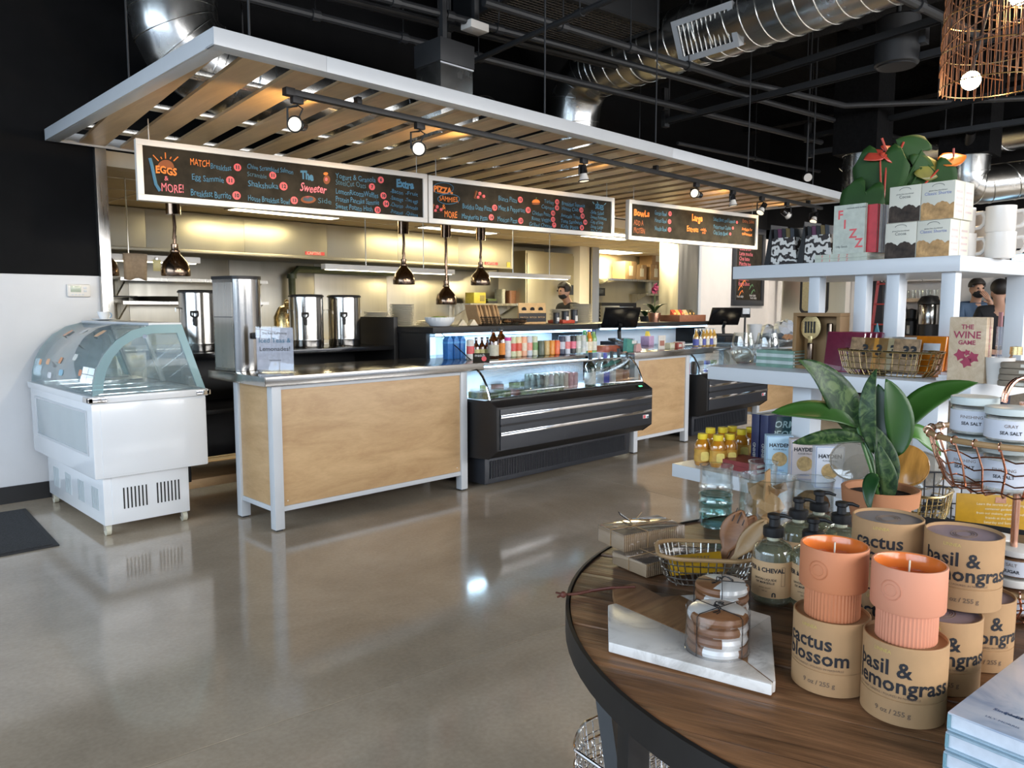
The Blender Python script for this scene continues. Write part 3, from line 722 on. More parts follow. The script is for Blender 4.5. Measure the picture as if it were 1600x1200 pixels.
# steel ledge with its black lit back shelf
lg = thing('steel_ledge', 'stainless ledge crowded with cans above the low cooler', 'ledge', (3.752, 4.11, .90))
pbox('slab', (0, 0, 0), (1.22, .60, .03), 'steel_top', lg, .003)
for u in (.05, 1.15): pbox('bracket', (u, .45, -.04), (u + .03, .58, 0), 'steel', lg)
bk = thing('drinks_shelf', 'black topped shelf unit with blue lit interior behind the cans', 'shelf', (3.75, 4.72, 0))
pbox('end_panel', (0, 0, .606), (.04, .50, 1.172), 'black', bk, .003); pbox('end_panel', (1.98, 0, .606), (2.02, .50, 1.172), 'black', bk, .003)
pbox('top', (-.01, -.10, 1.125), (2.03, .52, 1.175), 'black', bk, .004); pbox('back_panel', (.04, .46, .606), (1.98, .48, 1.12), 'case_white', bk, 0)
pbox('base', (0, .10, 0.0), (2.02, .50, .606), 'black', bk, .003); pbox('deck', (.04, .0, .895), (1.98, .46, .915), 'case_white', bk, 0)
for k in range(5): pbox('louvre', (.05, .10 + .05 * k, 1.105 - .006 * k), (1.97, .13 + .05 * k, 1.112 - .006 * k), 'charcoal', bk, 0)
G().cyl((.05, -.06, 1.112), (1.97, -.06, 1.112), .009, n=8).obj('led_tube', 'led', bk)
area('shelf_led', (4.76, 4.72, 1.10), (4.76, 4.9, .9), 1.8, .03, 12, (.5, .75, 1))
sg = thing('glass_guard', 'bent clear glass guard with dark edge at the drinks shelf end', 'glass guard', (3.83, 4.28, .93))
G().prism([(0.0, 0), (.34, .19), (.42, .235), (.42, 0)], 0, .006, 'x').obj('sheet', 'glass_clear', sg); G().tube([(0, .0, .002), (0, .34, .192), (0, .42, .236)], .004, 6).obj('edge', 'black', sg)
# ---------------------------------------------------------------- cans, bottles and cartons
CM = {}
def cm(c, rough=.35, metal=0):
    k = (c, rough, metal)
    if k not in CM: CM[k] = mat('print_%d' % len(CM), c, rough, metal, var=.12, nscale=40)
    return CM[k]
def can(label, loc, r, h, c, band=None, group=None, cat='can'):
    o = thing('drink_can', label, cat, loc, 0, group)
    G().lathe([(r*.8, 0), (r, .008), (r, h - .012), (r*.82, h - .002)], 16).obj('body', cm(c), o)
    G().lathe([(r*.84, h - .002), (r*.84, h), (r*.76, h), (r*.76, h - .004)], 16).obj('lid', 'chrome', o)
    if band: G().lathe([(r + .0006, h*.3), (r + .0006, h*.68)], 16).obj('print', cm(band), o)
    return o
def bottle(label, loc, r, h, gl, labc=None, cap=(.02, .02, .02), group=None, neck=.36, shoulder=.55, name='bottle', foil=None):
    o = thing(name, label, 'bottle', loc, 0, group); rn = r * neck
    G().lathe([(r*.9, 0), (r, .006), (r, h*shoulder), (r*.85, h*(shoulder+.08)), (rn*1.1, h*(shoulder+.2)), (rn, h*.96)], 16).obj('body', gl if isinstance(gl, str) else cm(gl, .12), o)
    if labc: G().lathe([(r + .0008, h*.10), (r + .0008, h*shoulder*.8)], 16).obj('label', cm(labc, .6), o)
    G().lathe([(rn*1.15, h*(.93 if not foil else .8)), (rn*1.2, h)], 12).obj('cap', cm(foil or cap, .35), o)
    return o
glass('glass_bottle_green', (.10, .22, .12), .14, .03, .35, (.02, .05, .03)); glass('glass_amber', (.35, .13, .03), .14, .03, .45, (.07, .022, .006)); glass('juice_yellow', (.95, .75, .3), .12, .03, .5, (.8, .5, .12))
ZL = .9305
def LX(px, Y=4.32): return PY(px, 560, Y).x
gc = 'drinks lined up on the steel ledge'
for i, px in enumerate((700, 710, 720)):
    o = thing('water_carton', ('blue water carton by the black end panel of the drinks shelf', 'blue water carton between two alike cartons on the ledge', 'blue water carton next to the fruit printed can')[i], 'carton', (LX(px, 4.5), 4.5, ZL), 0, gc)
    pbox('body', (-.026, -.03, 0), (.026, .03, .15), cm((.05, .22, .62)), o, .004); pbox('cap_band', (-.0265, -.0305, .12), (.0265, .0305, .135), cm((.12, .42, .85)), o, 0); G().prism([(-.026, .15), (.026, .15), (.005, .175), (-.005, .175)], -.028, .028, 'y').obj('gable', cm((.06, .28, .7)), o)
can('fruit printed white can beside the blue cartons', (LX(735), 4.32, ZL), .03, .155, (.72, .68, .62), (.75, .12, .12), gc)
for i, px in enumerate((744, 753, 762)): bottle(('small dark bottle with cream label next to the fruit can', 'small dark bottle with cream label in the middle of three', 'small dark bottle with cream label beside the tall amber bottles')[i], (LX(px, 4.4), 4.4, ZL), .028, .165, 'glass_amber', (.66, .62, .30), group=gc)
bottle('tall amber growler bottle with purple label on the ledge', (LX(771), 4.32, ZL), .042, .225, 'glass_amber', (.62, .58, .45), group=gc, shoulder=.6)
bottle('tall amber growler bottle with orange label on the ledge', (LX(783, 4.36), 4.36, ZL), .042, .235, 'glass_amber', (.85, .30, .05), group=gc, shoulder=.62)
o = can('slim can with magenta top and white body', (LX(793), 4.32, ZL), .029, .165, (.75, .72, .70), (.70, .68, .68), gc)
G().lathe([(.0295, .135), (.0295, .16)], 16).obj('top_band', cm((.75, .05, .30)), o)
fr = (((.62, .66, .42), (.72, .12, .10), 'yellow green can with red fruit print'), ((.82, .66, .40), (.72, .12, .06), 'cream can with red cherries print'), ((.85, .45, .28), (.82, .72, .55), 'coral can with cream fruit band'), ((.60, .66, .72), (.85, .35, .28), 'pale blue can with coral fruit band'), ((.62, .66, .48), (.20, .38, .15), 'sage can with green leaf print'))
for i, (a, b_, l) in enumerate(fr): can(l + ' on the ledge', (LX(801 + 8.4 * i), 4.32, ZL), .03, .165, a, b_, gc)
for i, (a, l) in enumerate((((.12, .14, .09), 'short dark olive can on the ledge'), ((.62, .44, .18), 'short tan can on the ledge'), ((.80, .32, .05), 'short orange can on the ledge'), ((.85, .18, .06), 'short red orange can on the ledge'))): can(l, (LX(842.5 + 8 * i), 4.30, ZL), .0305, .125, a, None, gc)
for i, (px, a, b_, l) in enumerate(((872, (.05, .06, .10), (.62, .64, .7), 'dark navy can with silver band'), (880, (.66, .70, .78), (.85, .25, .25), 'white can with a red round emblem'), (889, (.03, .03, .03), (.82, .22, .30), 'black can with a pink round emblem'), (897, (.50, .55, .45), (.70, .72, .65), 'pale sage sparkling can'), (905, (.66, .66, .60), (.55, .58, .55), 'pale grey sparkling can'))): can(l + ' on the ledge', (LX(px), 4.28, ZL), .0305, .16, a, b_, gc)
for i, (px, a, b_, cp_, l) in enumerate(((913, (.10, .32, .12), (.80, .82, .78), (.12, .5, .2), 'green capped juice bottle'), (920, (.80, .30, .04), (.85, .75, .55), (.1, .2, .7), 'orange juice bottle with blue cap'), (927, (.25, .45, .15), (.75, .72, .6), (.06, .1, .4), 'green juice bottle with navy cap'))): bottle(l + ' at the end of the ledge', (LX(px, 4.30), 4.30, ZL), .03, .2, a, b_, cp_, gc, neck=.5, shoulder=.62)
# ledge sign with red dot
o = thing('price_sign', 'small black sign with a red round price dot at the ledge corner', 'sign', P(752, 567, ZL), R(-40)); pbox('card', (-.06, -.003, 0), (.06, .003, .07), 'slate', o); G().cyl((.02, -.004, .03), (.02, -.003, .03), .018, n=16).obj('dot', 'chalk_red', o); text('match', .03, 'CENTER').xf(frame3((-.01, -.0036, .045), (1, 0, 0), (0, 0, 1))).obj('lettering', 'chalk_white', o)
# in the well: salad boxes, cans, wine bottles
mat('salad', (.10, .14, .04), .6, var=.9, nscale=60, bmp=1); mat('berry', (.16, .04, .03), .6, var=.9, nscale=60)
ZT = .6465
k = 0
spots = [(745, 619), (765, 620), (785, 616), (806, 614), (826, 613), (848, 608), (750, 607), (775, 606), (800, 603), (825, 602), (868, 607)]
for i, (px, py) in enumerate(spots):
    p = P(px, py, .66); p.z = ZT
    if p.y < 4.03: p.y = 4.03
    if i in (4, 5, 10): p.y = 4.08
    p.x = PY(px, 600, p.y).x
    o = thing('salad_box', 'clear lidded salad box in the low cooler well', 'food box', p, R(5 * (i % 3)), 'salad boxes in the cooler well')
    G().prism(rrect(.088, .12, .02), 0, .045).obj('salad', 'salad' if i % 4 != 3 else 'berry', o); 
    g = G(); g.join(G().prism(rrect(.094, .126, .02), .045, .049)); g.join(G().prism(rrect(.078, .10, .02), .049, .068)); g.obj('lid', 'acrylic', o)
for r_ in range(3):
    for i in range(8):
        px = 845 + 7.6 * i; Xc = PY(px, 600, 4.22).x
        col = ((.06, .07, .06), (.55, .56, .5), (.62, .58, .62), (.5, .52, .45), (.45, .47, .42), (.60, .50, .42), (.60, .35, .36), (.62, .40, .40))[i]
        can(('black', 'pale sage', 'pale lilac', 'grey green', 'dull green', 'tan', 'rose', 'dusty pink')[i] + ' slim can in the cooler well, ' + ('front', 'middle', 'back')[r_] + ' row', (Xc, 4.22 + .075 * r_, ZT), .028, .135, col, None, 'cans standing in the cooler well')
wb = ((930, 'glass_bottle_green', (.78, .78, .74), (.03, .03, .03), .30, 'wide green bottle with a white label'), (944, 'glass_clear', (.5, .55, .6), (.6, .6, .62), .29, 'clear bottle with a silver cap'), (953, 'glass_bottle_green', (.10, .12, .55), (.1, .1, .4), .29, 'bottle with a blue label'), (963, 'glass_bottle_green', (.80, .80, .76), (.02, .02, .02), .30, 'dark bottle with a square white label'), (974, 'glass_bottle_green', (.75, .45, .28), (.02, .02, .02), .32, 'dark sparkling bottle with black foil'), (984, 'glass_bottle_green', (.78, .42, .25), (.75, .35, .2), .29, 'dark bottle with copper foil neck'))
for px, gm, lc, fc, h, l in wb:
    bottle(l + ' at the end of the low cooler well', (PY(px - 8, 600, 4.12).x, 4.12, ZT), .040 if px != 930 else .048, h, gm, lc, fc, 'wine bottles in the cooler well', .34, .55, 'wine_bottle', foil=fc)
# ================================================================ ICE CREAM FREEZER
fz = thing('ice_cream_freezer', 'white scooping freezer with curved glass hood on casters by the white wall', 'freezer', (1.305, 4.62, 0))
mat('window_grey', (.50, .56, .58), .15, var=.02)
def fp(name, a, b_, mt, bev=.004, par=fz): return pbox(name, a, b_, mt, par, bev)
fp('body', (0, 0, .36), (.645, 1.30, .79), 'white_gloss', .012)
fp('end_cover', (.045, -.004, .375), (.63, 0, .78), 'white_gloss', .002)
fp('rim', (-.012, -.012, .79), (.657, 1.312, .832), 'white_gloss', .008)
fp('base', (.065, .09, .065), (.555, 1.24, .359), 'white_gloss', .005)
fp('base_cover', (.11, .086, .075), (.545, .09, .35), 'white_gloss', .001)
wn = fp('side_window', (-.003, .10, .50), (0, 1.14, .73), 'window_grey', .001)
for a, c in (((-.006, .08, .485), (-.001, 1.16, .50)), ((-.006, .08, .73), (-.001, 1.16, .745)), ((-.006, .08, .5), (-.001, .10, .73)), ((-.006, 1.14, .5), (-.001, 1.16, .73))): fp('window_trim', a, c, 'white_metal', .001, wn)
for gx in (.17, .36):
    for k in range(7): fp('vent_slot', (gx + k * .021, .084, .15), (gx + k * .021 + .008, .0865, .275), 'black', 0)
for gy in (.18, .45, .72, .99):
    for k in range(6): fp('vent_slot', (.062, gy + k * .022, .14), (.0655, gy + k * .022 + .008, .27), 'window_grey', 0)
for x, y in ((.09, .13), (.53, .13), (.09, 1.2), (.53, 1.2)):
    c = G().cyl((x - .013, y, .03), (x + .013, y, .03), .03, n=18).obj('caster', mat('caster_cream', (.62, .60, .48), .4), fz)
    G().box((x - .02, y - .012, .03), (x + .02, y + .012, .067)).obj('fork', 'steel', c)
prof = [(.0, .832), (.006, .90), (.028, .985), (.07, 1.065), (.135, 1.14), (.22, 1.195), (.33, 1.225), (.345, 1.226)]
back = [(.345, 1.226), (.505, 1.226), (.64, .832)]
g = G().sheet([[(x + .01, y, z_) for y in (.02, 1.28)] for x, z_ in prof]); g.obj('curved_glass', 'glass_green', fz, solid=.005)
full = [(x + .01, z_) for x, z_ in prof] + [(.515, 1.226), (.642, .832)]
cxm, czm = .34, .93
inn = []
for x, z_ in full:
    d = V((cxm - x, czm - z_)); inn.append((x + d.x * .17, z_ + d.y * .17 + (.0)))
inn = [(x, max(z_, .845)) for x, z_ in inn]
for y in (.0, 1.28):
    G().prism(full, y, y + .012, 'y').obj('end_glass', 'glass_green', fz)
    n_ = len(full); vs_ = [(x, y - .003, z_) for x, z_ in full] + [(x, y - .003, z_) for x, z_ in inn]
    vs_ += [(x, y + .015, z_) for x, z_ in full] + [(x, y + .015, z_) for x, z_ in inn]
    fs_ = []
    for i in range(n_ - 1):
        fs_ += [(i, i+1, n_+i+1, n_+i), (2*n_+i, 3*n_+i, 3*n_+i+1, 2*n_+i+1), (i, 2*n_+i, 2*n_+i+1, i+1), (n_+i, n_+i+1, 3*n_+i+1, 3*n_+i)]
    G().add(vs_, fs_).obj('frosted_border', 'glass_edge', fz)
G().cyl((.30, -.006, 1.16), (.30, -.003, 1.16), .012, n=14).obj('glass_bolt', 'chrome', fz)
fp('top_bar', (.33, .012, 1.215), (.52, 1.28, 1.237), 'white_metal')
for y in (.03, .64, 1.24):
    G().prism([(.500, 1.216), (.525, 1.216), (.648, .835), (.623, .835)], y, y + .03, 'y').obj('rear_post', 'steel', fz)
for y in (.06, .67): G().prism([(.512, 1.21), (.516, 1.21), (.637, .84), (.633, .84)], y, y + .57, 'y').obj('sliding_door', 'glass_clear', fz)
fp('tub', (.05, .05, .785), (.60, 1.25, .80), 'white_gloss')
for k in range(5): fp('divider', (.06, .06 + k * .28, .80), (.59, .075 + k * .28, .838), 'chrome', .001)
for x, y, sx, sy in ((-.02, -.02, .10, .03), (-.02, -.02, .03, .10), (.58, -.02, .085, .03), (.64, -.02, .028, .10)): fp('corner_guard', (x, y, .795), (x + sx, y + sy, .828), 'chrome', .006)
for y, z_, c, s_ in ((.25, .95, (.8, .35, .2), .06), (.45, 1.03, (.85, .85, .8), .08), (.7, 1.0, (.8, .38, .2), .06), (.62, .93, (.35, .6, .75), .09), (.95, .98, (.85, .5, .3), .08), (.85, .90, (.8, .82, .85), .09), (1.12, .97, (.8, .4, .2), .06), (.40, 1.17, (.85, .55, .35), .09), (.75, 1.18, (.8, .8, .8), .08), (1.0, 1.16, (.85, .5, .35), .07)):
    xs_ = [x for x, zz in prof]; zs_ = [zz for x, zz in prof]
    def xat(zv):
        for i in range(len(zs_) - 1):
            if zs_[i] <= zv <= zs_[i+1]: return xs_[i] + (xs_[i+1] - xs_[i]) * (zv - zs_[i]) / (zs_[i+1] - zs_[i]) + .005
        return .3
    rows = [[(xat(z_ + dz) - .001, y + dy * (1 - .3 * abs(dz) / .02), z_ + dz) for dy in (-s_/2, 0, s_/2)] for dz in (-.018, 0, .018)]
    G().sheet(rows).obj('decal', cm(c, .6), fz)
o = thing('small_cup', 'small white cup on a saucer standing on the freezer hood', 'cup', (1.305 + .43, 5.75, 1.2375))
G().lathe([(.03, 0), (.075, .008), (.078, .012), (.02, .006)], 20).obj('saucer', 'white_gloss', o); G().shell([(.022, .007), (.036, .04), (.04, .06), (.036, .06), (.02, .01)], 18).obj('bowl', 'white_gloss', o)
G().tube([(.038 + .014 * math.sin(a), 0, .036 + .016 * math.cos(a)) for a in [PI * i / 8 for i in range(9)]], .004, 6).obj('handle', cm((.25, .4, .6)), o)
# floor mat
o = thing('floor_mat', 'dark grey ribbed floor mat in front of the white wall', 'mat', (0, 0, 0))
q = [P(93, 853), P(40, 796), V((-.6, 5.80, 0)), V((-.9, 4.76, 0))]
cx_, cy_ = sum((p.x for p in q)) / 4, sum((p.y for p in q)) / 4
G().prism([(p.x, p.y) for p in q], .0005, .008).obj('rubber_edge', 'rubber', o); G().prism([(cx_ + (p.x - cx_) * .97, cy_ + (p.y - cy_) * .95) for p in q], .008, .012).obj('carpet', 'mat_carpet', o)
# thermostat
c = PY(122, 454, YW)
o = thing('thermostat', 'white thermostat on the white wall above the freezer', 'thermostat', (c.x, YW, c.z))
pbox('case', (-.075, -.028, -.045), (.075, -.0005, .045), 'frame_white', o, .012); pbox('screen', (-.055, -.030, -.012), (.012, -.028, .032), mat('lcd', (.42, .48, .38), .2), o, .001)
for k in range(4): pbox('button', (-.05 + .022 * k, -.030, -.033), (-.036 + .022 * k, -.028, -.025), 'white_metal', o, .001)
for k in range(2): pbox('button', (.028, -.031, -.01 + .022 * k), (.048, -.028, .004 + .022 * k), 'white_metal', o, .001)
# ================================================================ ON THE FIRST COUNTER
c = P(376, 578, .93)
o = thing('tea_dispenser', 'tall stainless slim tea dispenser with rounded front on the worktop', 'dispenser', (c.x, c.y, .9305), R(10))
poly = [(-.11, .16), (-.11, -.08)] + [(-.03 + .08 * 0 + .10 * math.cos(a) * 1.0, -.08 + .10 * math.sin(a)) for a in [PI + PI * i / 10 for i in range(1, 10)]] + [(.07, -.08), (.07, .16)]
poly = [(-.10, .12)] + [(-.10, -.08)] + [(.0 + .10 * math.cos(a), -.08 + .06 * math.sin(a)) for a in [PI + PI * i / 12 for i in range(1, 12)]] + [(.10, -.08), (.10, .12)]
G().prism(poly, .002, .57).obj('body', 'steel_urn', o, smooth=50); G().prism([(x * 1.04, y * 1.04) for x, y in poly], .57, .59).obj('lid', 'black', o)
pbox('side_plate', (-.1015, -.08, .02), (-.10, .11, .55), 'steel', o, 0); pbox('plate_seam', (-.1025, -.08, .335), (-.1015, .11, .339), 'charcoal', o, 0)
pbox('spout_handle', (-.01, -.19, .20), (.05, -.13, .24), 'black', o, .008)
def vsign(name, label, cat, loc, w_, h_, rz, lines, base=True, card=(.62, .62, .66)):
    o = thing(name, label, cat, loc, rz)
    pbox('card', (-w_/2, -.002, .02), (w_/2, .002, h_), cm(card, .4), o, 0)
    pbox('holder', (-w_/2 - .004, -.006, .012), (w_/2 + .004, -.0025, h_ + .008), 'acrylic', o, .0005)
    if base: pbox('foot', (-w_/2 - .008, -.045, 0), (w_/2 + .008, .04, .012), 'acrylic', o, .002)
    for tx, sz, zz, colr in lines:
        g = text(tx, sz, 'CENTER'); g.xf(frame3((0, -.0071, zz), (1, 0, 0), (0, 0, 1))); g.obj('lettering', colr, o)
    return o
vsign('tea_sign', 'upright clear sign reading iced teas and lemonades on the worktop', 'sign', tuple(P(431, 583, .9305)), .215, .275, R(-40), [('The Real Refreshing', .018, .235, 'charcoal'), ('Iced Teas &', .040, .185, 'chalk_blue'), ('Lemonades!', .038, .135, 'charcoal'), ('matchmarket', .013, .075, 'charcoal'), ('&', .03, .045, 'chalk_white')])
# ================================================================ BACK TABLE WITH URNS
bt = thing('back_table', 'black back bar table carrying the steel urns', 'table', (1.985, 5.08, 0))
pbox('top', (0, 0, .985), (1.72, .62, 1.02), 'black_gloss', bt, .003); pbox('end_panel', (1.72, 0, .03), (1.76, .62, 1.25), 'black', bt, .003); pbox('end_panel', (0, 0, .16), (.04, .62, .985), 'black', bt, .003)
pbox('shelf', (.04, 0.02, .60), (1.72, .60, .63), 'black', bt); pbox('back_panel', (.04, .58, .2), (1.72, .60, .98), 'black', bt, 0); pbox('plinth', (.0, .05, .10), (1.76, .62, .16), 'birch', bt, .002)
for x in (.05, 1.66): pbox('leg', (x, .3, 0), (x + .05, .35, .10), 'black', bt)
for k in range(14):
    o = G().lathe([(.032, 0), (.042, .016), (.044, .018), (.042, .019), (.03, .004)], 16).obj('paper_cup', 'frame_white'); o.location = (2.10, 5.14, .6305 + k * .0165)
    tag(o, 'white paper cup in the stack under the black back bar table', 'cup', 'stacked paper cups under the back table')
def urn(label, px, Y, r, h, z0=1.0205):
    X = PY(px, 500, Y).x
    o = thing('tea_urn', label, 'urn', (X, Y, z0), 0, 'round steel urns on the back table')
    G().lathe([(r*.97, 0), (r, .012), (r, .05), (r*1.012, .055), (r*1.012, .062), (r, .067), (r, h - .02), (r*.99, h - .01)], 40).obj('body', 'steel_urn', o)
    G().lathe([(r*1.05, h - .012), (r*1.06, h - .004), (r*.98, h + .006), (r*.5, h + .008), (0, h + .008)], 40).obj('lid', 'black', o)
    for s_ in (-1, 1): G().tube([(s_ * r, 0, h*.72), (s_ * (r + .03), 0, h*.72), (s_ * (r + .03), 0, h*.66)], .005, 6).obj('side_hook', 'steel', o)
    d = V((-.55, -.84, 0)); tp = d * (r + .02)
    f = G().cyl(d * r + V((0, 0, h*.52)), d * (r + .03) + V((0, 0, h*.52)), .014, n=12).obj('faucet', 'black', o)
    G().cyl(tp + V((0, 0, h*.44)), tp + V((0, 0, h*.56)), .013, n=10).obj('faucet_body', 'black', f)
    G().tube([tp + V((-.02, .01, h*.66)), tp + V((-.02, .01, h*.6)), tp + V((0, 0, h*.56)), tp + V((.02, -.01, h*.6)), tp + V((.02, -.01, h*.66))], .007, 6).obj('lever', 'black', f)
    G().cyl(tp + V((-.024, .012, h*.66)), tp + V((.024, -.012, h*.66)), .007, n=8).obj('lever_grip', 'black', f)
urn('round steel urn with black tap, nearest the white thermostat wall', 311, 5.33, .128, .42); urn('round steel urn with black tap, in the middle behind the tea sign', 479, 5.33, .128, .40); urn('round steel urn with black tap, against the black end panel', 538, 5.33, .128, .40)
o = thing('brass_kettle', 'brass toned rounded kettle half hidden behind the middle urn', 'kettle', (PY(449, 500, 5.86).x, 5.86, 0.95)); G().lathe([(.10, 0), (.11, .1), (.11, .3), (.07, .38), (0, .41)], 28).obj('body', 'gold', o); G().ball((0, 0, .42), .025).obj('knob', 'gold', o); G().box((-.1, -.1, -.95), (.1, .1, 0)).obj('stand', 'black', o)
# ================================================================ KITCHEN
hood = thing('exhaust_hood', 'long stainless exhaust hood across the kitchen back wall', 'hood', (1.86, 8.2, 1.91))
for k in range(6): pbox('front_panel', (1.05 * k + .002, 0, .03), (1.05 * (k + 1), .04, .42), 'steel_hood', hood, .001)
pbox('lip', (0, -.004, 0), (6.3, .10, .03), 'steel_hood', hood, .002); pbox('end_panel', (6.302, 0, 0), (6.32, .78, .42), 'steel_hood', hood, 0); pbox('filter_bank', (.02, .11, .05), (6.28, .70, .09), mat('filter_dark', (.07, .08, .05), .5), hood, 0)
for x in (2.85, 5.75): pbox('red_tag', (x, -.006, .045), (x + .26, -.001, .085), 'badge_red', hood, 0)
for x, l in ((2.85, 0), (5.75, 0)): text('CAPTIVE', .05).xf(frame3((x + .02, -.007, .05), (1, 0, 0), (0, 0, 1))).obj('lettering', 'chalk_white', hood)
pbox('yellow_tag', (6.2, -.006, .02), (6.27, -.001, .10), cm((.7, .6, .1)), hood, 0)
sw = thing('steel_splashback', 'stainless panelled splashback below the hood', 'splashback', (1.82, 8.96, 0))
for k in range(6): pbox('panel', (1.15 * k + .003, 0, .9), (1.15 * (k + 1), .03, 1.90), 'steel_wall', sw, .001)
o = thing('gas_pipe', 'olive pipe bending up the splashback behind the urns', 'pipe', PY(457, 470, 8.85)); z_ = o.location.z
G().tube([(0, 0, -.505), (0, 0, .32), (.08, 0, .40), (1.6, 0, .40)], .045, 10).obj('run', cm((.10, .12, .06)), o); G().cyl((0, 0, .28), (0, 0, .34), .06, n=12).obj('elbow_collar', cm((.10, .12, .06)), o)
kr = thing('cook_line', 'stainless cook line below the hood', 'kitchen counter', (2.0, 8.1, 0)); pbox('body', (0, 0, .02), (6.4, .84, .88), 'steel_wall', kr, .003); pbox('top', (-.02, -.03, .88), (6.42, .85, .91), 'steel', kr, .003)
for k in range(6): pbox('door', (.05 + 1.05 * k, -.012, .15), (1.0 + 1.05 * k, 0, .80), 'steel', kr, .002)
def kshelf(label, px0, px1, py, Y, dpt=.32, name='wall_shelf'):
    a, b_ = PY(px0, py, Y), PY(px1, py, Y); zz = (a.z + b_.z) / 2
    o = thing(name, label, 'shelf', (a.x, Y, zz)); W = b_.x - a.x
    pbox('board', (0, 0, -.02), (W, dpt, 0), 'steel', o, .002); pbox('lip', (0, -.004, -.035), (W, 0, .0), 'steel', o, 0)
    for u in (.05, W - .07): G().prism([(0.02, -.02), (dpt, -.02), (dpt, -.2)], u, u + .02, 'x').obj('bracket', 'steel', o)
    return o, zz, a.x, W
s1 = kshelf('upper steel wall shelf behind the first heat lamp', 188, 418, 436, 8.6, .34); s2 = kshelf('lower steel wall shelf holding a black pan', 192, 420, 471, 8.6, .34)
o = thing('frying_pan', 'black flat pan resting on the lower steel wall shelf', 'pan', (PY(258, 470, 8.7).x, 8.74, s2[1] + .001)); G().shell([(.0, .004), (.24, .004), (.30, .05), (.31, .05), (.25, 0), (0, 0)], 24).obj('bowl', 'black', o); G().box((-.6, -.02, .04), (-.28, .02, .055)).obj('handle', 'black', o)
s3 = kshelf('steel wall shelf with a yellow box and trays above the paper bags', 735, 812, 474, 8.5, .42)
def item(name, label, cat, px, Y, z0, parts, rz=0, group=None):
    X = PY(px, 480, Y).x; o = thing(name, label, cat, (X, Y, z0), rz, group)
    for nm, g, m_ in parts: g.obj(nm, m_, o, .002 if len(g.v) == 8 else 0)
    return o
item('yellow_box', 'yellow box at the end of the tray shelf', 'box', 743, 8.66, s3[1] + .001, [('body', box((-.12, -.1, 0), (.12, .1, .16)), cm((.65, .55, .08))), ('label', box((.0, -.102, .03), (.1, -.1, .12)), cm((.3, .25, .08)))])
item('tray_stack', 'flat dark trays with green contents on the tray shelf', 'tray', 762, 8.66, s3[1] + .001, [('lower_tray', box((-.10, -.12, 0), (.10, .12, .035)), 'charcoal'), ('upper_tray', box((-.09, -.1, .036), (.09, .1, .07)), cm((.1, .14, .05)))])
for px, c, w_, h_, l in ((797, (.22, .10, .05), .2, .2, 'brown food tub on the tray shelf'), (781, (.5, .5, .42), .07, .22, 'pale squeeze bottle pair on the tray shelf')):
    item('food_tub', l, 'tub', px, 8.66, s3[1] + .001, [('body', G().prism(rrect(w_, .2, .03), 0, h_*.8), cm(c)), ('lid', G().prism(rrect(w_*1.06, .21, .03), h_*.8, h_), cm(c))])
# heat lamps over the pass
def lamp(label, px, zb, Y=5.90):
    X = PY(px, 430, Y).x; o = thing('heat_lamp', label, 'lamp', (X, Y, zb), 0, 'bronze heat lamps over the pass')
    G().shell([(.102, 0), (.104, .006), (.103, .05), (.088, .10), (.055, .14), (.034, .165), (.026, .20), (.026, .235), (.02, .24), (.02, .20), (.03, .16), (.05, .135), (.083, .095), (.099, .05), (.1, .0)], 32).obj('shade', 'bronze', o)
    G().lathe([(.034, .175), (.036, .182), (.034, .19)], 20).obj('collar', 'bronze', o); G().ball((0, 0, .07), .04).obj('bulb', 'warm_lens', o)
    z1 = 2.02 - zb; G().tube([(0, 0, .235), (.004, 0, .3), (-.004, 0, z1 * .6), (.006, 0, z1 * .8), (0, 0, z1)], .013, 8).obj('stem', 'bronze', o)
    G().cyl((0, 0, z1), (0, 0, z1 + .15), .052, n=24).obj('canister', 'bronze', o); G().cyl((0, 0, z1 + .15), (0, 0, 2.461 - zb), .012, n=8).obj('rod', 'pipe_dark', o)
    l = bpy.data.lights.new('heat_lamp_glow', 'SPOT'); l.energy = 16; l.color = (1, .78, .48); l.spot_size = R(120); l.spot_blend = .7; l.shadow_soft_size = .05
    lo = bpy.data.objects.new('heat_lamp_glow', l); COL.objects.link(lo); lo.location = (X, Y, zb + .015)
    return o
lamp('bronze heat lamp nearest the steel door jamb', 275, 1.565); lamp('bronze heat lamp above the plate stacks', 631, 1.548)
o = lamp('bronze heat lamp hung lowest on a coiled cord', 697, 1.36)
G().tube([(.014 * math.cos(i * 1.0), .014 * math.sin(i * 1.0), .26 + .0022 * i) for i in range(200)], .003, 5).obj('coil_cord', 'bronze', o)
lamp('bronze heat lamp above the paper bag basket', 751, 1.562); lamp('bronze heat lamp half hidden by the steel door jamb', 163, 1.57, 6.35)
def trail(label, px0, px1, py, Y):
    a, b_ = PY(px0, py, Y), PY(px1, py, Y); zz = (a.z + b_.z) / 2; W = b_.x - a.x
    o = thing('lamp_rail', label, 'rail', (a.x, Y, zz))
    pbox('bar', (0, -.04, -.025), (W, .04, .025), 'frame_white', o, .003); pbox('tube_light', (.03, -.02, -.032), (W - .03, .02, -.025), 'panel_light', o, 0)
    for u in (W * .3, W * .75): G().cyl((u, 0, .025), (u, 0, 2.34 - zz), .005, n=6).obj('hanger', 'steel', o)
    return zz
zr = trail('white lamp rail holding a cloth towel', 150, 310, 404, 6.45); trail('white lamp rail behind the two middle heat lamps', 505, 707, 421, 6.45); trail('white lamp rail toward the kitchen steel cabinet', 760, 888, 431, 6.45)
X0 = PY(212, 420, 6.40).x
o = thing('cloth_towel', 'tan cloth towel hung over the white lamp rail', 'towel', (X0, 6.40, zr + .03))
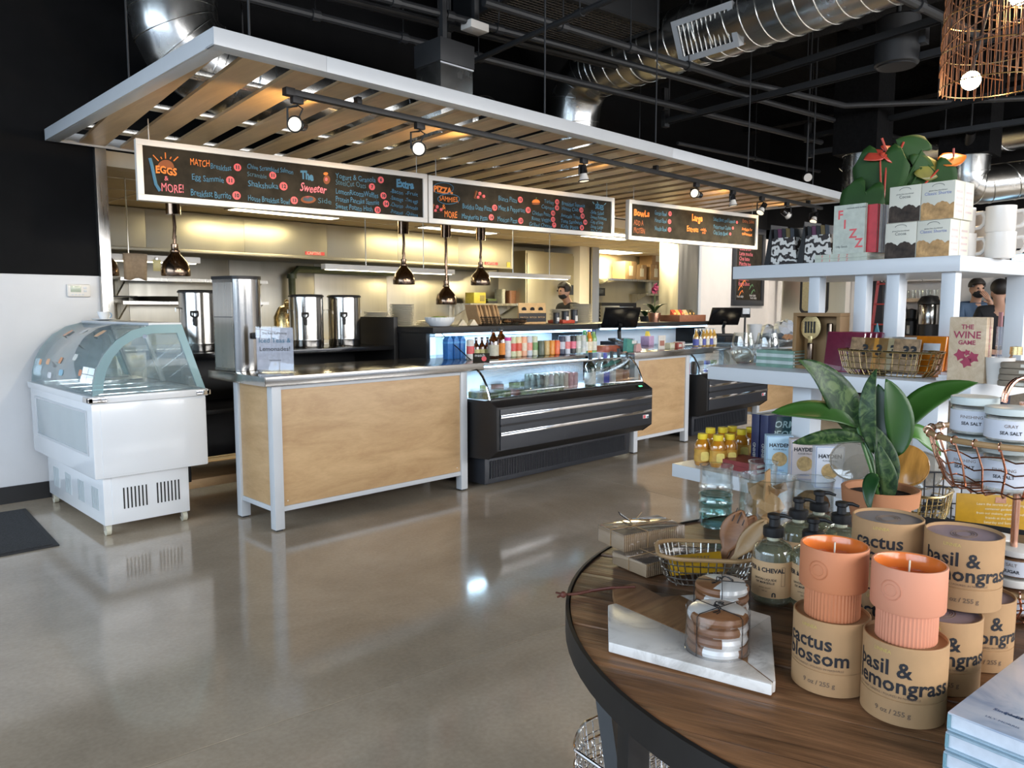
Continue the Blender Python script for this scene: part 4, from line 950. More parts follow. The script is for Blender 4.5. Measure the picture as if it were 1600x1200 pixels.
rows = [[(-.09 + .18 * j / 8 * (1 - .05 * i / 8), -.004 - .012 * math.sin(j * 1.3) * i / 8, -.20 * i / 8 - (.01 * math.sin(j) if i == 8 else 0)) for j in range(9)] for i in range(9)]
G().sheet(rows).obj('cloth', cm((.42, .32, .22), .9), o, solid=.006); pbox('fold', (-.09, -.004, -.004), (.09, .09, .002), cm((.42, .32, .22), .9), o)
item('paper_note', 'yellow paper note clipped to the lamp rail', 'note', 248, 6.40, zr - .10, [('sheet', box((-.03, -.004, 0), (.03, -.001, .09)), cm((.62, .55, .22))), ('clip', box((-.01, -.008, .085), (.01, .0, .11)), 'steel')])
# pass counter with plates
ps = thing('pass_counter', 'two tier steel pass counter loaded with plates', 'counter', (3.85, 5.72, 0))
pbox('top_shelf', (0, 0, 1.085), (5.3, .42, 1.12), 'steel', ps, .003); pbox('mid_shelf', (0, 0, .87), (5.3, .42, .90), 'steel', ps, .003)
for x in (.0, 1.7, 3.5, 5.25): pbox('post', (x, .36, 0), (x + .05, .41, 1.084), 'steel', ps, .002)
for x in (.0, 1.7, 3.5, 5.25): pbox('post', (x, .01, .0), (x + .05, .06, .869), 'steel', ps, .002); pbox('riser', (x, .01, .901), (x + .05, .06, 1.084), 'steel', ps, .002)
PLT = {}
def stack(label, cat, px, Y, z0, r, n, prof='plate', dz=.0125, jig=.004, c='plate_white', group=None):
    key = (prof, r, c)
    X = PY(px, 490, Y).x
    for k in range(n):
        if key not in PLT:
            g = G().lathe([(r*.55, 0), (r*.6, .001), (r, .013), (r, .016), (r*.62, .006), (0, .006)], 24) if prof == 'plate' else G().lathe([(r*.45, 0), (r*.8, .02), (r, .05), (r*.97, .05), (r*.7, .018), (0, .012)], 24)
            o = g.obj('plate' if prof == 'plate' else 'bowl', c); PLT[key] = o
        else:
            o = PLT[key].copy(); COL.objects.link(o)
        o.location = (X + random.uniform(-jig, jig), Y + random.uniform(-jig, jig), z0 + k * dz); tag(o, label, cat, group or label)
mat('plate_white', (.66, .62, .52), .3, var=.02)
stack('plate in the tall stack beside the low stack under the second heat lamp', 'plate', 628, 5.92, 1.121, .118, 19); stack('plate in the low stack next to the tall stack, by the black panel', 'plate', 588, 5.92, 1.121, .118, 13)
stack('plate in the short stack beside the white fluted bowl', 'plate', 669, 5.93, 1.121, .118, 6); stack('plate in the stack behind the coffee bags', 'plate', 876, 5.92, 1.121, .135, 15); stack('square edged plate in the stack in front of the cook', 'plate', 908, 5.92, 1.121, .135, 20)
stack('bowl in the leaning stack behind the register screen', 'bowl', 953, 5.92, 1.121, .125, 14, 'bowl', .014, .01); stack('plate in the low stack behind the register screen edge', 'plate', 990, 5.92, 1.121, .12, 6)
for px, c, w_, l in ((624, (.62, .50, .04), .13, 'yellow tub under the plate stacks'), (648, (.30, .03, .03), .10, 'dark red tub under the plate stacks'), (602, (.25, .02, .02), .11, 'red box behind the yellow tub')):
    item('storage_tub', l, 'tub', px, 5.85 + (.12 if 'box' in l else 0), .9005, [('body', G().prism(rrect(w_, .14, .03), 0, .12), cm(c)), ('lid', G().prism(rrect(w_*1.05, .15, .03), .12, .138), cm(tuple(v*.8 for v in c)))])
# far kitchen: steel cabinet, white jamb, shelf of boxes
o = thing('steel_cabinet', 'tall stainless cabinet at the far end of the cook line', 'cabinet', (8.62, 8.35, 0)); pbox('body', (0, 0, 0.05), (1.25, .62, 2.22), 'steel_hood', o, .004); pbox('door', (.02, -.02, .1), (1.23, -.001, 2.18), 'steel_hood', o, .004); pbox('handle', (1.12, -.06, 1.0), (1.15, -.02, 1.4), 'chrome', o, .004); pbox('foot', (.05, .05, 0), (1.2, .55, .05), 'black', o)
struct('trim_4', box((9.75, 8.2, 0), (10.0, 9.0, KC)), 'frame_white'); struct('trim_5', box((10.02, 8.15, 0), (10.2, 9.0, KC)), 'steel_wall')
item('wall_switch', 'black square switch plate on the white kitchen jamb', 'switch', 890, 8.19, 1.62, [('plate', box((-.08, -.012, -.08), (.08, .0, .08)), 'charcoal'), ('toggle', box((-.02, -.02, -.03), (.02, -.012, .03)), 'black')])
ks = kshelf('upper kitchen shelf stacked with cardboard boxes', 950, 1048, 437, 8.6, .38); ks2 = kshelf('lower kitchen shelf with stacked paper cups', 1010, 1046, 459, 8.6, .38)
mat('cardboard', (.36, .23, .12), .8, var=.08)
bxs = ((975, 0, .42, .33, 'cardboard box at the end of the upper kitchen shelf'), (992, 0, .36, .28, 'taped cardboard box beside the end box on the upper shelf'), (1014, 0, .42, .3, 'lower cardboard box in the double stack on the upper shelf'), (1038, 0, .40, .3, 'lower cardboard box next to the steel column'), (1016, .302, .42, .28, 'upper cardboard box in the double stack on the upper shelf'), (1040, .302, .40, .28, 'upper cardboard box next to the steel column'))
for px, dz, w_, h_, l in bxs:
    o = item('cardboard_box', l, 'box', px, 8.76, ks[1] + .001 + dz, [('carton', box((-w_/2+.03, -.15, 0), (w_/2-.03, .15, h_)), 'cardboard'), ('label', box((-.06, -.152, h_*.2), (.06, -.15, h_*.75)), cm((.66, .62, .5))), ('tape', box((-.02, -.1515, h_*.75), (.02, .151, h_+.0015)), cm((.5, .4, .25)))], group='cardboard boxes on the kitchen shelf')
for i, px in enumerate((1013, 1021, 1029, 1037)):
    for k in range(5):
        o = G().lathe([(.05, 0), (.07, .12), (.065, .12), (.04, .01)], 14).obj('cup', cm((.62, .60, .52))); o.location = (PY(px, 450, 8.75).x, 8.75, ks2[1] + .001 + k * .032); tag(o, 'pale cup in the cup stacks on the lower kitchen shelf', 'cup', 'cup stacks on the kitchen shelf')
o = item('espresso_grinder', 'black grinder rack with two white hoppers on the kitchen wall', 'grinder', 928, 8.695, 1.55, [('bracket', box((-.32, 0, 0), (.32, .3, .14)), 'black'), ('plaque', box((-.26, -.01, .03), (.26, 0, .11)), 'charcoal')])
for dx in (-.16, .16): G().lathe([(.09, .142), (.11, .17), (.1, .36), (.06, .4)], 18, (dx, .15, 0)).obj('hopper', cm((.66, .63, .52)), o); G().lathe([(.112, .2), (.112, .23)], 18, (dx, .15, 0)).obj('band', 'black', o)
item('black_oven', 'black oven box on the far kitchen counter', 'oven', 968, 8.2, .92, [('body', box((-.5, 0, 0), (.5, .55, .5)), 'black'), ('door', box((-.46, -.02, .06), (.4, 0, .42)), 'black_gloss'), ('handle', box((-.4, -.05, .40), (.34, -.02, .43)), 'steel')])
kr = thing('far_kitchen_counter', 'steel counter under the far kitchen shelves', 'counter', (10.3, 8.1, 0)); pbox('body', (0, 0, .02), (3.0, .85, .88), 'steel_wall', kr, .003); pbox('top', (-.02, -.03, .88), (3.02, .86, .915), 'steel', kr, .003)
# ================================================================ ON TOP OF THE DRINKS SHELF AND REGISTER COUNTER
ZB = 1.1755
def at(px, Y, z0): return (PY(px, 500, Y).x, Y, z0)
o = thing('fluted_bowl', 'white fluted bowl of greens on the black drinks shelf', 'bowl', at(687, 4.92, ZB))
g = G().shell([(.0, .004), (.075, .004), (.11, .04), (.118, .072), (.122, .072), (.116, .036), (.08, 0), (0, 0)], 40)
for p in g.v:
    k_ = 1 + .025 * math.cos(20 * math.atan2(p.y, p.x)); p.x *= k_; p.y *= k_
g.obj('body', 'white_gloss', o); G().ball((-.03, 0, .06), .05, sc=(1.3, 1, .45)).ball((.05, .02, .062), .045, sc=(1, 1, .4)).obj('greens', cm((.20, .26, .05), .6), o)
mat('kraft', (.40, .24, .11), .75, var=.08, nscale=20)
for i, (px, l) in enumerate(((722, 'cream folded menu card beside the fluted bowl'), (738, 'cream folded menu card beside the wire basket'))):
    o = thing('menu_card', l, 'card', at(px, 4.9, ZB), R(-30 + 10 * i)); G().prism([(-.04, 0), (.04, 0), (.004, .05), (-.004, .05)], -.04, .04, 'y').obj('tent', cm((.62, .55, .40)), o)
def wire_basket(o, w_, d, h, mt, nx=10, ny=6, nz=4, flare=1.12, r=.002, rim=None, rimr=.004):
    def pt(u, v_, k): f = 1 + (flare - 1) * k; return (u * w_/2 * f, v_ * d/2 * f, h * k)
    g = G(); edge = []
    N = 2 * (nx + ny)
    def per(i):
        i %= N
        if i < nx: return (-1 + 2 * i / nx, -1)
        if i < nx + ny: return (1, -1 + 2 * (i - nx) / ny)
        if i < 2 * nx + ny: return (1 - 2 * (i - nx - ny) / nx, 1)
        return (-1, 1 - 2 * (i - 2*nx - ny) / ny)
    def soft(u, v_):
        m = max(abs(u), abs(v_)); l_ = math.hypot(u, v_); f = (m / l_) * 1.16; f = min(1, f); return (u * f, v_ * f)
    for i in range(N):
        u, v_ = soft(*per(i)); g.tube([pt(u*.9, v_*.9, 0), pt(u, v_, .3), pt(u, v_, 1)], r, 5)
    for k in range(nz):
        kk = k / nz if k else .02
        g.tube([pt(*[c_ * (.9 if k == 0 else 1) for c_ in soft(*per(i))], kk) for i in range(N)], r, 5, True)
    for i in range(1, nx): x = -1 + 2*i/nx; g.tube([pt(x*.9, -.9, 0), pt(x*.9, .9, 0)], r, 4)
    g.obj('wire_cage', mt, o)
    G().tube([pt(*soft(*per(i)), 1) for i in range(N)], rimr, 7, True).obj('rim', rim or mt, o)
o = thing('wire_basket', 'black wire basket holding brown paper packets on the drinks shelf', 'basket', at(757, 4.92, ZB), R(8)); wire_basket(o, .26, .2, .07, 'black')
bagl = ('nearest the fluted bowl', 'second along', 'third along', 'fourth along', 'fifth along', 'next to the coffee bags')
for k in range(6):
    X, Y_, _ = at(757, 4.92, 0)
    o = thing('paper_packet', 'brown paper packet standing in the black wire basket, ' + bagl[k], 'packet', (X - .12 + .048 * k, 4.90 + .012 * (k % 2), ZB + .012), rot=(0, R(-22), R(8)), group='paper packets in the wire basket')
    G().prism([(-.012, 0), (.012, 0), (.016, .12), (.004, .175), (-.004, .175), (-.014, .12)], -.065, .065, 'y').obj('bag', 'kraft', o); pbox('label', (.0165, -.03, .05), (.0175, .03, .11), cm((.55, .42, .28)), o, 0)
o = thing('snack_basket', 'low black wire basket of wrapped cookies on the drinks shelf', 'basket', at(800, 4.92, ZB), R(5)); wire_basket(o, .22, .18, .05, 'black')
for k in range(7):
    X, Y_, _ = at(800, 4.92, 0)
    o = thing('wrapped_cookie', 'wrapped brown cookie in the low wire basket', 'cookie', (X - .09 + .03 * k, 4.88 + .05 * (k % 3), ZB + .016 + .012 * (k % 2)), R(30 * k), 'wrapped cookies in the low basket'); G().lathe([(.03, 0), (.042, .01), (.035, .022), (0, .026)], 14).obj('cookie', cm((.30, .15, .06)), o); G().lathe([(.046, .004), (.05, .010), (.04, .028)], 12).obj('wrapper', 'acrylic', o)
for k, px in enumerate((818, 831, 844)):
    o = thing('coffee_bag', ('tan and black coffee bag next to the cookie basket', 'tan and black coffee bag in the middle of three', 'tan and black coffee bag next to the black tins')[k], 'coffee bag', at(px, 4.95, ZB), R(-35), 'coffee bags on the drinks shelf')
    G().prism([(-.03, 0), (.03, 0), (.035, .1), (.006, .195), (-.006, .195), (-.035, .1)], -.05, .05, 'x').obj('bag', cm((.62, .40, .18), .6), o); G().prism([(-.0312, .02), (-.0358, .1), (-.0348, .102), (-.0302, .02)], -.0505, .0505, 'x').obj('black_band', 'black', o)
    G().cyl((0, -.0285, .135), (0, -.024, .136), .022, n=16).obj('emblem', 'black', o); text('MATCH', .022, 'CENTER').xf(frame3((0, -.0352, .055), (1, 0, 0), (0, -.05, 1))).obj('lettering', cm((.62, .40, .18), .6), o)
for k, (px, r_, h) in enumerate(((869, .03, .105), (883, .036, .12), (897, .036, .135))):
    o = thing('black_tin', ('short black tin with a white label on the drinks shelf', 'middle black tin with a white label on the drinks shelf', 'tallest black tin at the end of the drinks shelf')[k], 'tin', at(px, 4.95, ZB)); G().lathe([(r_, 0), (r_, h)], 20).obj('body', 'charcoal', o); G().lathe([(r_*1.03, h*.9), (r_*1.03, h), (0, h + .001)], 20).obj('lid', 'black', o); pbox('label', (-.022, -r_ - .001, .02), (.012, -r_*.8, h*.55), cm((.6, .6, .6)), o, 0)
def register(label, px, Y, z0, rz, sc=1):
    o = thing('pos_register', label, 'register', at(px, Y, z0), rz)
    pbox('base', (-.11 * sc, -.08 * sc, 0), (.11 * sc, .10 * sc, .025), 'black', o, .006); G().tube([(0, .04, .02), (0, .06, .10 * sc), (0, 0, .17 * sc)], .02 * sc, 10).obj('arm', 'black', o)
    g = G().box((-.19 * sc, -.012, -.13 * sc), (.19 * sc, .012, .13 * sc)); g.xf(Mx.Translation((0, 0, .24 * sc)) @ Mx.Rotation(R(38), 4, 'X')); s_ = g.obj('screen', 'black_gloss', o, .005)
    return o
register('black register screen tilted on the steel worktop behind the juice bottles', 970, 4.62, 1.0, R(-38), .95); register('black register screen near the chalkboard wall', 1133, 4.6, 1.0, R(-42), .95)
for px, l in ((970, 'black box stand under the first register'), (1133, 'black box stand under the second register')): o = thing('register_stand', l, 'stand', at(px, 4.62, .9305)); pbox('box', (-.16, -.09, 0), (.16, .13, .066), 'charcoal', o, .004); pbox('drawer_front', (-.15, -.096, .008), (.15, -.09, .058), 'black', o, .002)
o = thing('card_reader', 'small card reader on a stalk beside the second register', 'card reader', at(1164, 4.5, .9305), R(-30)); G().cyl((0, 0, 0), (0, 0, .28), .012).obj('stalk', 'black', o); pbox('face', (-.06, -.02, .28), (.06, .01, .40), 'black_gloss', o, .006); pbox('screen', (-.045, -.022, .325), (.045, -.02, .39), cm((.5, .55, .62), .1), o, 0)
o = thing('acrylic_box', 'clear acrylic box of wrapped treats before the register', 'box', at(977, 4.32, .9305), R(5)); pbox('case', (-.075, -.06, 0), (.075, .06, .11), 'acrylic', o, .002); pbox('treats', (-.07, -.055, .002), (.07, .055, .06), cm((.35, .2, .15)), o, .01); pbox('price_tag', (-.05, -.062, .06), (-.015, -.061, .10), cm((.7, .7, .7)), o, 0)
o = thing('candy_tray', 'rust red tray of candy on the worktop beside the juice bottles', 'tray', at(949, 4.28, .9305), R(4)); G().prism(rrect(.26, .16, .05), 0, .05).obj('tray', cm((.35, .09, .05)), o, .004); G().prism(rrect(.23, .13, .05), .05, .058).obj('candy', cm((.45, .14, .06)), o)
o = thing('treat_bags', 'teal and pink packets leaning together on the worktop', 'packet', at(985, 4.15, .9305), R(5)); G().prism([(-.09, 0), (.09, 0), (.05, .1), (-.08, .12)], -.02, .02, 'y').obj('teal_packet', cm((.08, .30, .24)), o); G().prism([(.02, 0), (.13, .0), (.10, .07), (.03, .06)], -.05, -.024, 'y').obj('pink_packet', cm((.65, .38, .36)), o); pbox('label', (.0, -.022, .07), (.08, -.0205, .10), cm((.75, .75, .72)), o, 0)
o = thing('tissue_box', 'small lilac box with a yellow top near the copper planter', 'box', at(1012, 4.72, .9305), R(10)); pbox('box', (-.06, -.05, 0), (.06, .05, .10), cm((.42, .30, .50)), o, .004); G().prism([(-.02, .1), (.03, .1), (.0, .15)], -.02, .02, 'y').obj('tissue', cm((.75, .6, .1)), o)
o = thing('red_napkin_tray', 'red tray beside the register screen', 'tray', (5.67, 5.0, ZB)); pbox('tray', (-.09, -.1, 0), (.09, .1, .03), cm((.45, .06, .03)), o, .006); pbox('liner', (-.075, -.08, .03), (.075, .08, .034), cm((.5, .1, .05)), o, 0)
# second lit shelf with snack crate and orchid
b2 = thing('drinks_shelf', 'black topped shelf with snack crate, past the register counter', 'shelf', (6.05, 4.90, 0))
pbox('top', (-.05, -.12, 1.125), (2.20, .42, 1.17), 'black', b2, .004); pbox('end_panel', (0, 0, .02), (.04, .42, 1.124), 'black', b2); pbox('end_panel', (2.10, 0, .02), (2.14, .42, 1.124), 'black', b2); pbox('back_panel', (.04, .39, .02), (2.10, .41, 1.12), 'case_white', b2, 0); pbox('deck', (.04, .0, .88), (2.10, .39, .90), 'case_white', b2, 0)
G().cyl((.05, -.05, 1.112), (2.09, -.05, 1.112), .008, n=8).obj('led_tube', 'led', b2)
sc_ = thing('snack_crate', 'copper brown crate filled with snack bags on the far shelf', 'crate', at(1067, 4.95, 1.1705), R(-3))
for a, c in (((-.26, -.14, 0), (.26, -.125, .075)), ((-.26, .125, 0), (.26, .14, .075)), ((-.26, -.125, 0), (-.245, .125, .075)), ((.245, -.125, 0), (.26, .125, .075)), ((-.245, -.125, 0), (.245, .125, .01))): pbox('board', a, c, cm((.22, .09, .05), .35), sc_)
wc = ((.6, .12, .06), (.75, .45, .12), (.62, .08, .08), (.75, .55, .3), (.12, .10, .06), (.10, .08, .05))
for k in range(6):
    X, Y_, z_ = at(1067, 4.95, 1.1705)
    o = thing('snack_bag', ('red', 'golden', 'dark red', 'tan', 'black', 'dark brown')[k] + ' foil snack bag standing in the copper crate', 'snack bag', (X - .2 + .08 * k, 4.93, z_ + .0105), rot=(R(-18), 0, R(8 * (k % 3) - 8)), group='snack bags in the crate'); G().prism([(-.015, 0), (.015, 0), (.025, .07), (.003, .13), (-.003, .13), (-.025, .07)], -.035, .035, 'x').obj('bag', cm(wc[k], .25), o); G().cyl((0, -.026, .07), (0, -.02, .072), .02, n=12).obj('print', cm((.8, .5, .15)), o)
o = thing('orchid', 'purple orchid in a copper pot on the far shelf', 'orchid', at(1022, 4.98, 1.1705)); G().shell([(.0, .003), (.05, .003), (.07, .1), (.075, .1), (.055, 0), (0, 0)], 20).obj('pot', 'copper', o); G().lathe([(.068, .085), (0, .09)], 16).obj('moss', 'black', o)
def leafmesh(path, width, up=(0, 0, 1), n=9, cup=.15, tip=1.0, base=.0, wave=0, m=5):
    path = [V(p) for p in path]; rows = []
    def bez(t_):
        q = list(path)
        while len(q) > 1: q = [q[i].lerp(q[i+1], t_) for i in range(len(q) - 1)]
        return q[0]
    for i in range(n + 1):
        t_ = i / n; p = bez(t_); d = (bez(min(1, t_ + .02)) - bez(max(0, t_ - .02))).normalized()
        s_ = d.cross(V(up)).normalized(); nn_ = s_.cross(d)
        w_ = width * (math.sin(PI * min(1, (t_ * (1 - base) + base)) ** .85) ** .8) * .5
        if i == n: w_ = .0005
        rows.append([p + s_ * w_ * u + nn_ * (cup * w_ * u * u + wave * w_ * math.sin(i * 1.7) * u) for u in [-1 + 2 * j / (m - 1) for j in range(m)]])
    return G().sheet(rows)
mat('leaf_dark', (.012, .035, .010), .35, var=.3, nscale=8); mat('orchid_purple', (.20, .01, .05), .5)
G().tube([(0, 0, .09), (-.02, -.02, .22), (-.07, -.05, .33), (-.13, -.08, .38)], .004, 6).obj('stem', cm((.1, .16, .05)), o)
for k in range(4): leafmesh([(0, 0, .09), (.06 * math.cos(k * 1.6), .06 * math.sin(k * 1.6), .2), (.16 * math.cos(k * 1.6), .16 * math.sin(k * 1.6), .2)], .06).obj('leaf', 'leaf_dark', o, solid=.002)
for k, (x, y, z_) in enumerate(((-.10, -.07, .36), (-.13, -.09, .385), (-.15, -.08, .35))):
    g = G()
    for a in range(5): g.join(leafmesh([(0, 0, 0), (.03 * math.cos(a * 1.257), -.01, .03 * math.sin(a * 1.257)), (.05 * math.cos(a * 1.257), -.02, .05 * math.sin(a * 1.257))], .035, (0, 1, 0), 5, .1, m=3), Mx.Translation((x, y, z_)))
    g.obj('flower', 'orchid_purple', o, solid=.002)
o = thing('black_planter', 'round dark green planter leaf beside the copper orchid pot', 'planter', at(1008, 5.18, 1.1705)); G().shell([(.0, .004), (.05, .004), (.06, .06), (.065, .06), (.055, 0), (0, 0)], 20).obj('pot', 'black', o)
for k in range(5): leafmesh([(0, 0, .05), (.06 * math.cos(k * 1.3), .06 * math.sin(k * 1.3), .16), (.15 * math.cos(k * 1.3), .15 * math.sin(k * 1.3), .10)], .07).obj('leaf', 'leaf_dark', o, solid=.002)
# goods at the far end
o = thing('price_card', 'small white card propped on the register worktop', 'card', at(1035, 4.2, .9305), R(-10)); pbox('card', (-.05, -.002, .0), (.05, .002, .13), cm((.7, .65, .58)), o, 0); pbox('picture', (-.03, -.003, .03), (.03, -.002, .08), cm((.4, .15, .1)), o, 0)
for k, (px, c, l) in enumerate(((1046, (.62, .58, .38), 'cream candy box'), (1058, (.40, .08, .06), 'dark red candy box'), (1062, (.6, .5, .5), 'pale candy box'))): o = thing('candy_box', l + ' on the register worktop edge', 'box', at(px, 4.18 + .1 * (k == 2), .9305), R(6)); pbox('box', (-.05, -.04, 0), (.05, .04, .055), cm(c), o, .004); pbox('label', (-.03, -.0415, .012), (.03, -.04, .042), cm((.75, .7, .6)), o, 0)
for k in range(6):
    bottle(('pale lemonade', 'clear soda', 'yellow lemonade', 'amber tea', 'golden juice', 'amber cider')[k] + ' bottle standing at the second cooler', (PY(1087 + 5.6 * k, 545, 4.4).x, 4.4, .906), .032, .2, 'juice_yellow' if k != 1 else 'glass_clear', (.75, .72, .6) if k % 2 else (.1, .12, .4), (.7, .7, .68), 'drinks at the second cooler', .45, .55)
sl = thing('steel_ledge', 'steel ledge carrying juice bottles above the second cooler', 'ledge', (6.85, 4.22, .876)); pbox('slab', (0, 0, 0), (1.0, .5, .03), 'steel_top', sl, .002); pbox('bracket', (.05, .4, -.05), (.1, .5, 0), 'steel', sl)
for k in range(5): can(('red capped cola can', 'dark cola can', 'grey soda can', 'blue soda can', 'green soda can')[k] + ' in the second cooler well', (6.72 + .13 * k, 4.22, .647), .033, .13, ((.6, .04, .05), (.03, .02, .02), (.4, .4, .4), (.08, .1, .4), (.25, .35, .1))[k], (.7, .7, .7) if k > 1 else None, 'cans in the second cooler')
o = thing('white_bucket', 'grey white pail on the far worktop', 'pail', at(1179, 4.5, .9305)); G().shell([(0, .004), (.06, .004), (.085, .2), (.09, .2), (.065, 0), (0, 0)], 24).obj('pail', 'white_metal', o); G().tube([(-.088, 0, .19), (0, -.06, .16), (.088, 0, .19)], .003, 5).obj('handle', 'steel', o)
mat('plastic_bag', (.62, .66, .72), .2, var=.1, nscale=12)
for px, Y, s_, l in ((1200, 4.5, .13, 'crumpled clear bag of bread on the far worktop'), (1228, 4.3, .17, 'pile of white paper bags on the far worktop')):
    o = thing('crumpled_bag', l, 'bag', at(px, Y, .9305)); g = G().ball((0, 0, s_ * .7), s_, 16, 10, (1, .8, .7))
    rnd = random.Random(px)
    for p in g.v: p += V((rnd.uniform(-1, 1), rnd.uniform(-1, 1), rnd.uniform(-1, 1))) * s_ * .16
    for p in g.v: p.z = max(p.z, 0.001)
    g.obj('bag', 'plastic_bag', o, smooth=20); G().ball((.02, -.02, s_ * .58), s_ * .5, 10, 6).obj('contents', cm((.4, .25, .15)), o)
o = thing('pretzel_basket', 'tray of brown bread sticks at the far worktop edge', 'tray', at(1232, 4.12, .9305)); pbox('tray', (-.16, -.08, 0), (.16, .08, .02), 'steel', o)
for k in range(6): G().tube([(-.14 + .03 * k, -.06, .035 + .012 * (k % 3)), (-.02 + .03 * k, .05, .045 + .012 * (k % 3))], .016, 8).obj('bread_stick', cm((.35, .16, .06)), o)
# tall chalkboard on the wall
c0, c1 = PY(1145, 352, YW), PY(1190, 478, YW)
o = thing('wall_chalkboard', 'tall framed chalkboard on the wall beside the kitchen opening', 'chalkboard', (c0.x, YW, c1.z)); W, Hh = c1.x - c0.x, c0.z - c1.z; f = .09
for a, c in (((0, -.04, 0), (W, -.001, f)), ((0, -.04, Hh - f), (W, -.001, Hh)), ((0, -.04, f), (f, -.001, Hh - f)), ((W - f, -.04, f), (W, -.001, Hh - f))): pbox('frame', a, c, 'charcoal', o, .003)
pbox('slate', (f, -.02, f), (W - f, -.002, Hh - f), 'slate', o, 0)
for k, tx in enumerate(('Daily roast', 'Drip coffee', 'Cold brew', 'Latte mocha', 'Chai latte', 'Matcha tea', 'Hot cocoa', 'Espresso', 'Steamers', 'Extra shot')): text(tx, .085).xf(frame3((f + .1, -.021, Hh - f - .12 - .078 * k), (1, 0, 0), (0, 0, 1))).obj('lettering', 'chalk_pink', o)
for k, (x, z_, c) in enumerate(((.25, .28, 'orange'), (.35, .36, 'orange'), (.28, .2, 'orange'), (.6, .3, 'green'), (.66, .22, 'green'))): G().prism([(x + .07 * math.cos(i), z_ + .05 * math.sin(i * 1.4)) for i in range(6)], -.022, -.0205, 'y').obj('drawing', 'chalk_' + c, o)
for x, z_ in ((.15, .13), (.55, .15), (.58, .11)): text('fresh daily', .05).xf(frame3((x, -.021, z_), (1, 0, 0), (0, 0, 1))).obj('lettering', 'chalk_white', o)
# steel door on the far wall
c0, c1 = PX(1225, 430, 12), PX(1325, 430, 12)
o = thing('door_1', 'x', 'x'); del o['label']; del o['category']; tag(o, kind='structure'); o.location = (12, c1.y, 0); W = c0.y - c1.y
pbox('leaf', (-.05, 0, .01), (-.005, W, 2.1), 'steel_hood', o, .003)
wy = PX(1275, 450, 12).y - c1.y
G().prism(rrect(.46, .62, .08, 5, wy, 1.55), -.062, -.05, 'x').obj('window_gasket', 'black', o); G().prism(rrect(.38, .54, .06, 5, wy, 1.55), -.066, -.062, 'x').obj('window_pane', cm((.25, .22, .12), .1), o)
pbox('kick_plate', (-.056, .05, .1), (-.05, W - .05, .5), 'steel', o, 0)
for y in (-.07, W): pbox('jamb', (-.07, y, 0), (-.001, y + .07, 2.17), 'frame_white', o, .002)
# ================================================================ WHITE TIERED DISPLAY SHELVES
TSH = R(-7.5); SX = V((math.cos(TSH), math.sin(TSH), 0)); SY = V((-math.sin(TSH), math.cos(TSH), 0))
sh = thing('display_shelves', 'white three tier retail display shelves beside the round table', 'shelves', (2.38, 1.0, 0), TSH)
shm = Mx.Translation((2.38, 1.0, 0)) @ Mx.Rotation(TSH, 4, 'Z'); shi = shm.inverted()
ZT3, ZT2, ZT1 = 1.48, 1.11, .75
def loc_sh(p): return shi @ V(p)
t0, t1 = loc_sh(P(1497.5, 398, ZT3)), loc_sh(P(1149, 417, ZT3)); m0, m1 = loc_sh(P(1525, 601, ZT2)), loc_sh(P(1097, 572.4, ZT2)); l1 = loc_sh(P(1050, 724, ZT1))
XT, XM, XL = (t0.x + t1.x) / 2, (m0.x + m1.x) / 2, l1.x
TH = .048
pbox('shelf_board', (XT, t0.y, ZT3 - TH), (XT + .62, t1.y, ZT3), 'white_metal', sh, .003)
pbox('shelf_board', (XM, m0.y, ZT2 - TH), (XT + .62 + (XT - XM), m1.y, ZT2), 'white_metal', sh, .003)
pbox('shelf_board', (XL, m0.y - .15, ZT1 - TH), (XT + .62 + (XT - XL), l1.y, ZT1), 'white_metal', sh, .003)
def sray(px, xl):                                           # y (shelf frame) where the pixel column meets the line x = xl
    d = shi.to_3x3() @ ray(px, 480); c = shi @ CAM; t_ = (xl - c.x) / d.x; return c.y + d.y * t_
def SP(px, inset, z_, edge=None):                           # a spot on a shelf, given its pixel column and its distance from the shelf edge
    xl = (XT if edge is None else edge) + inset; return shm @ V((xl, sray(px, xl), z_))
for px in (1485, 1399, 1349, 1277):
    y = sray(px, XT + .05)
    pbox('post', (XT + .025, y - .021, ZT2), (XT + .067, y + .021, ZT3 - TH), 'white_metal', sh, .002)
for y in (sray(1399, XT + .55), t0.y + .03): pbox('post', (XT + .52, y - .03, ZT2), (XT + .575, y + .03, ZT3 - TH), 'white_metal', sh, .002)
for px in (1268, 1465):
    y = sray(px, XM + .16); pbox('post', (XM + .12, y - .035, ZT1), (XM + .19, y + .035, ZT2 - TH), 'white_metal', sh, .002)
for y in (m0.y - .05, l1.y - .15):
    for x in (XL + .45, XT + .5): pbox('leg', (x, y - .035, 0), (x + .07, y + .035, ZT1 - TH), 'white_metal', sh, .002)
FT = TSH                                                    # rotation of goods standing square on the shelves
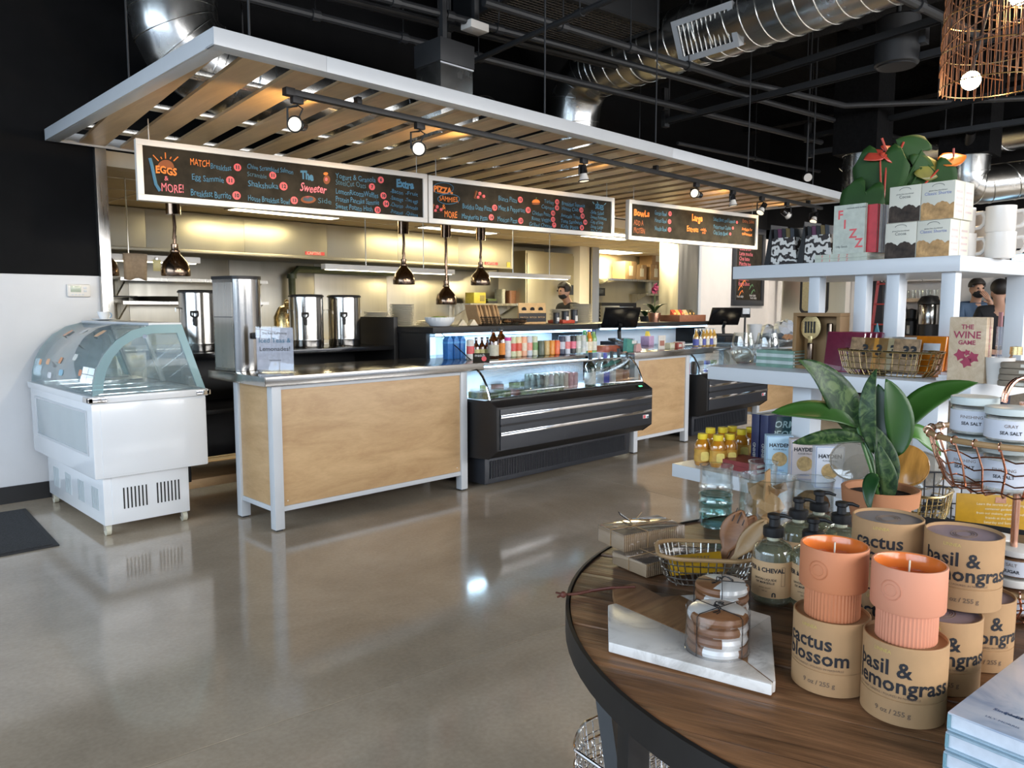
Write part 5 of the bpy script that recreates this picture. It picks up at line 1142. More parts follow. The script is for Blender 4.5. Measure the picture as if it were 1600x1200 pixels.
# ---- top shelf
mat('zigzag', (.02, .015, .012), .6)
m, t, b = nt('zigzag_print')
wv = t.nodes.new('ShaderNodeTexWave'); wv.wave_type = 'BANDS'; wv.bands_direction = 'Z'; wv.inputs['Scale'].default_value = 9; wv.inputs['Distortion'].default_value = 9; wv.inputs['Detail Scale'].default_value = 3.5
t.links.new(coords(t, (1, 1, 1)), wv.inputs[0]); t.links.new(ramp(t, wv.outputs[0], [(.45, (.018, .012, .01)), (.55, (.62, .60, .56))]), b.inputs['Base Color'])
for k, (px, l) in enumerate(((1232, 'zigzag patterned paper candle box at the shelf end'), (1285, 'zigzag patterned paper candle box beside the lettered books'))):
    o = thing('patterned_box', l, 'box', SP(px, .10, ZT3), FT)
    G().prism([(-.06, 0), (.06, 0), (.045, .10), (-.045, .10)], -.05, .05, 'x').obj('body', 'zigzag_print', o)
    for j in range(5): G().prism([(-.042 + .017 * j, .10), (-.027 + .017 * j, .10), (-.024 + .017 * j, .135), (-.040 + .017 * j, .13)], -.045, .045, 'x').obj('top_flap', ('charcoal', cm((.12, .08, .02)), 'black', cm((.10, .02, .06)), 'black')[j], o)
    G().prism([(.05, 0), (.075, 0), (.05, .15), (.046, .10)], -.055, .055, 'x').obj('side_flap', 'black', o)
def book(name, label, loc, w_, h_, d, c, rz, flat=False, group=None, rot=None, edge=(.75, .73, .68)):
    o = thing(name, label, 'book', loc, rz, group, rot=rot)      # upright: w_ along y, spine toward -x... cover faces -x
    pbox('cover', (0, -w_/2, 0), (.003, w_/2, h_), cm(c, .4), o, 0); pbox('cover', (d - .003, -w_/2, 0), (d, w_/2, h_), cm(c, .4), o, 0); pbox('spine', (.003, w_/2 - .003, 0), (d - .003, w_/2, h_), cm(c, .4), o, 0)
    pbox('pages', (.003, -w_/2 + .004, .003), (d - .003, w_/2 - .003, h_ - .003), cm(edge, .8), o, 0)
    return o
def flatbook(label, loc, w_, l_, d, c, rz, group=None, edge=(.75, .73, .68), cat='book'):
    o = thing('book', label, cat, loc, rz, group)
    pbox('cover', (-w_/2, -l_/2, 0), (w_/2, l_/2, .003), cm(c, .4), o, 0); pbox('cover', (-w_/2, -l_/2, d - .003), (w_/2, l_/2, d), cm(c, .4), o, 0); pbox('spine', (-w_/2, -l_/2, .003), (-w_/2 + .003, l_/2, d - .003), cm(c, .4), o, 0)
    pbox('pages', (-w_/2 + .003, -l_/2 + .004, .003), (w_/2 - .004, l_/2 - .004, d - .003), cm(edge, .8), o, 0)
    return o
pz = SP(1322, .09, ZT3)
for k in range(2):
    o = flatbook(('lower pale green book lying flat under the upright books', 'upper pale green book lying flat under the upright books')[k], (pz.x + .03, pz.y, ZT3 + .0145 * k), .15, .19, .014, (.50, .53, .44), FT)
    for j, ch in enumerate('FIZZ'): text(ch, .014).xf(frame3((-.0755, .07 - .03 * j, .002), (0, -1, 0), (0, 0, 1))).obj('lettering', 'chalk_red', o)
zf = ZT3 + .0292
o = book('upright_book', 'pale green upright book lettered in red, leaning at the front of the row', SP(1321, .055, zf), .112, .165, .014, (.50, .53, .46), FT)
for j, ch in enumerate('FIZZ'): text(ch, .042, bold=.001).xf(frame3((-.0006, .042 - .022 * j, .118 - .033 * j), (0, -1, 0), (0, 0, 1))).obj('lettering', 'chalk_red', o)
text('cocktails with bubbles', .008).xf(frame3((-.0006, .01, .15), (0, -1, 0), (0, 0, 1))).obj('lettering', 'charcoal', o)
text('Olly Smith', .010).xf(frame3((-.0006, .045, .02), (0, -1, 0), (0, 0, 1))).obj('lettering', 'charcoal', o)
bx0 = SP(1341, .072, zf)
for k, (c, d) in enumerate((((.55, .04, .05), .016), ((.66, .65, .62), .012), ((.32, .31, .32), .012), ((.62, .61, .60), .012), ((.45, .05, .05), .005))):
    o = book('upright_book', ('bright red upright book behind the pale green one', 'white upright book next to the bright red one', 'grey upright book in the middle of the row', 'pale grey upright book near the row end', 'thin dark red upright book at the row end')[k], bx0 + SX * (.0 + .018 * k) - SY * .002 * k, .105, .160, d, c, FT)
# cookie boxes
mat('box_cream', (.68, .66, .56), .5, var=.04); mat('box_side', (.66, .58, .54), .6); mat('cookie_dark', (.045, .032, .024), .8, var=.6, nscale=45, bmp=.5); mat('cookie_tan', (.50, .30, .13), .8, var=.35, nscale=45, bmp=.5)
def cookiebox(label, loc, tan):
    o = thing('cookie_box', label, 'cookie box', loc, FT, 'cookie boxes stacked on the top shelf'); w_, h_, d = .100, .116, .066
    pbox('carton', (0, -w_/2, 0), (d, w_/2, h_), 'box_cream', o, .0015)
    rnd = random.Random(int(loc[0] * 1000)); poly = [(-w_/2 + .001, .001), (w_/2 - .001, .001)]
    top_ = [(w_/2 - .001 - (w_ - .002) * i / 14, h_ * (.40 + .07 * math.sin(i * .9 + 1) + .03 * math.sin(i * 2.1))) for i in range(15)]
    top_ = [(w_/2 - .001 - (w_ - .002) * i / 40, h_ * (.36 + .10 * abs(math.sin(i * .16 + .6)) + .022 * abs(math.sin(i * .55)))) for i in range(41)]
    G().prism(poly + top_, -.0008, -.0002, 'x').obj('cookie_print', 'cookie_tan' if tan else 'cookie_dark', o)
    text('Classic Shortie' if tan else 'Cocoa', .0135, 'CENTER').xf(frame3((-.0009, 0, h_ * .66), (0, -1, 0), (0, 0, 1))).obj('lettering', cm((.12, .16, .42)) if tan else 'charcoal', o)
    text('gluten free shortbread', .006, 'CENTER').xf(frame3((-.0009, 0, h_ * .76), (0, -1, 0), (0, 0, 1))).obj('lettering', 'charcoal', o)
    G().tube([(-.0006, .018 * math.cos(a), h_ * .88 + .008 * math.sin(a)) for a in [PI * i / 8 for i in range(9)]], .0006, 4).obj('crest', 'charcoal', o)
    for k in range(4): pbox('side_print', (.012, -w_/2 - .0006, .02 + .02 * k), (d - .012, -w_/2, .026 + .02 * k), cm((.60, .48, .46)), o, 0)
c0 = SP(1452, .045, ZT3)
wb_ = .1015
for r_ in range(2):
    for q in range(2):
        for dd in range(2):
            tan = q == 0; up = r_ == 1
            p_ = c0 + SY * wb_ * q + SX * .068 * dd + V((0, 0, .1165 * r_)) - (SY * .008 if up else V())
            cookiebox(('upper ' if up else 'lower ') + ('tan shortbread' if tan else 'dark cocoa') + ' cookie box in the ' + ('front' if dd == 0 else 'rear') + ' row of the cookie stack', p_, tan)
# mugs
mat('mug_cream', (.72, .68, .63), .25, var=.02)
def mug(label, loc, rz):
    o = thing('mug', label, 'mug', loc, rz, 'cream mugs on the top shelf')
    G().shell([(0, .004), (.036, .004), (.0395, .012), (.0395, .080), (.043, .082), (.043, .01), (.040, 0), (0, 0)], 28).obj('cup', 'mug_cream', o)
    G().tube([(.041, 0, .064), (.060, 0, .066), (.069, 0, .050), (.066, 0, .030), (.055, 0, .018), (.041, 0, .016)], .0065, 8).obj('handle', 'mug_cream', o)
pA, pB = V((XT + .13, t0.y + .06, ZT3)), V((XT + .25, t0.y + .06, ZT3)); 
for k, (px, xin, lvl, l) in enumerate(((1496, .235, 0, 'cream mug on the shelf against the cookie boxes'), (1557, .27, 0, 'cream mug on the shelf at the open end'), (1493, .235, 1, 'cream mug stacked above, against the cookie boxes'), (1555, .27, 1, 'cream mug stacked above, at the open end'), (1536, .40, 1, 'cream mug stacked behind the other mugs'), (1540, .40, 0, 'cream mug under the rear mug'))):
    mug(l, SP(px, xin, ZT3 + .0825 * lvl), R(-78))
# anthurium
an = thing('anthurium', 'anthurium plant with red and orange flowers behind the cookie boxes', 'potted plant', SP(1372, .36, ZT3))
G().shell([(0, .003), (.055, .003), (.075, .13), (.08, .13), (.06, 0), (0, 0)], 24).obj('pot', cm((.16, .06, .03)), an); G().lathe([(.074, .115), (0, .12)], 20).obj('soil', 'black', an)
mat('antho_leaf', (.016, .055, .010), .6, spec=.25, var=.25, nscale=6); mat('antho_red', (.42, .05, .03), .3, var=.15); mat('antho_orange', (.62, .16, .02), .3, var=.1); mat('antho_yellow', (.17, .16, .03), .4, var=.5)
def heart(c, d, up, s_, mt, name='leaf', cup=.12, ang=0):        # heart shaped blade: c = stalk end, d = direction of the tip, up = normal
    d = V(d).normalized(); n_ = V(up); n_ = (n_ - d * n_.dot(d)).normalized(); sd = d.cross(n_); rows = []
    for i in range(11):
        t_ = i / 10; w_ = .52 * (1 - t_) ** .62 * (1 + .25 * math.sin(PI * t_)) if t_ > .0 else .46
        rr_ = []
        for j in range(9):
            u = -1 + j / 4; back = .34 * math.sin(PI * abs(u)) ** .8 * (1 - t_) ** 2
            rr_.append(V(c) + sd * (u * w_ * s_) + d * ((t_ - back) * s_) + n_ * (-cup * s_ * (t_ * t_ + .3 * u * u)))
        rows.append(rr_)
    return G().sheet(rows).obj(name, mt, an, solid=.0025)
def AP(px, py): return (PD(px, py, depth(an.location)) - an.location)
toc = (CAM - V(an.location)).normalized()
for (px, py), dr, s_, mt, nm in (((1377, 252), (-.05, 0, -1), .185, 'antho_leaf', 'leaf'), ((1440, 235), (-.3, .3, .2), .10, 'antho_leaf', 'leaf'), ((1352, 300), (-.3, .3, -1), .15, 'antho_leaf', 'leaf'), ((1462, 268), (.25, -.25, -.9), .13, 'antho_leaf', 'leaf'), ((1428, 262), (.6, -.6, -.6), .12, 'antho_leaf', 'leaf'), ((1440, 262), (.9, -.8, .05), .10, 'antho_yellow', 'leaf'), ((1480, 250), (.8, -.7, .35), .08, 'antho_orange', 'flower'), ((1386, 238), (.5, -.5, -.25), .08, 'antho_red', 'flower'), ((1375, 240), (-.5, .5, -.2), .06, 'antho_red', 'flower'), ((1425, 300), (.1, 0, -1), .10, 'antho_leaf', 'leaf')):
    up = toc + V((0, 0, .35)) if nm == 'leaf' else toc + V((0, 0, .8))
    c = AP(px, py); heart(c, dr, up, s_, mt, nm); G().tube([(0, 0, .11), (c.x * .4, c.y * .4, c.z * .6), c], .0035, 6).obj('stalk', 'antho_leaf' if nm == 'leaf' else 'antho_red', an)
for (a, b_) in (((1386, 238), (1378, 216)), ((1386, 238), (1402, 232)), ((1404, 240), (1412, 222)), ((1490, 245), (1490, 232))): G().tube([AP(*a), AP((a[0]+b_[0])/2, (a[1]+b_[1])/2), AP(*b_)], .004, 6).obj('spadix', 'antho_red', an)
# ---- middle shelf
def wineglass(label, px, py):
    o = thing('stemless_glass', label, 'glass', P(px, py, ZT2), 0, 'stemless glasses on the middle shelf')
    G().shell([(0, .004), (.022, .003), (.040, .022), (.0455, .045), (.042, .08), (.0345, .118), (.0335, .118), (.041, .08), (.0442, .045), (.038, .024), (.02, .006), (0, .006)], 32).obj('bowl', 'glass_clear', o); G().lathe([(.020, 0), (.026, .004), (0, .005)], 24).obj('base', 'glass_clear', o)
wineglass('stemless glass at the open end of the middle shelf', 1160, 568); wineglass('stemless glass beside the stack of white spined books', 1198, 569)
pz = P(1224, 574, ZT2)
for k in range(5): flatbook('white spined book in the flat stack of five, number ' + ('one', 'two', 'three', 'four', 'five')[k] + ' from the shelf up', (pz.x + .05, pz.y + .02, ZT2 + .0122 * k), .13, .15, .0118, (.45, .52, .50) if k % 2 else (.16, .28, .22), FT, 'flat white books on the middle shelf')
o = thing('spoon_gift_box', 'brown gift box with a gold slotted spoon in its window', 'gift box', SP(1276, .16, ZT2, XM), FT)
W, Hh, D = .175, .195, .06
for a, c in (((0, -W/2, 0), (D, W/2, .012)), ((0, -W/2, Hh - .012), (D, W/2, Hh)), ((0, -W/2, .012), (D, -W/2 + .014, Hh - .012)), ((0, W/2 - .014, .012), (D, W/2, Hh - .012)), ((D - .006, -W/2 + .014, .012), (D, W/2 - .014, Hh - .012))): pbox('carton', a, c, mat('giftbox', (.26, .15, .06), .6) if 'giftbox' not in MT else 'giftbox', o, .001)
g = G().lathe([(.0, 0), (.036, .0), (.038, .003), (.0, .006)], 24); g.xf(Mx.Translation((.02, .03, .145)) @ Mx.Rotation(R(-90), 4, 'Y') @ Mx.Scale(1.12, 4, (1, 0, 0))); hd_ = g.obj('spoon_head', 'gold', o)
for k in range(4): pbox('slot', (.012, .012 + .011 * k, .125), (.016, .017 + .011 * k, .165), 'black', hd_, 0)
pbox('spoon_neck', (.016, .022, .09), (.022, .038, .115), 'gold', o, .002); pbox('spoon_handle', (.014, .02, .015), (.026, .04, .09), 'bronze', o, .004); pbox('spoon_handle', (.014, -.05, .015), (.026, -.03, .16), 'bronze', o, .004)
o = thing('blue_box', 'deep blue boxed set leaning before the spoon gift box', 'box', P(1284, 571, ZT2) + V((.02, .02, 0)), FT); g = G().box((0, -.055, 0), (.028, .055, .098)); g.xf(Mx.Rotation(R(12), 4, 'Y')); g.obj('box', cm((.015, .045, .22), .2), o, .002)
for k in range(3): text(('the little book', 'of mixing', 'cocktails')[k], .009).xf(Mx.Rotation(R(12), 4, 'Y') @ frame3((-.0006, .035, .072 - .012 * k), (0, -1, 0), (0, 0, 1))).obj('lettering', cm((.5, .25, .2)), o)
for k in range(4):
    o = thing('napkin_pack', ('maroon napkin pack at the front of the leaning row', 'maroon napkin pack second in the leaning row', 'maroon napkin pack third in the leaning row', 'maroon napkin pack at the back of the leaning row')[k], 'napkin pack', SP(1318 + 9 * k, .13 + .022 * k, ZT2, XM), FT, 'maroon napkin packs'); g = G().box((0, -.065, .0), (.016, .065, .135)); g.xf(Mx.Rotation(R(10), 4, 'Y')); g.obj('napkins', cm((.19, .025, .05), .25), o, .003); g = G().box((-.001, -.0655, .003), (.017, .0655, .132)); g.xf(Mx.Rotation(R(10), 4, 'Y')); g.obj('film', 'acrylic', o, .003)
o = thing('folded_card', 'teal edged folded card behind the maroon packs', 'card', SP(1372, .30, ZT2, XM), FT); G().prism([(-.04, 0), (.04, 0), (0.0, .16)], -.003, .003, 'x').obj('card', cm((.06, .22, .26)), o); G().prism([(-.03, .02), (.03, .02), (0, .13)], -.0045, -.003, 'x').obj('print', cm((.5, .15, .2)), o)
gb = thing('gold_wire_basket', 'oblong gold wire basket of patterned packets on the middle shelf', 'basket', SP(1394, .12, ZT2 + .003, XM), FT + PI/2); wire_basket(gb, .26, .12, .075, 'gold', 14, 6, 4, 1.15, .0014, 'gold', .004)
mat('dots', (.30, .19, .10), .5, var=.5, nscale=60)
for k, (dx, c, tx) in enumerate(((.10, 'dots', '3'), (.055, cm((.50, .22, .03)), '3'), (.01, cm((.42, .33, .18)), '3'), (-.05, 'dots', '33'))):
    o = thing('card_packet', ('dotted brown', 'amber', 'tan', 'large dotted')[k] + ' numbered packet standing in the gold wire basket', 'packet', gb.location + SY * dx - SX * (.0 + .02 * (k == 3)) + V((0, 0, .012)), FT); g = G().box((0, -.04, 0), (.008, .04, .105)); g.xf(Mx.Rotation(R(14), 4, 'Y')); g.obj('packet', c, o, .002)
    text(tx, .045, 'CENTER', .002).xf(Mx.Rotation(R(14), 4, 'Y') @ frame3((-.0008, -.012, .05), (0, -1, 0), (0, 0, 1))).obj('lettering', 'black', o)
for k, (px, l) in enumerate(((1392, 'pale linen envelope pack behind the gold basket, by the maroon packs'), (1420, 'pale linen envelope pack behind the gold basket, by the orange albums'))): o = thing('envelope_pack', l, 'envelope', SP(px, .23, ZT2, XM), FT); pbox('pack', (0, -.055, 0), (.03, .055, .118), cm((.62, .58, .52)), o, .006); pbox('label', (-.001, -.03, .045), (0, .03, .105), cm((.70, .72, .74)), o, 0); ring(.05, .05, .001, 0, .0005).xf(frame3((-.0011, 0, .075), (0, -1, 0), (0, 0, 1))).obj('label_border', 'chalk_blue', o)
for k in range(3): o = thing('orange_album', ('orange glossy album in front, with a white label', 'orange glossy album in the middle', 'orange glossy album at the back')[k], 'album', SP(1452 + 9 * k, .17 + .018 * k, ZT2, XM), FT, 'orange albums beside the wooden boxes'); g = G().box((0, -.045, 0), (.014, .045, .128)); g.xf(Mx.Rotation(R(12), 4, 'Y')); g.obj('cover', cm((.58, .17, .01), .2), o, .004); g = G().box((-.001, -.03, .07), (0, .02, .105)); g.xf(Mx.Rotation(R(12), 4, 'Y')); g.obj('label', cm((.7, .72, .74)), o)
for k in range(2):
    o = thing('wooden_game_box', ('pale wooden game box with dark red title and vine leaf', 'second pale wooden game box behind the titled one')[k], 'game box', SP(1514 + 0 * k, .075 + .047 * k, ZT2, XM), FT); W, Hh, D = .098, .185, .045
    pbox('box', (0, -W/2, 0), (D, W/2, Hh), 'pine', o, .002); pbox('lid_line', (D * .48, -W/2 - .0004, .005), (D * .52, -W/2, Hh), 'acacia', o, 0)
    g = text('THE WINE GAME', .017); g.xf(frame3((.03, -W/2 - .0006, .03), (0, 0, 1), (-1, 0, 0))); g.obj('side_lettering', cm((.55, .12, .16)), o)
    if k == 0:
        for tx, s_, z_ in (('THE', .018, .152), ('WINE', .028, .126), ('GAME', .017, .108)): text(tx, s_, 'CENTER', .0005).xf(frame3((-.0006, 0, z_), (0, -1, 0), (0, 0, 1))).obj('lettering', cm((.33, .02, .06)), o)
        for (cy_, cz_, s_) in ((.016, .078, .018), (-.018, .072, .018), (-.001, .058, .018), (-.002, .085, .010)):
            G().prism([(cy_ + s_ * (1 if i % 2 == 0 else .6) * math.cos(i * PI / 5), cz_ + s_ * (1 if i % 2 == 0 else .6) * math.sin(i * PI / 5)) for i in range(10)], -.0008, -.0002, 'x').obj('vine_leaf', cm((.33, .02, .06)), o)
pz = P(1492, 596, ZT2)
for k in range(3): flatbook('thin white booklet in the small pile before the wooden boxes', (pz.x + .045 + .004 * k, pz.y - .002 * k, ZT2 + .0082 * k), .085, .095, .008, (.66, .62, .60) if k < 2 else (.55, .40, .36), FT + R(6 * k), 'thin booklets before the wooden boxes')
o = flatbook('thin white booklet leaning in front of the gold wire basket', P(1405, 590, ZT2) + V((.05, .0, 0)), .08, .10, .008, (.6, .6, .6), FT + R(20))
o = thing('white_pot', 'small white pot holding a gold bell and clear tubes', 'pot', SP(1568, .10, ZT2, XM)); G().shell([(0, .004), (.026, .004), (.034, .075), (.037, .075), (.029, 0), (0, 0)], 22).obj('pot', 'mug_cream', o)
for k in range(3): G().cyl((-.008 + .008 * k, .005 * k, .02), (-.012 + .012 * k, .005 * k, .16), .006, n=8).obj('tube', 'acrylic', o); G().cyl((-.012 + .012 * k, .005 * k, .16), (-.013 + .013 * k, .005 * k, .20), .0035, n=8).obj('tube_neck', cm((.35, .15, .15)), o)
G().lathe([(.016, 0), (.015, .022), (.0, .024)], 18, (.032, -.03, .082)).obj('bell', 'gold', o); G().cyl((.01, -.01, .05), (.032, -.03, .1), .003, n=6).obj('bell_stem', 'acacia', o)
for k in range(4): o = thing('linen_pouch', 'taupe linen pouch stacked beside the white pot', 'pouch', SP(1608, .10, ZT2 + .0165 * k, XM), FT + R(3 * k), 'linen pouches on the middle shelf'); G().prism(rrect(.12, .1, .02), 0, .016).obj('cloth', cm((.24, .20, .15), .9), o, .004); pbox('tag', (-.0605, -.02, .004), (-.06, .0, .012), cm((.6, .58, .5)), o, 0)
# ---- lower shelf
glass('honey', (.85, .42, .06), .14, .05, .75, (.62, .26, .02)); mat('cap_yellow', (.78, .58, .03), .4, var=.03)
hl = ((1097, 726, 'at the shelf corner'), (1121, 729, 'at the front middle'), (1139, 727, 'next to the red books'), (1109, 715, 'in the back row by the corner'), (1128, 714, 'second in the back row'), (1143, 712, 'third in the back row'), (1158, 718, 'beside the blue books, front'), (1172, 714, 'beside the blue books, back'))
for px, py, l in hl:
    o = thing('honey_bottle', 'yellow capped honey bottle ' + l, 'honey bottle', P(px, py, ZT1), R(-40), 'honey bottles on the lower shelf')
    G().lathe([(.024, 0), (.027, .006), (.028, .03), (.0265, .045), (.028, .06), (.027, .078), (.02, .09), (.0165, .096), (.016, .10)], 20, sx=1.05, sy=.9).obj('bottle', 'honey', o)
    G().lathe([(.0175, .096), (.0185, .099), (.0175, .116), (0, .117)], 20).obj('cap', 'cap_yellow', o); G().lathe([(.0288, .015), (.0290, .03), (.0275, .045), (.0290, .06)], 20, sx=1.05, sy=.9).obj('band', cm((.55, .30, .05)), o)
    g = G().prism(rrect(.030, .034, .008), 0, .001); wrap_ = [p for p in g.v]
    g.xf(frame3((0, -.0275, .036), (1, 0, 0), (0, 0, 1))); g.obj('label', cm((.70, .55, .15), .5), o)
p_ = P(1172, 738, ZT1)
for k in range(2): flatbook(('lower dark red book lying beside the honey', 'upper dark red book lying beside the honey')[k], (p_.x + .05, p_.y + .03, ZT1 + .0175 * k), .13, .15, .017, (.22, .03, .03), FT)
mat('carton_blue', (.42, .60, .72), .5, var=.03); mat('carton_pink', (.62, .52, .48), .5, var=.03); mat('carton_white', (.66, .68, .74), .5, var=.03); mat('cracker', (.50, .33, .14), .8, var=.3, nscale=60)
for k, (px, py, mt, l) in enumerate(((1217, 742, 'carton_blue', 'pale blue cracker carton beside the red books'), (1256, 750, 'carton_pink', 'pale pink cracker carton between the blue and white ones'), (1295, 763, 'carton_white', 'white cracker carton next to the shell discs'))):
    o = thing('cracker_carton', l, 'carton', P(px, py, ZT1) + SX * .0, R(-55)); W, Hh, D = .088, .135, .05
    pbox('carton', (-W/2, 0, 0), (W/2, D, Hh), mt, o, .0015); G().cyl((0, -.0012, .055), (0, -.0002, .055), .025, n=24).obj('window', 'cracker', o); ring(.084, .131, .0015, 0, .0004).xf(frame3((0, -.0003, Hh/2), (1, 0, 0), (0, 0, 1))).obj('border', cm((.12, .2, .4)), o)
    text('HAYDEN', .0175, 'CENTER', .0006).xf(frame3((0, -.0008, .097), (1, 0, 0), (0, 0, 1))).obj('lettering', 'charcoal', o); text('FLOUR MILLS', .0075, 'CENTER').xf(frame3((0, -.0008, .086), (1, 0, 0), (0, 0, 1))).obj('lettering', 'charcoal', o); text('crackers', .009, 'CENTER').xf(frame3((0, -.0008, .014), (1, 0, 0), (0, 0, 1))).obj('lettering', cm((.1, .2, .45)), o)
for k, px in enumerate((1186, 1200)):
    o = thing('navy_book', ('navy upright book with pale title, beside the honey', 'navy upright book with pale title, beside the cracker cartons')[k], 'book', SP(px, .20, ZT1, XL), FT); pbox('cover', (0, -.016, 0), (.13, .016, .19), cm((.012, .018, .07), .4), o, .002); pbox('pages', (.004, -.013, .1895), (.127, .013, .1905), cm((.7, .68, .6)), o, 0); text('BEHIND', .016).xf(frame3((-.0006, -.004, .03), (0, 0, 1), (0, 1, 0))).obj('lettering', cm((.6, .6, .5)), o)
o = thing('teal_book', 'dark teal upright book with large pale title behind the cartons', 'book', SP(1238, .26, ZT1, XL), R(-50)); g = G().box((-.07, 0, 0), (.07, .025, .185)); g.xf(Mx.Rotation(R(-8), 4, 'X')); g.obj('cover', cm((.012, .05, .055), .4), o, .002)
for tx, z_ in (('NORMAL', .145), ('PEOPLE', .11)): text(tx, .034, 'CENTER', .0006, .0, .2).xf(Mx.Rotation(R(-8), 4, 'X') @ frame3((0, -.0008, z_), (1, 0, 0), (0, 0, 1))).obj('lettering', cm((.35, .48, .48)), o)
# shells in a gold basket, wire rack, yellow sign, assorted books at the back
mat('shell_amber', (.34, .17, .04), .15, var=.5, nscale=8, stretch=(1, 6, 1)); glass('shell_clear', (.85, .84, .80), .16, .06, .35, (.5, .46, .40))
o = thing('shell_basket', 'gold wire basket holding amber and clear shell discs', 'basket', P(1415, 815, ZT1 + .003) + SX * .03); wire_basket(o, .15, .15, .085, 'gold', 8, 8, 4, 1.15, .0016, 'gold', .004); bl = o.location
for (px, py, r_, mt, l, dx) in ((1415, 727, .055, 'shell_amber', 'amber shell disc leaning in the gold basket', 0), (1440, 735, .052, 'shell_clear', 'clear shell disc behind the amber one', .03), (1330, 720, .058, 'shell_clear', 'grey clear shell disc leaning beside the cracker cartons', .22), (1345, 735, .05, 'shell_clear', 'grey clear shell disc partly behind the plant pot', .3)):
    c = PD(px, py, depth(bl) + dx); o = thing('shell_disc', l, 'shell disc', c); g = G().lathe([(r_ * .97, -.004), (r_, 0), (r_ * .97, .004), (r_ * .5, .010), (0, .011)], 32); d = (CAM - c).normalized() + V((0, 0, .25)); g.xf(d.to_track_quat('Z', 'Y').to_matrix().to_4x4()); g.obj('disc', mt, o); G().tube([V(p) for p in [(d.normalized().orthogonal().normalized() * math.cos(a) + d.normalized().cross(d.normalized().orthogonal().normalized()) * math.sin(a)) * r_ for a in [2*PI*i/32 for i in range(32)]]], .003, 6, True).obj('rim', mt, o)
    g = G().cyl((0, 0, -r_), (0, 0, ZT1 - c.z), .004, n=6).obj('stand_pin', 'gold', o)
wr_ = thing('wire_rack', 'dark wire rack with printed cards beside the yellow sign', 'rack', P(1478, 812, ZT1 + .001), R(-50))
g = G()
for k in range(6): g.tube([(-.06 + .024 * k, 0, 0), (-.06 + .024 * k, 0, .13)], .0018, 5); g.tube([(-.06 + .024 * k, 0, 0), (-.06 + .024 * k, .06, 0)], .0018, 5)
for z_ in (.001, .045, .09, .13): g.tube([(-.062, 0, z_), (.062, 0, z_)], .0022, 5)
g.obj('wire_frame', 'charcoal', wr_)
o = thing('printed_card', 'white and black printed card in the dark wire rack', 'card', V(wr_.location) + V((.02, .025, .003)), R(-50)); pbox('card', (-.055, 0, 0), (.055, .003, .125), cm((.6, .62, .66)), o, 0); G().prism([(-.05, .01), (.04, .02), (-.02, .06)], -.001, 0, 'y').obj('print', 'charcoal', o)
o = thing('yellow_sign', 'mustard yellow printed sign behind the copper stand', 'sign', P(1560, 838, ZT1 + .001), R(-58)); pbox('board', (-.10, 0, 0), (.12, .004, .105), cm((.50, .27, .015)), o, .001)
for k, tx in enumerate(('Learn the secrets of preserving', 'container gardening', 'from our makers, growers and', 'friends at the table', 'Saturday and Sunday', 'sign up in store')): text(tx, .0085, 'CENTER').xf(frame3((.0, -.0006, .078 - .0115 * k), (1, 0, 0), (0, 0, 1))).obj('lettering', cm((.75, .68, .5)), o)
G().prism([(-.012, .085), (.012, .085), (.012, .1), (-.012, .1)], -.0012, 0, 'y').obj('emblem', 'copper', o)
for k, (px, c, l) in enumerate(((1400, (.02, .04, .12), 'navy book lying at the rear of the lower shelf'), (1410, (.6, .6, .6), 'white book lying on the navy one'))): q_ = SP(px, .32, ZT1 + .03 * k, XL); flatbook(l, q_, .14, .18, .029, c, FT)
# ================================================================ ROUND TABLE
TC, TR, TZ = V((1.423, .345, 0)), .672, .80
tb = thing('round_table', 'round reclaimed wood table with a dark steel rim', 'table', TC)
mat('iron', (.014, .013, .013), .5, .3, var=.25, nscale=14)
n_ = 96
G().shell([(TR - .008, TZ - .045), (TR, TZ - .045), (TR, TZ), (TR - .006, TZ + .001), (TR - .008, TZ - .045)], n_).obj('rim_band', 'iron', tb)
G().lathe([(TR - .01, TZ - .04), (TR - .01, TZ - .022)], 64).obj('sub_top', 'acacia', tb)
pd = (P(1240, 1106, TZ) - P(945, 1038, TZ)).normalized(); pa = math.atan2(pd.y, pd.x); pn = V((-pd.y, pd.x, 0))
pw = .118; k = 0
off = (P(945, 1038, TZ) - TC).dot(pn)
offs = [off + pw * j for j in range(-8, 9)]
for j, o0 in enumerate(offs):
    a, b_ = max(o0 + .0015, -(TR - .0085)), min(o0 + pw - .0015, TR - .0085)
    if b_ - a < .01: continue
    q = []
    for i in range(13):
        v_ = a + (b_ - a) * i / 12; q.append((math.sqrt(max(0, (TR - .0085)**2 - v_*v_)), v_))
    q += [(-x, v_) for x, v_ in reversed(q)]
    o = G().prism(q, TZ - .0215, TZ - .0006 - .001 * (j % 3)).obj('plank', 'table_wood', tb, .0012); o.rotation_euler = (0, 0, pa)
    o.location = (0, 0, 0)
lg_ = P(967, 1112, .745) - TC; la_ = math.atan2(lg_.y, lg_.x)
for k in range(4):
    a = la_ + k * PI / 2; c = V((math.cos(a), math.sin(a), 0)) * (TR - .05)
    l = G().cbox(c + V((0, 0, .378)), (.035, .035, .753), (0, 0, a)).obj('leg', 'iron', tb, .002)
    tg = V((-math.sin(a), math.cos(a), 0)) * -1
    G().tube([c + V((0, 0, .50)), c + tg * .02 + V((0, 0, .52)), c + tg * .16 - c.normalized() * .02 + V((0, 0, .75))], .016, 4).obj('brace', 'iron', tb)
    G().cyl(c + V((0, 0, .52)) - tg * .02, c + V((0, 0, .52)) + c.normalized() * .03, .014, n=10).obj('bolt', 'iron', l)
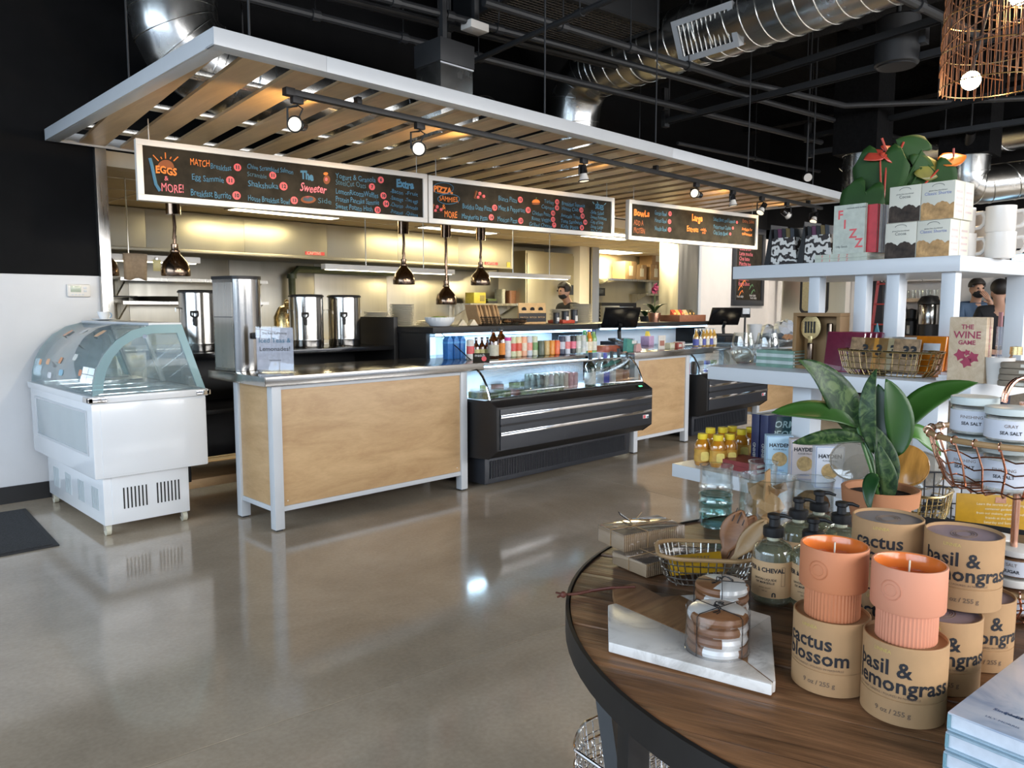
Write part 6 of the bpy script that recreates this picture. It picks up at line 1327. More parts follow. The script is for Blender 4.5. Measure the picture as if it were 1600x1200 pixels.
# nested wire baskets on the floor by the table
for k in range(4):
    o = thing('wire_shopping_basket', 'chrome wire basket nested on the floor under the table, ' + ('lowest', 'second', 'third', 'topmost')[k], 'basket', P(985, 1160, .28) * V((1, 1, 0)) + V((.10, -.02, .002 + .05 * k)) if False else V((1.44, .90, .002 + .05 * k)), R(-8), 'nested wire baskets')
    wire_basket(o, .42, .30, .20, 'chrome', 20, 14, 6, 1.12, .0016, 'chrome', .004)
# ---- candles in kraft tubes
mat('kraft_tube', (.40, .235, .11), .7, var=.06, nscale=25); mat('ink', (.010, .010, .014), .6); mat('ink_soft', (.16, .10, .06), .7); mat('foil', (.55, .42, .12), .35)
mat('lid_lilac', (.30, .22, .24), .5); mat('lid_grey', (.16, .16, .18), .5); mat('terracotta_a', (.52, .19, .085), .6, var=.05); mat('terracotta_b', (.60, .25, .15), .6, var=.05); mat('glaze', (.62, .16, .03), .15, var=.05); mat('wax', (.66, .62, .50), .4)
KR, KH = .0500, .102
def ktube(label, loc, words, turn, lid='lid_lilac', sub=True):
    o = thing('candle_tube', label, 'candle box', loc, 0, 'kraft candle tubes on the round table')
    av = math.atan2(-loc[1], -loc[0])
    G().lathe([(KR - .0015, 0), (KR, .001), (KR, .032), (KR - .0012, .0325), (KR - .0012, .0335)], 48).obj('base_sleeve', 'kraft_tube', o)
    G().shell([(KR - .0006, .0335), (KR, .034), (KR, KH - .001), (KR - .0008, KH), (KR - .0022, KH), (KR - .0022, KH - .005)], 48).obj('lid_sleeve', 'kraft_tube', o)
    d = G().lathe([(KR - .0022, KH - .0065), (KR - .0022, KH - .0045)], 40).obj('lid_disc', lid, o)
    for r_ in (.014, .018, .023): G().tube([(r_ * math.cos(a), r_ * .7 * math.sin(a), KH - .0044) for a in [2*PI*i/24 for i in range(24)]], .0004, 4, True).obj('lid_emblem', 'ink_soft', d)
    for i, wd in enumerate(words):
        g = text(wd, .0275, 'LEFT', .0006, spacing=1.02)
        for p in g.v: p.x *= 1.0
        wrap(g, KR + .0004, av + turn, .064 - .0205 * i).obj('lettering', 'ink', o)
    g = text('SOY WAX CANDLE / POURED IN NASHVILLE', .0042); wrap(g, KR + .0004, av + turn + .05, .0365).obj('lettering', 'ink_soft', o)
    g = text('9 oz / 255 g', .009, bold=.0002); wrap(g, KR + .0004, av + turn + .65, .014).obj('lettering', 'ink_soft', o)
    g = text('LINNEA', .0065); wrap(g, KR + .0004, av + turn + .55, .091).obj('brand_mark', 'foil', o)
    return o
def candle(label, loc, tm):
    o = thing('candle_cup', label, 'candle', loc, 0, 'terracotta candles on kraft tubes'); av = math.atan2(-loc[1], -loc[0])
    g = G().lathe([(.0355, 0), (.036, .002), (.036, .042)], 96)
    for p in g.v:
        k_ = 1 + .014 * math.cos(48 * math.atan2(p.y, p.x)); p.x *= k_; p.y *= k_
    g.obj('ribbed_base', tm, o)
    G().shell([(.036, .0405), (.0432, .042), (.0442, .044), (.0442, .098), (.0436, .0995), (.0415, .0995)], 48).obj('cup', tm, o)
    G().shell([(.0415, .0995), (.0405, .098), (.0398, .078)], 48).obj('glazed_inside', 'glaze', o); G().lathe([(.0397, .075), (.0397, .079)], 40).obj('wax', 'glaze', o)
    G().cyl((0, 0, .079), (.001, 0, .1015), .0012, n=6).obj('wick', 'wax', o)
    for r_ in (.0075, .012, .013):
        g = G()
        pts = [(r_ * math.cos(a), r_ * math.sin(a)) for a in [2*PI*i/24 for i in range(24)]]
        g.tube([((.0444) * math.cos(av - .45 + x/.0444), .0444 * math.sin(av - .45 + x/.0444), .072 + y) for x, y in pts], .0004, 4, True); g.obj('emblem', tm, o)
def TP(px, py, z_=TZ): return P(px, py, z_)
ka, kb = TP(1295, 1064), TP(1409, 1108)
kA, kB, kD = TP(1466, 1062), TP(1520, 1028), TP(1380, 1010)
ktube('open kraft candle tube lettered cactus blossom, carrying a terracotta candle', ka, ('cactus', 'blossom'), -1.35, 'kraft_tube'); ktube('open kraft candle tube lettered basil, carrying a terracotta candle', kb, ('basil &', 'lemongrass'), -1.30, 'kraft_tube')
candle('terracotta candle with ribbed base on the cactus blossom tube', ka + V((0, 0, KH - .004)), 'terracotta_a'); candle('paler terracotta candle with ribbed base on the basil tube', kb + V((0, 0, KH - .004)), 'terracotta_b')
ktube('kraft candle tube under the stacked basil tube, beside the front candle', kA, ('basil &', 'lemongrass'), -1.0); ktube('kraft candle tube next to the copper stand', kB, ('basil &', 'lemongrass'), -.75); ktube('kraft candle tube hidden between the two terracotta candles', kD, ('cactus', 'blossom'), -1.1)
ktube('stacked upper kraft tube lettered basil with a lilac lid', (kA + kB) * .5 + V((0, .0, KH + .0005)), ('basil &', 'lemongrass'), -1.05); ktube('stacked upper kraft tube lettered cactus with a grey lid', kD + V((.006, .004, KH + .0005)), ('cactus', 'blossom'), -.95, 'lid_grey')
# ---- marble and acacia board with strap
m, t, b = nt('marble')
vec = coords(t); n1_ = noise(t, vec, 14, 8, .65, 1.2)
t.links.new(ramp(t, n1_, [(.35, (.50, .48, .45)), (.5, (.74, .72, .69)), (.7, (.80, .78, .75))]), b.inputs['Base Color']); b.inputs['Roughness'].default_value = .3
ZM = TZ + .0165
mb = thing('serving_board', 'white marble and acacia serving board with a leather strap', 'board', TP(1080, 1000))
def bpoly(pxs): return [tuple((P(x, y, ZM) - V(mb.location))[:2]) for x, y in pxs]
w1 = [(962, 942), (1060, 985), (1165, 1033), (1208, 1066)]
G().prism(bpoly([(950, 945), (951, 1003), (1206, 1070), (1208, 1066), (1165, 1033), (1060, 985), (962, 942)]), .0005, .0165).obj('marble_part', 'marble', mb, .002)
G().prism(bpoly([(1170, 985), (1204, 962), (1212, 1064), (1208, 1066), (1168, 1035)]), .0005, .0165).obj('marble_part', 'marble', mb, .002)
G().prism(bpoly([(1062, 930), (1090, 928), (1204, 962), (1170, 985)]), .0005, .0163).obj('marble_part', 'marble', mb, .0015)
G().prism(bpoly([(957, 921), (962, 942), (1060, 985), (1165, 1033), (1208, 1066), (1168, 1035), (1170, 985), (1062, 930), (1035, 933), (1000, 914), (990, 911)]), .0008, .0168).obj('acacia_part', 'acacia', mb, .0015)
st = [PD(1, 1, 1)] and [P(985, 917, ZM + .003), P(955, 918, ZM + .004), P(920, 923, TZ + .004), P(893, 928, TZ + .004), P(880, 929, TZ + .0045)]
G().tube([p - V(mb.location) for p in st], .0022, 6).obj('strap', mat('leather', (.10, .025, .015), .6), mb); G().tube([p - V(mb.location) + V((.006, -.006, 0)) for p in st], .0022, 6).obj('strap', 'leather', mb)
G().ball(P(880, 929, TZ + .006) - V(mb.location), .006, 8, 6).obj('knot', 'leather', mb)
for e in ((869, 926), (871, 933)): G().tube([P(880, 929, TZ + .005) - V(mb.location), P(*e, TZ + .003) - V(mb.location)], .002, 5).obj('strap_end', 'leather', mb)
# ---- coaster stacks
mat('resin_white', (.78, .77, .74), .2, var=.02)
CR = .0445
def coasters(px, py, n, z0, lab, a0):
    c = P(px, py, z0)
    for k in range(n):
        o = thing('coaster', 'white and walnut coaster, ' + ('lowest', 'second', 'third', 'top')[k if k < n - 1 else 3] + ' in the tied stack ' + lab, 'coaster', c + V((0, 0, .0005 + .0152 * k)), R(a0 + 37 * k), 'coasters on the serving board')
        pr = [(CR - .006, 0), (CR - .002, .0018), (CR, .0072), (CR - .002, .0128), (CR - .006, .0146), (0, .0146)]
        g = G().lathe(pr, 40)
        g.obj('disc', 'resin_white', o, mats=['resin_white', 'spoon_wood'], fmat=lambda p: 1 if (p.center.y > .014 or p.center.y < -.036) else 0)
    o = thing('twine', 'black twine bow tied round the coaster stack ' + lab, 'twine', c, R(a0)); h_ = .0152 * n + .0018; r_ = CR + .0008
    for a in (R(60), R(150)):
        d = V((math.cos(a), math.sin(a), 0)); G().tube([d * -r_ + V((0, 0, .0006)), d * -r_ + V((0, 0, h_ - .004)), d * -(r_ - .005) + V((0, 0, h_)), d * (r_ - .005) + V((0, 0, h_)), d * r_ + V((0, 0, h_ - .004)), d * r_ + V((0, 0, .0006))], .0007, 5).obj('loop', 'black', o)
    for s_ in (-1, 1):
        for q in range(2): G().tube([(s_ * .004 * i + .003 * q, .006 * math.sin(i * 1.2 + q), h_ + .002 + .004 * math.sin(i * .9)) for i in range(6)], .0008, 5).obj('bow', 'black', o)
coasters(1120, 1013, 4, ZM, 'in front', 20); coasters(1127, 950, 3, ZM, 'behind', -30)
o = thing('coaster_sleeve', 'clear round sleeve wrapped round the front coaster stack', 'sleeve', P(1120, 1013, ZM)); G().shell([(CR + .0022, .0), (CR + .0022, .062)], 40).obj('sleeve', 'acrylic', o); G().tube([((CR + .0022) * math.cos(a), (CR + .0022) * math.sin(a), .001) for a in [2*PI*i/40 for i in range(40)]], .0007, 4, True).obj('edge', 'acrylic', o)
# ---- soap bottles
glass('soap_glass', (.86, .88, .78), .13, .03, .12, (.55, .56, .42)); mat('kraft_label', (.52, .33, .17), .6, var=.08)
def soap(label, px, py):
    c = TP(px, py); o = thing('soap_bottle', label, 'soap bottle', c, 0, 'pump soap bottles on the round table'); av = math.atan2(-c.y, -c.x); r_ = .0345
    G().shell([(0, .004), (r_ - .004, .001), (r_, .006), (r_, .092), (r_ - .004, .102), (.020, .109), (.012, .112), (.012, .122)], 40).obj('bottle', 'soap_glass', o)
    G().lathe([(r_ - .004, .006), (r_ - .003, .009), (r_ - .003, .096), (.02, .105), (0, .106)], 32).obj('liquid', 'soap_glass', o)
    lb = G().shell([(r_ + .0005, .016), (r_ + .0005, .080)], 40).obj('label', 'kraft_label', o)
    for tx, s_, z_, b_ in (('FER à CHEVAL', .0108, .062, .0004), ('SAVON LIQUIDE', .0055, .047, .0001), ('DE MARSEILLE', .0055, .041, .0001), ('parfum naturel', .0035, .033, 0), ('500 ml', .0035, .027, 0)): g = text(tx, s_, 'CENTER', b_); wrap(g, r_ + .0009, av - .35, z_).obj('lettering', 'ink', lb)
    g = text('U', .010, 'CENTER', .0006); [setattr(p, 'y', -p.y + .007) for p in g.v]; wrap(g, r_ + .0009, av + .1, .019).obj('emblem', 'ink', lb)
    g = ring(.007, .034, .0006, 0, .0001); wrap(g, r_ + .0009, av + .55, .055).obj('stamp', 'ink_soft', lb)
    G().lathe([(.011, .112), (.011, .122)], 20).obj('neck', 'frame_white', o)
    G().lathe([(.0175, .119), (.018, .121), (.018, .134), (.0165, .136), (.0085, .137), (.008, .152)], 28).obj('pump_collar', 'black', o)
    sd = V((math.cos(av + 1.5), math.sin(av + 1.5), 0))
    G().lathe([(.010, .150), (.0115, .152), (.0115, .158), (.006, .160), (0, .160)], 20).obj('pump_head', 'black', o); G().tube([V((0, 0, .156)), sd * .018 + V((0, 0, .1565)), sd * .03 + V((0, 0, .153))], .0045, 8, taper=[1, .8, .55]).obj('spout', 'black', o)
soap('pump soap bottle with kraft label nearest the serving board', 1205, 938); soap('pump soap bottle right beside the cactus blossom candle', 1266, 947)
soap('pump soap bottle behind the front one, by the wooden spoons', 1244, 903); soap('pump soap bottle at the back of the group', 1276, 888); soap('pump soap bottle nearest the plant pot', 1310, 912)
# ---- wire basket with spoons and soap bar
bs = thing('spoon_basket', 'wire basket with a cane rim holding spoons and a yellow soap', 'basket', TP(1100, 905) + V((0, 0, .002)), R(-52)); mat('cane', (.36, .22, .10), .5, var=.15); wire_basket(bs, .15, .10, .055, 'steel', 12, 7, 4, 1.2, .0013, 'cane', .0042)
o = thing('soap_bar', 'yellow wrapped soap block lying in the cane rimmed basket', 'soap', V(bs.location) + V((-.02, .005, .022)), rot=(R(14), R(-10), R(-58))); pbox('bar', (-.05, -.018, 0), (.05, .018, .024), mat('soap_yellow', (.55, .30, .02), .25, var=.1), o, .003); text('TOOTHY', .014, 'CENTER').xf(Mx.Translation((0, -.005, .0245))).obj('lettering', 'ink_soft', o)
def spoon(label, base, tip, w_, mt, fork=False):
    b_, t_ = V(base), V(tip); d = (t_ - b_).normalized(); L = (t_ - b_).length; nrm = (CAM - t_); nrm = (nrm - d * nrm.dot(d)).normalized(); sd = d.cross(nrm)
    o = thing('wooden_spoon', label, 'spoon', b_)
    rows = []
    for i in range(15):
        u = i / 14; w2 = w_ * .16 if u < .4 else w_ * .5 * max(.02, math.sin(PI * min(1, .10 + .90 * (u - .4) / .6)) ** .7)
        rows.append([d * (L * u) + sd * w2 * v_ + nrm * (-.006 * (1 - v_ * v_) if u > .45 else 0) for v_ in (-1, -.5, 0, .5, 1)])
    G().sheet(rows).obj('blade', mt, o, solid=.005)
    if fork:
        for s_ in (-.2, .0, .2): G().box((-.0008, -.014, 0), (.0008, .014, .002)).xf(frame3(d * (L * .90) + sd * (w_ * s_) - nrm * .002, sd, d)).obj('slit', 'black', o)
bb = V(bs.location)
spoon('dark wooden slotted spoon standing in the basket', bb + V((.03, -.01, .01)), PD(1160, 798, 1.47), .050, 'spoon_wood', True); spoon('lighter wooden spoon leaning by the soap bottle', bb + V((.01, -.03, .012)), PD(1196, 812, 1.42), .034, 'cane'); spoon('wooden spoon behind the slotted one', bb + V((.04, -.02, .012)), PD(1180, 806, 1.50), .04, 'spoon_wood')
# ---- corrugated gift boxes
m, t, b = nt('corrugated')
wv = t.nodes.new('ShaderNodeTexWave'); wv.bands_direction = 'X'; wv.inputs['Scale'].default_value = 60; t.links.new(coords(t), wv.inputs[0]); t.links.new(ramp(t, wv.outputs[0], [(.2, (.24, .15, .08)), (.8, (.42, .29, .17))]), b.inputs['Base Color']); bump(t, b, wv.outputs[0], .6, .002); b.inputs['Roughness'].default_value = .8
mat('shell_grey', (.22, .18, .15), .25, var=.35, nscale=20)
def giftbox(label, loc, rz, L, W, Hh, tagged):
    o = thing('corrugated_box', label, 'gift box', loc, rz); pbox('tray', (-L/2, -W/2, 0), (L/2, W/2, Hh), 'corrugated', o, .001); pbox('lid_print', (-L/2 + .003, -W/2 + .003, Hh), (L/2 - .003, W/2 - .003, Hh + .0006), 'shell_grey', o, 0); pbox('film', (-L/2 - .0006, -W/2 - .0006, .001), (L/2 + .0006, W/2 + .0006, Hh + .0012), 'acrylic', o, .0005)
    for x in (-.02, ): G().tube([(x, -W/2 - .0012, 0.001), (x, -W/2 - .0012, Hh + .001), (x, W/2 + .0012, Hh + .0015), (x, W/2 + .0012, .001)], .0009, 5).obj('string', 'cane', o)
    G().tube([(-L/2 - .0012, 0, .001), (-L/2 - .0012, 0, Hh + .001), (L/2 + .0012, 0, Hh + .0015), (L/2 + .0012, 0, .001)], .0009, 5).obj('string', 'cane', o)
    if tagged:
        g = G().box((-.018, -.006, 0), (.018, .006, .0015)); g.xf(Mx.Translation((-.03, .02, Hh + .016)) @ Mx.Rotation(R(35), 4, 'Y') @ Mx.Rotation(R(25), 4, 'X')); tg_ = g.obj('tag', 'ink', o)
        for i in range(4): g = G().box((-.015 + .008 * i, -.003, .0015), (-.010 + .008 * i, .003, .002)); g.xf(Mx.Translation((-.03, .02, Hh + .016)) @ Mx.Rotation(R(35), 4, 'Y') @ Mx.Rotation(R(25), 4, 'X')); g.obj('tag_print', 'resin_white', tg_)
        for i in range(3): G().tube([(-.02, 0, Hh + .002), (-.005 - .01 * i, .012 * (i - 1), Hh + .015), (.01 - .01 * i, .02 * (i - 1), Hh + .008 + .02 * (i == 1))], .0008, 5).obj('bow', 'cane', o)
ca, cb_ = P(1010, 903, TZ), P(1105, 878, TZ); ang = math.atan2((cb_ - ca).y, (cb_ - ca).x); cdir = (cb_ - ca).normalized(); cn_ = V((-cdir.y, cdir.x, 0))
giftbox('lower corrugated gift box with striped sides near the table edge', ca + cdir * .075 + cn_ * .05, ang, .15, .10, .026, False)
ca2 = P(975, 863, TZ + .027); cb2 = P(1105, 838, TZ + .027); a2 = math.atan2((cb2 - ca2).y, (cb2 - ca2).x); c2 = (cb2 - ca2).normalized(); n2_ = V((-c2.y, c2.x, 0))
giftbox('upper corrugated gift box tied with string and a black tag', ca2 + c2 * .08 + n2_ * .045, a2, .16, .09, .034, True)
# ---- glassware at the table's far side
def glassware(name, label, px, py, prof, mt, cat='glass', foot=None):
    o = thing(name, label, cat, TP(px, py) + V((0, 0, .001))); G().shell(prof + [(r_ - .0025, z_ + .001) for r_, z_ in reversed(prof)], 40).obj('body', mt, o)
    G().tube([(prof[-1][0] * math.cos(a), prof[-1][0] * math.sin(a), prof[-1][1]) for a in [2*PI*i/40 for i in range(40)]], .0016, 6, True).obj('lip', mt, o); G().lathe([(prof[0][0], -.0008), (prof[0][0] * .95, .004)], 32).obj('base', mt, o)
    return o
o = glassware('stacked_tumbler', 'pale aqua ribbed glass tumbler standing at the table edge', 1117, 822, [(.030, .003), (.036, .01), (.038, .03), (.040, .034), (.038, .038), (.0385, .055), (.041, .06), (.0385, .064), (.0385, .078)], 'glass_aqua')
G().tube([(-.040, 0, .03), (-.058, 0, .034), (-.060, 0, .015), (-.040, 0, .012)], .003, 6).obj('handle', 'glass_aqua', o)
o = thing('stacked_tumbler', 'clear glass tumbler stacked on the aqua one', 'glass', TP(1117, 822) + V((0, 0, .080))); pf = [(.034, .002), (.0395, .012), (.041, .018), (.039, .024), (.0375, .03), (.0385, .068)]; G().shell(pf + [(r_ - .0025, z_) for r_, z_ in reversed(pf)], 40).obj('body', 'glass_clear', o); G().tube([(.0385 * math.cos(a), .0385 * math.sin(a), .068) for a in [2*PI*i/40 for i in range(40)]], .0016, 6, True).obj('lip', 'glass_clear', o)
o = glassware('glass_jar', 'wide glass jar stuffed with kraft paper', 1196, 830, [(.055, .003), (.066, .012), (.068, .03), (.062, .05), (.061, .10), (.065, .13)], 'glass_clear', 'jar')
rows = []
for i in range(7): rows.append([(.05 * math.cos(2*PI*j/10) * (.6 + .4 * math.sin(i + j)), .05 * math.sin(2*PI*j/10) * (.6 + .4 * math.cos(i * 1.7 + j)), .012 + .016 * i + .008 * math.sin(j * 2.3 + i)) for j in range(11)])
G().sheet(rows).obj('kraft_paper', 'kraft', o, smooth=10); G().prism([(-.03, .07), (.0, .075), (-.005, .15), (-.025, .145)], -.01, -.006, 'y').obj('paper_fold', 'kraft', o)
o = glassware('glass_jar', 'smaller glass jar with kraft paper behind the soap bottles', 1268, 822, [(.042, .003), (.047, .01), (.047, .1), (.048, .115)], 'glass_clear', 'jar'); G().ball((0, 0, .055), .04, 10, 6, (1, 1, .8)).obj('kraft_paper', 'kraft', o, smooth=10)
o = thing('glass_bowl', 'clear glass bowl behind the wide jar', 'bowl', TP(1190, 800) + V((.0, .0, .001))); pf = [(.03, .002), (.034, .01), (.034, .09), (.036, .13)]; G().shell(pf + [(r_ - .002, z_) for r_, z_ in reversed(pf)], 32).obj('body', 'glass_clear', o); G().tube([(.036 * math.cos(a), .036 * math.sin(a), .13) for a in [2*PI*i/32 for i in range(32)]], .0015, 6, True).obj('lip', 'glass_clear', o)
# ---- potted aglaonema
pt_ = thing('potted_plant', 'leafy green potted plant in a terracotta pot on the round table', 'potted plant', TP(1372, 838)); dp = depth(pt_.location)
mat('terracotta_pot', (.50, .21, .095), .7, var=.08); mat('soil', (.012, .010, .008), 1, var=.5, nscale=80, bmp=1)
G().shell([(0, .004), (.052, .004), (.066, .075), (.066, .078), (.080, .080), (.083, .113), (.080, .115), (.074, .113), (.070, .08)], 40).obj('pot', 'terracotta_pot', pt_); G().lathe([(.072, .094), (.072, .098), (0, .102)], 32).obj('soil', 'soil', pt_)
m, t, b = nt('leaf_variegated')
n1_ = noise(t, coords(t, (1, 1, 1)), 34, 4, .6, 1.5)
t.links.new(ramp(t, n1_, [(.44, (.010, .034, .010)), (.54, (.040, .082, .024)), (.66, (.085, .13, .045))]), b.inputs['Base Color']); b.inputs['Roughness'].default_value = .45; b.inputs['Specular IOR Level'].default_value = .35
mat('leaf_green', (.022, .075, .010), .38, var=.2, nscale=9); mat('leaf_light', (.06, .16, .03), .35, var=.15, nscale=9); mat('leaf_deep', (.012, .045, .012), .35, var=.4, nscale=20)
def PP(px, py, dz=0): return PD(px, py, dp + dz) - V(pt_.location)
tc_ = (CAM - V(pt_.location)).normalized()
LV = [([(1345, 690, .0), (1330, 640, .0), (1290, 580, -.03), (1247, 563, -.05)], .078, 'leaf_variegated', 0), ([(1340, 668, 0), (1310, 635, -.03), (1250, 642, -.06), (1205, 645, -.07)], .060, 'leaf_green', .1), ([(1352, 690, -.01), (1325, 672, -.05), (1270, 690, -.07), (1238, 692, -.08)], .040, 'leaf_variegated', -.1), ([(1365, 710, -.02), (1350, 660, -.03), (1352, 610, -.03), (1370, 576, -.02)], .036, 'leaf_variegated', 0), ([(1380, 705, 0), (1382, 660, .01), (1376, 620, .01), (1372, 600, .02)], .045, 'leaf_deep', 0), ([(1400, 715, -.02), (1415, 670, -.03), (1400, 620, -.03), (1384, 592, -.03)], .060, 'leaf_green', 0), ([(1400, 690, 0), (1420, 625, 0), (1470, 605, .02), (1528, 598, .03)], .062, 'leaf_green', 0), ([(1405, 690, -.02), (1425, 655, -.02), (1455, 690, -.01), (1470, 712, 0)], .045, 'leaf_light', 0), ([(1372, 745, -.05), (1362, 738, -.07), (1352, 765, -.085), (1360, 800, -.09)], .030, 'leaf_deep', 0), ([(1376, 780, -.02), (1398, 740, -.03), (1385, 700, -.03), (1360, 660, -.02)], .050, 'leaf_variegated', 0), ([(1380, 790, -.03), (1400, 755, -.05), (1385, 735, -.05), (1372, 690, -.04)], .035, 'leaf_variegated', 0)]
for pts, w_, mt, tilt in LV:
    q = [PP(*p) for p in pts]; leafmesh(q, w_, tc_ + V((0, 0, .5 + tilt)), 14, .18, m=7).obj('leaf', mt, pt_, solid=.0016)
for (a, mm, c) in (((1376, 785, 0), (1378, 740, 0), (1372, 690, 0)), ((1374, 780, -.02), (1360, 730, -.03), (1340, 668, 0)), ((1378, 782, 0), (1395, 730, -.02), (1404, 690, -.01)), ((1372, 760, -.03), (1366, 745, -.045), (1370, 742, -.05)), ((1370, 765, -.02), (1362, 715, -.02), (1352, 690, -.01))): G().tube([PP(*a), PP(*mm), PP(*c)], .0042, 7).obj('stem', 'leaf_light', pt_)
# ---- copper two tier stand with jars
cs_p = TP(1577, 958); cs = thing('copper_stand', 'two tier copper wire stand with cane rims on the round table', 'stand', cs_p); dc = depth(cs_p)
zu = P(1577, 760, 0) and (PD(1577, 758, dc).z - TZ)
G().cyl((0, 0, .0), (0, 0, zu + .145), .0055, n=14).obj('pole', 'copper', cs); G().cyl((.012, .004, .0), (.012, .004, zu + .145), .0045, n=12).obj('pole', 'copper', cs)
def tier(z0, rb, rt, h, nw):
    g = G()
    for i in range(nw): a = 2*PI*i/nw; c_, s_ = math.cos(a), math.sin(a); a2 = a + .06; g.tube([(0, 0, z0), (rb*.9*c_, rb*.9*s_, z0), (rb*c_, rb*s_, z0 + .008), ((rb*.4+rt*.6)*math.cos(a2), (rb*.4+rt*.6)*math.sin(a2), z0 + h*.55), (rt*c_, rt*s_, z0 + h)], .0017, 6)
    for k_ in (.08, .3, .52, .76): r_ = rb + (rt - rb) * k_; g.tube([(r_*math.cos(2*PI*i/40), r_*math.sin(2*PI*i/40), z0 + h*k_ + .004*math.sin(i*2)) for i in range(40)], .0013, 5, True)
    g.obj('wire_tier', 'copper', cs); G().tube([(rt*math.cos(2*PI*i/48), rt*math.sin(2*PI*i/48), z0 + h) for i in range(48)], .005, 8, True).obj('cane_rim', 'cane', cs)
    g = G()
    for i in range(nw):
        a = 2*PI*i/nw; c_ = V((rt*math.cos(a), rt*math.sin(a), z0 + h)); rd = V((math.cos(a), math.sin(a), 0)); g.tube([c_ + (rd*math.cos(t_) + V((0, 0, 1))*math.sin(t_))*.0068 for t_ in [2*PI*j/10 for j in range(10)]], .0014, 5, True)
    tag(g.obj('rim_wraps', 'copper', cs), kind='stuff')
tier(zu, .108, .137, .088, 24); tier(.004, .07, .10, .06, 20)
G().tube([(RT * .030 * math.cos(a) + V((0, 0, zu + .145 + .042 * math.sin(a)))) for a in [PI * i / 14 for i in range(15)]], .003, 8).obj('handle', 'copper', cs); G().tube([(RT * .027 * math.cos(a) + V((.008, .008, zu + .145 + .040 * math.sin(a)))) for a in [PI * i / 14 for i in range(15)]], .003, 8).obj('handle', 'copper', cs)
mat('jar_lid', (.58, .64, .62), .35, var=.02); mat('salt', (.60, .58, .54), .9, var=.15, nscale=120); mat('jar_label', (.64, .66, .72), .6)
def saltjar(label, loc, r_, h, rz, tx=('FINISHING', 'SEA SALT'), fill='salt', lidm='jar_lid'):
    o = thing('salt_jar', label, 'jar', loc, 0, 'lidded jars in the copper stand'); av = math.atan2(-loc[1], -loc[0]) + rz
    G().lathe([(r_*.9, 0), (r_, .004), (r_, h*.76), (r_*.93, h*.80)], 32).obj('glass', 'glass_clear', o); G().lathe([(r_*.86, .003), (r_*.95, .006), (r_*.95, h*.7)], 28).obj('contents', fill, o)
    G().lathe([(r_*1.02, h*.80), (r_*1.03, h*.82), (r_*1.03, h*.98), (r_*.98, h), (0, h)], 36).obj('lid', lidm, o)
    lb = G().shell([(r_ + .0004, h*.12), (r_ + .0004, h*.66)], 32).obj('label', 'jar_label', o)
    for i, w_ in enumerate(tx): wrap(text(w_, .0075, 'CENTER', .0002 * i), r_ + .0008, av - .2, h*.46 - .011 * i).obj('lettering', 'ink_soft' if i == 0 else 'ink', lb)
def CP(px, dd, z_): p = PD(px, 700, dc + dd); return V((p.x, p.y, z_))
zj = TZ + zu + .003
saltjar('salt jar tilted nearest the plant in the copper stand', CP(1515, .02, zj + .0), .034, .08, 0); saltjar('salt jar in front in the copper stand', CP(1575, -.062, zj), .036, .082, .1); saltjar('salt jar stacked on the others at the copper handle', CP(1562, .0, zj + .083), .036, .062, 0, ('HIMALAYAN', 'SEA SALT')) if False else None
saltjar('upper salt jar with a pale lid leaning by the plant leaf', CP(1519, .025, zj + .081), .036, .066, .1); saltjar('upper salt jar with a pale lid beneath the copper handle', CP(1578, -.06, zj + .083), .038, .056, .2, ('GRAY', 'SEA SALT')); saltjar('salt jar at the far side of the copper stand', CP(1612, .03, zj), .034, .08, 0)
zl = TZ + .007
saltjar('honey brown jar in the lower copper tier, front', CP(1597, -.035, zl), .032, .062, 0, ('RAW', 'SUGAR'), 'spoon_wood', 'frame_white'); saltjar('honey brown jar in the lower copper tier, by the kraft tube', CP(1565, .035, zl), .028, .062, 0, ('RAW', 'HONEY'), 'spoon_wood', 'frame_white'); saltjar('white lidded jar stacked in the lower copper tier', CP(1600, -.035, zl + .063), .032, .048, 0, ('SALT', 'SUGAR'), 'spoon_wood', 'frame_white'); saltjar('white lidded jar stacked behind in the lower copper tier', CP(1566, .035, zl + .063), .028, .048, 0, ('RAW', 'HONEY'), 'spoon_wood', 'frame_white')
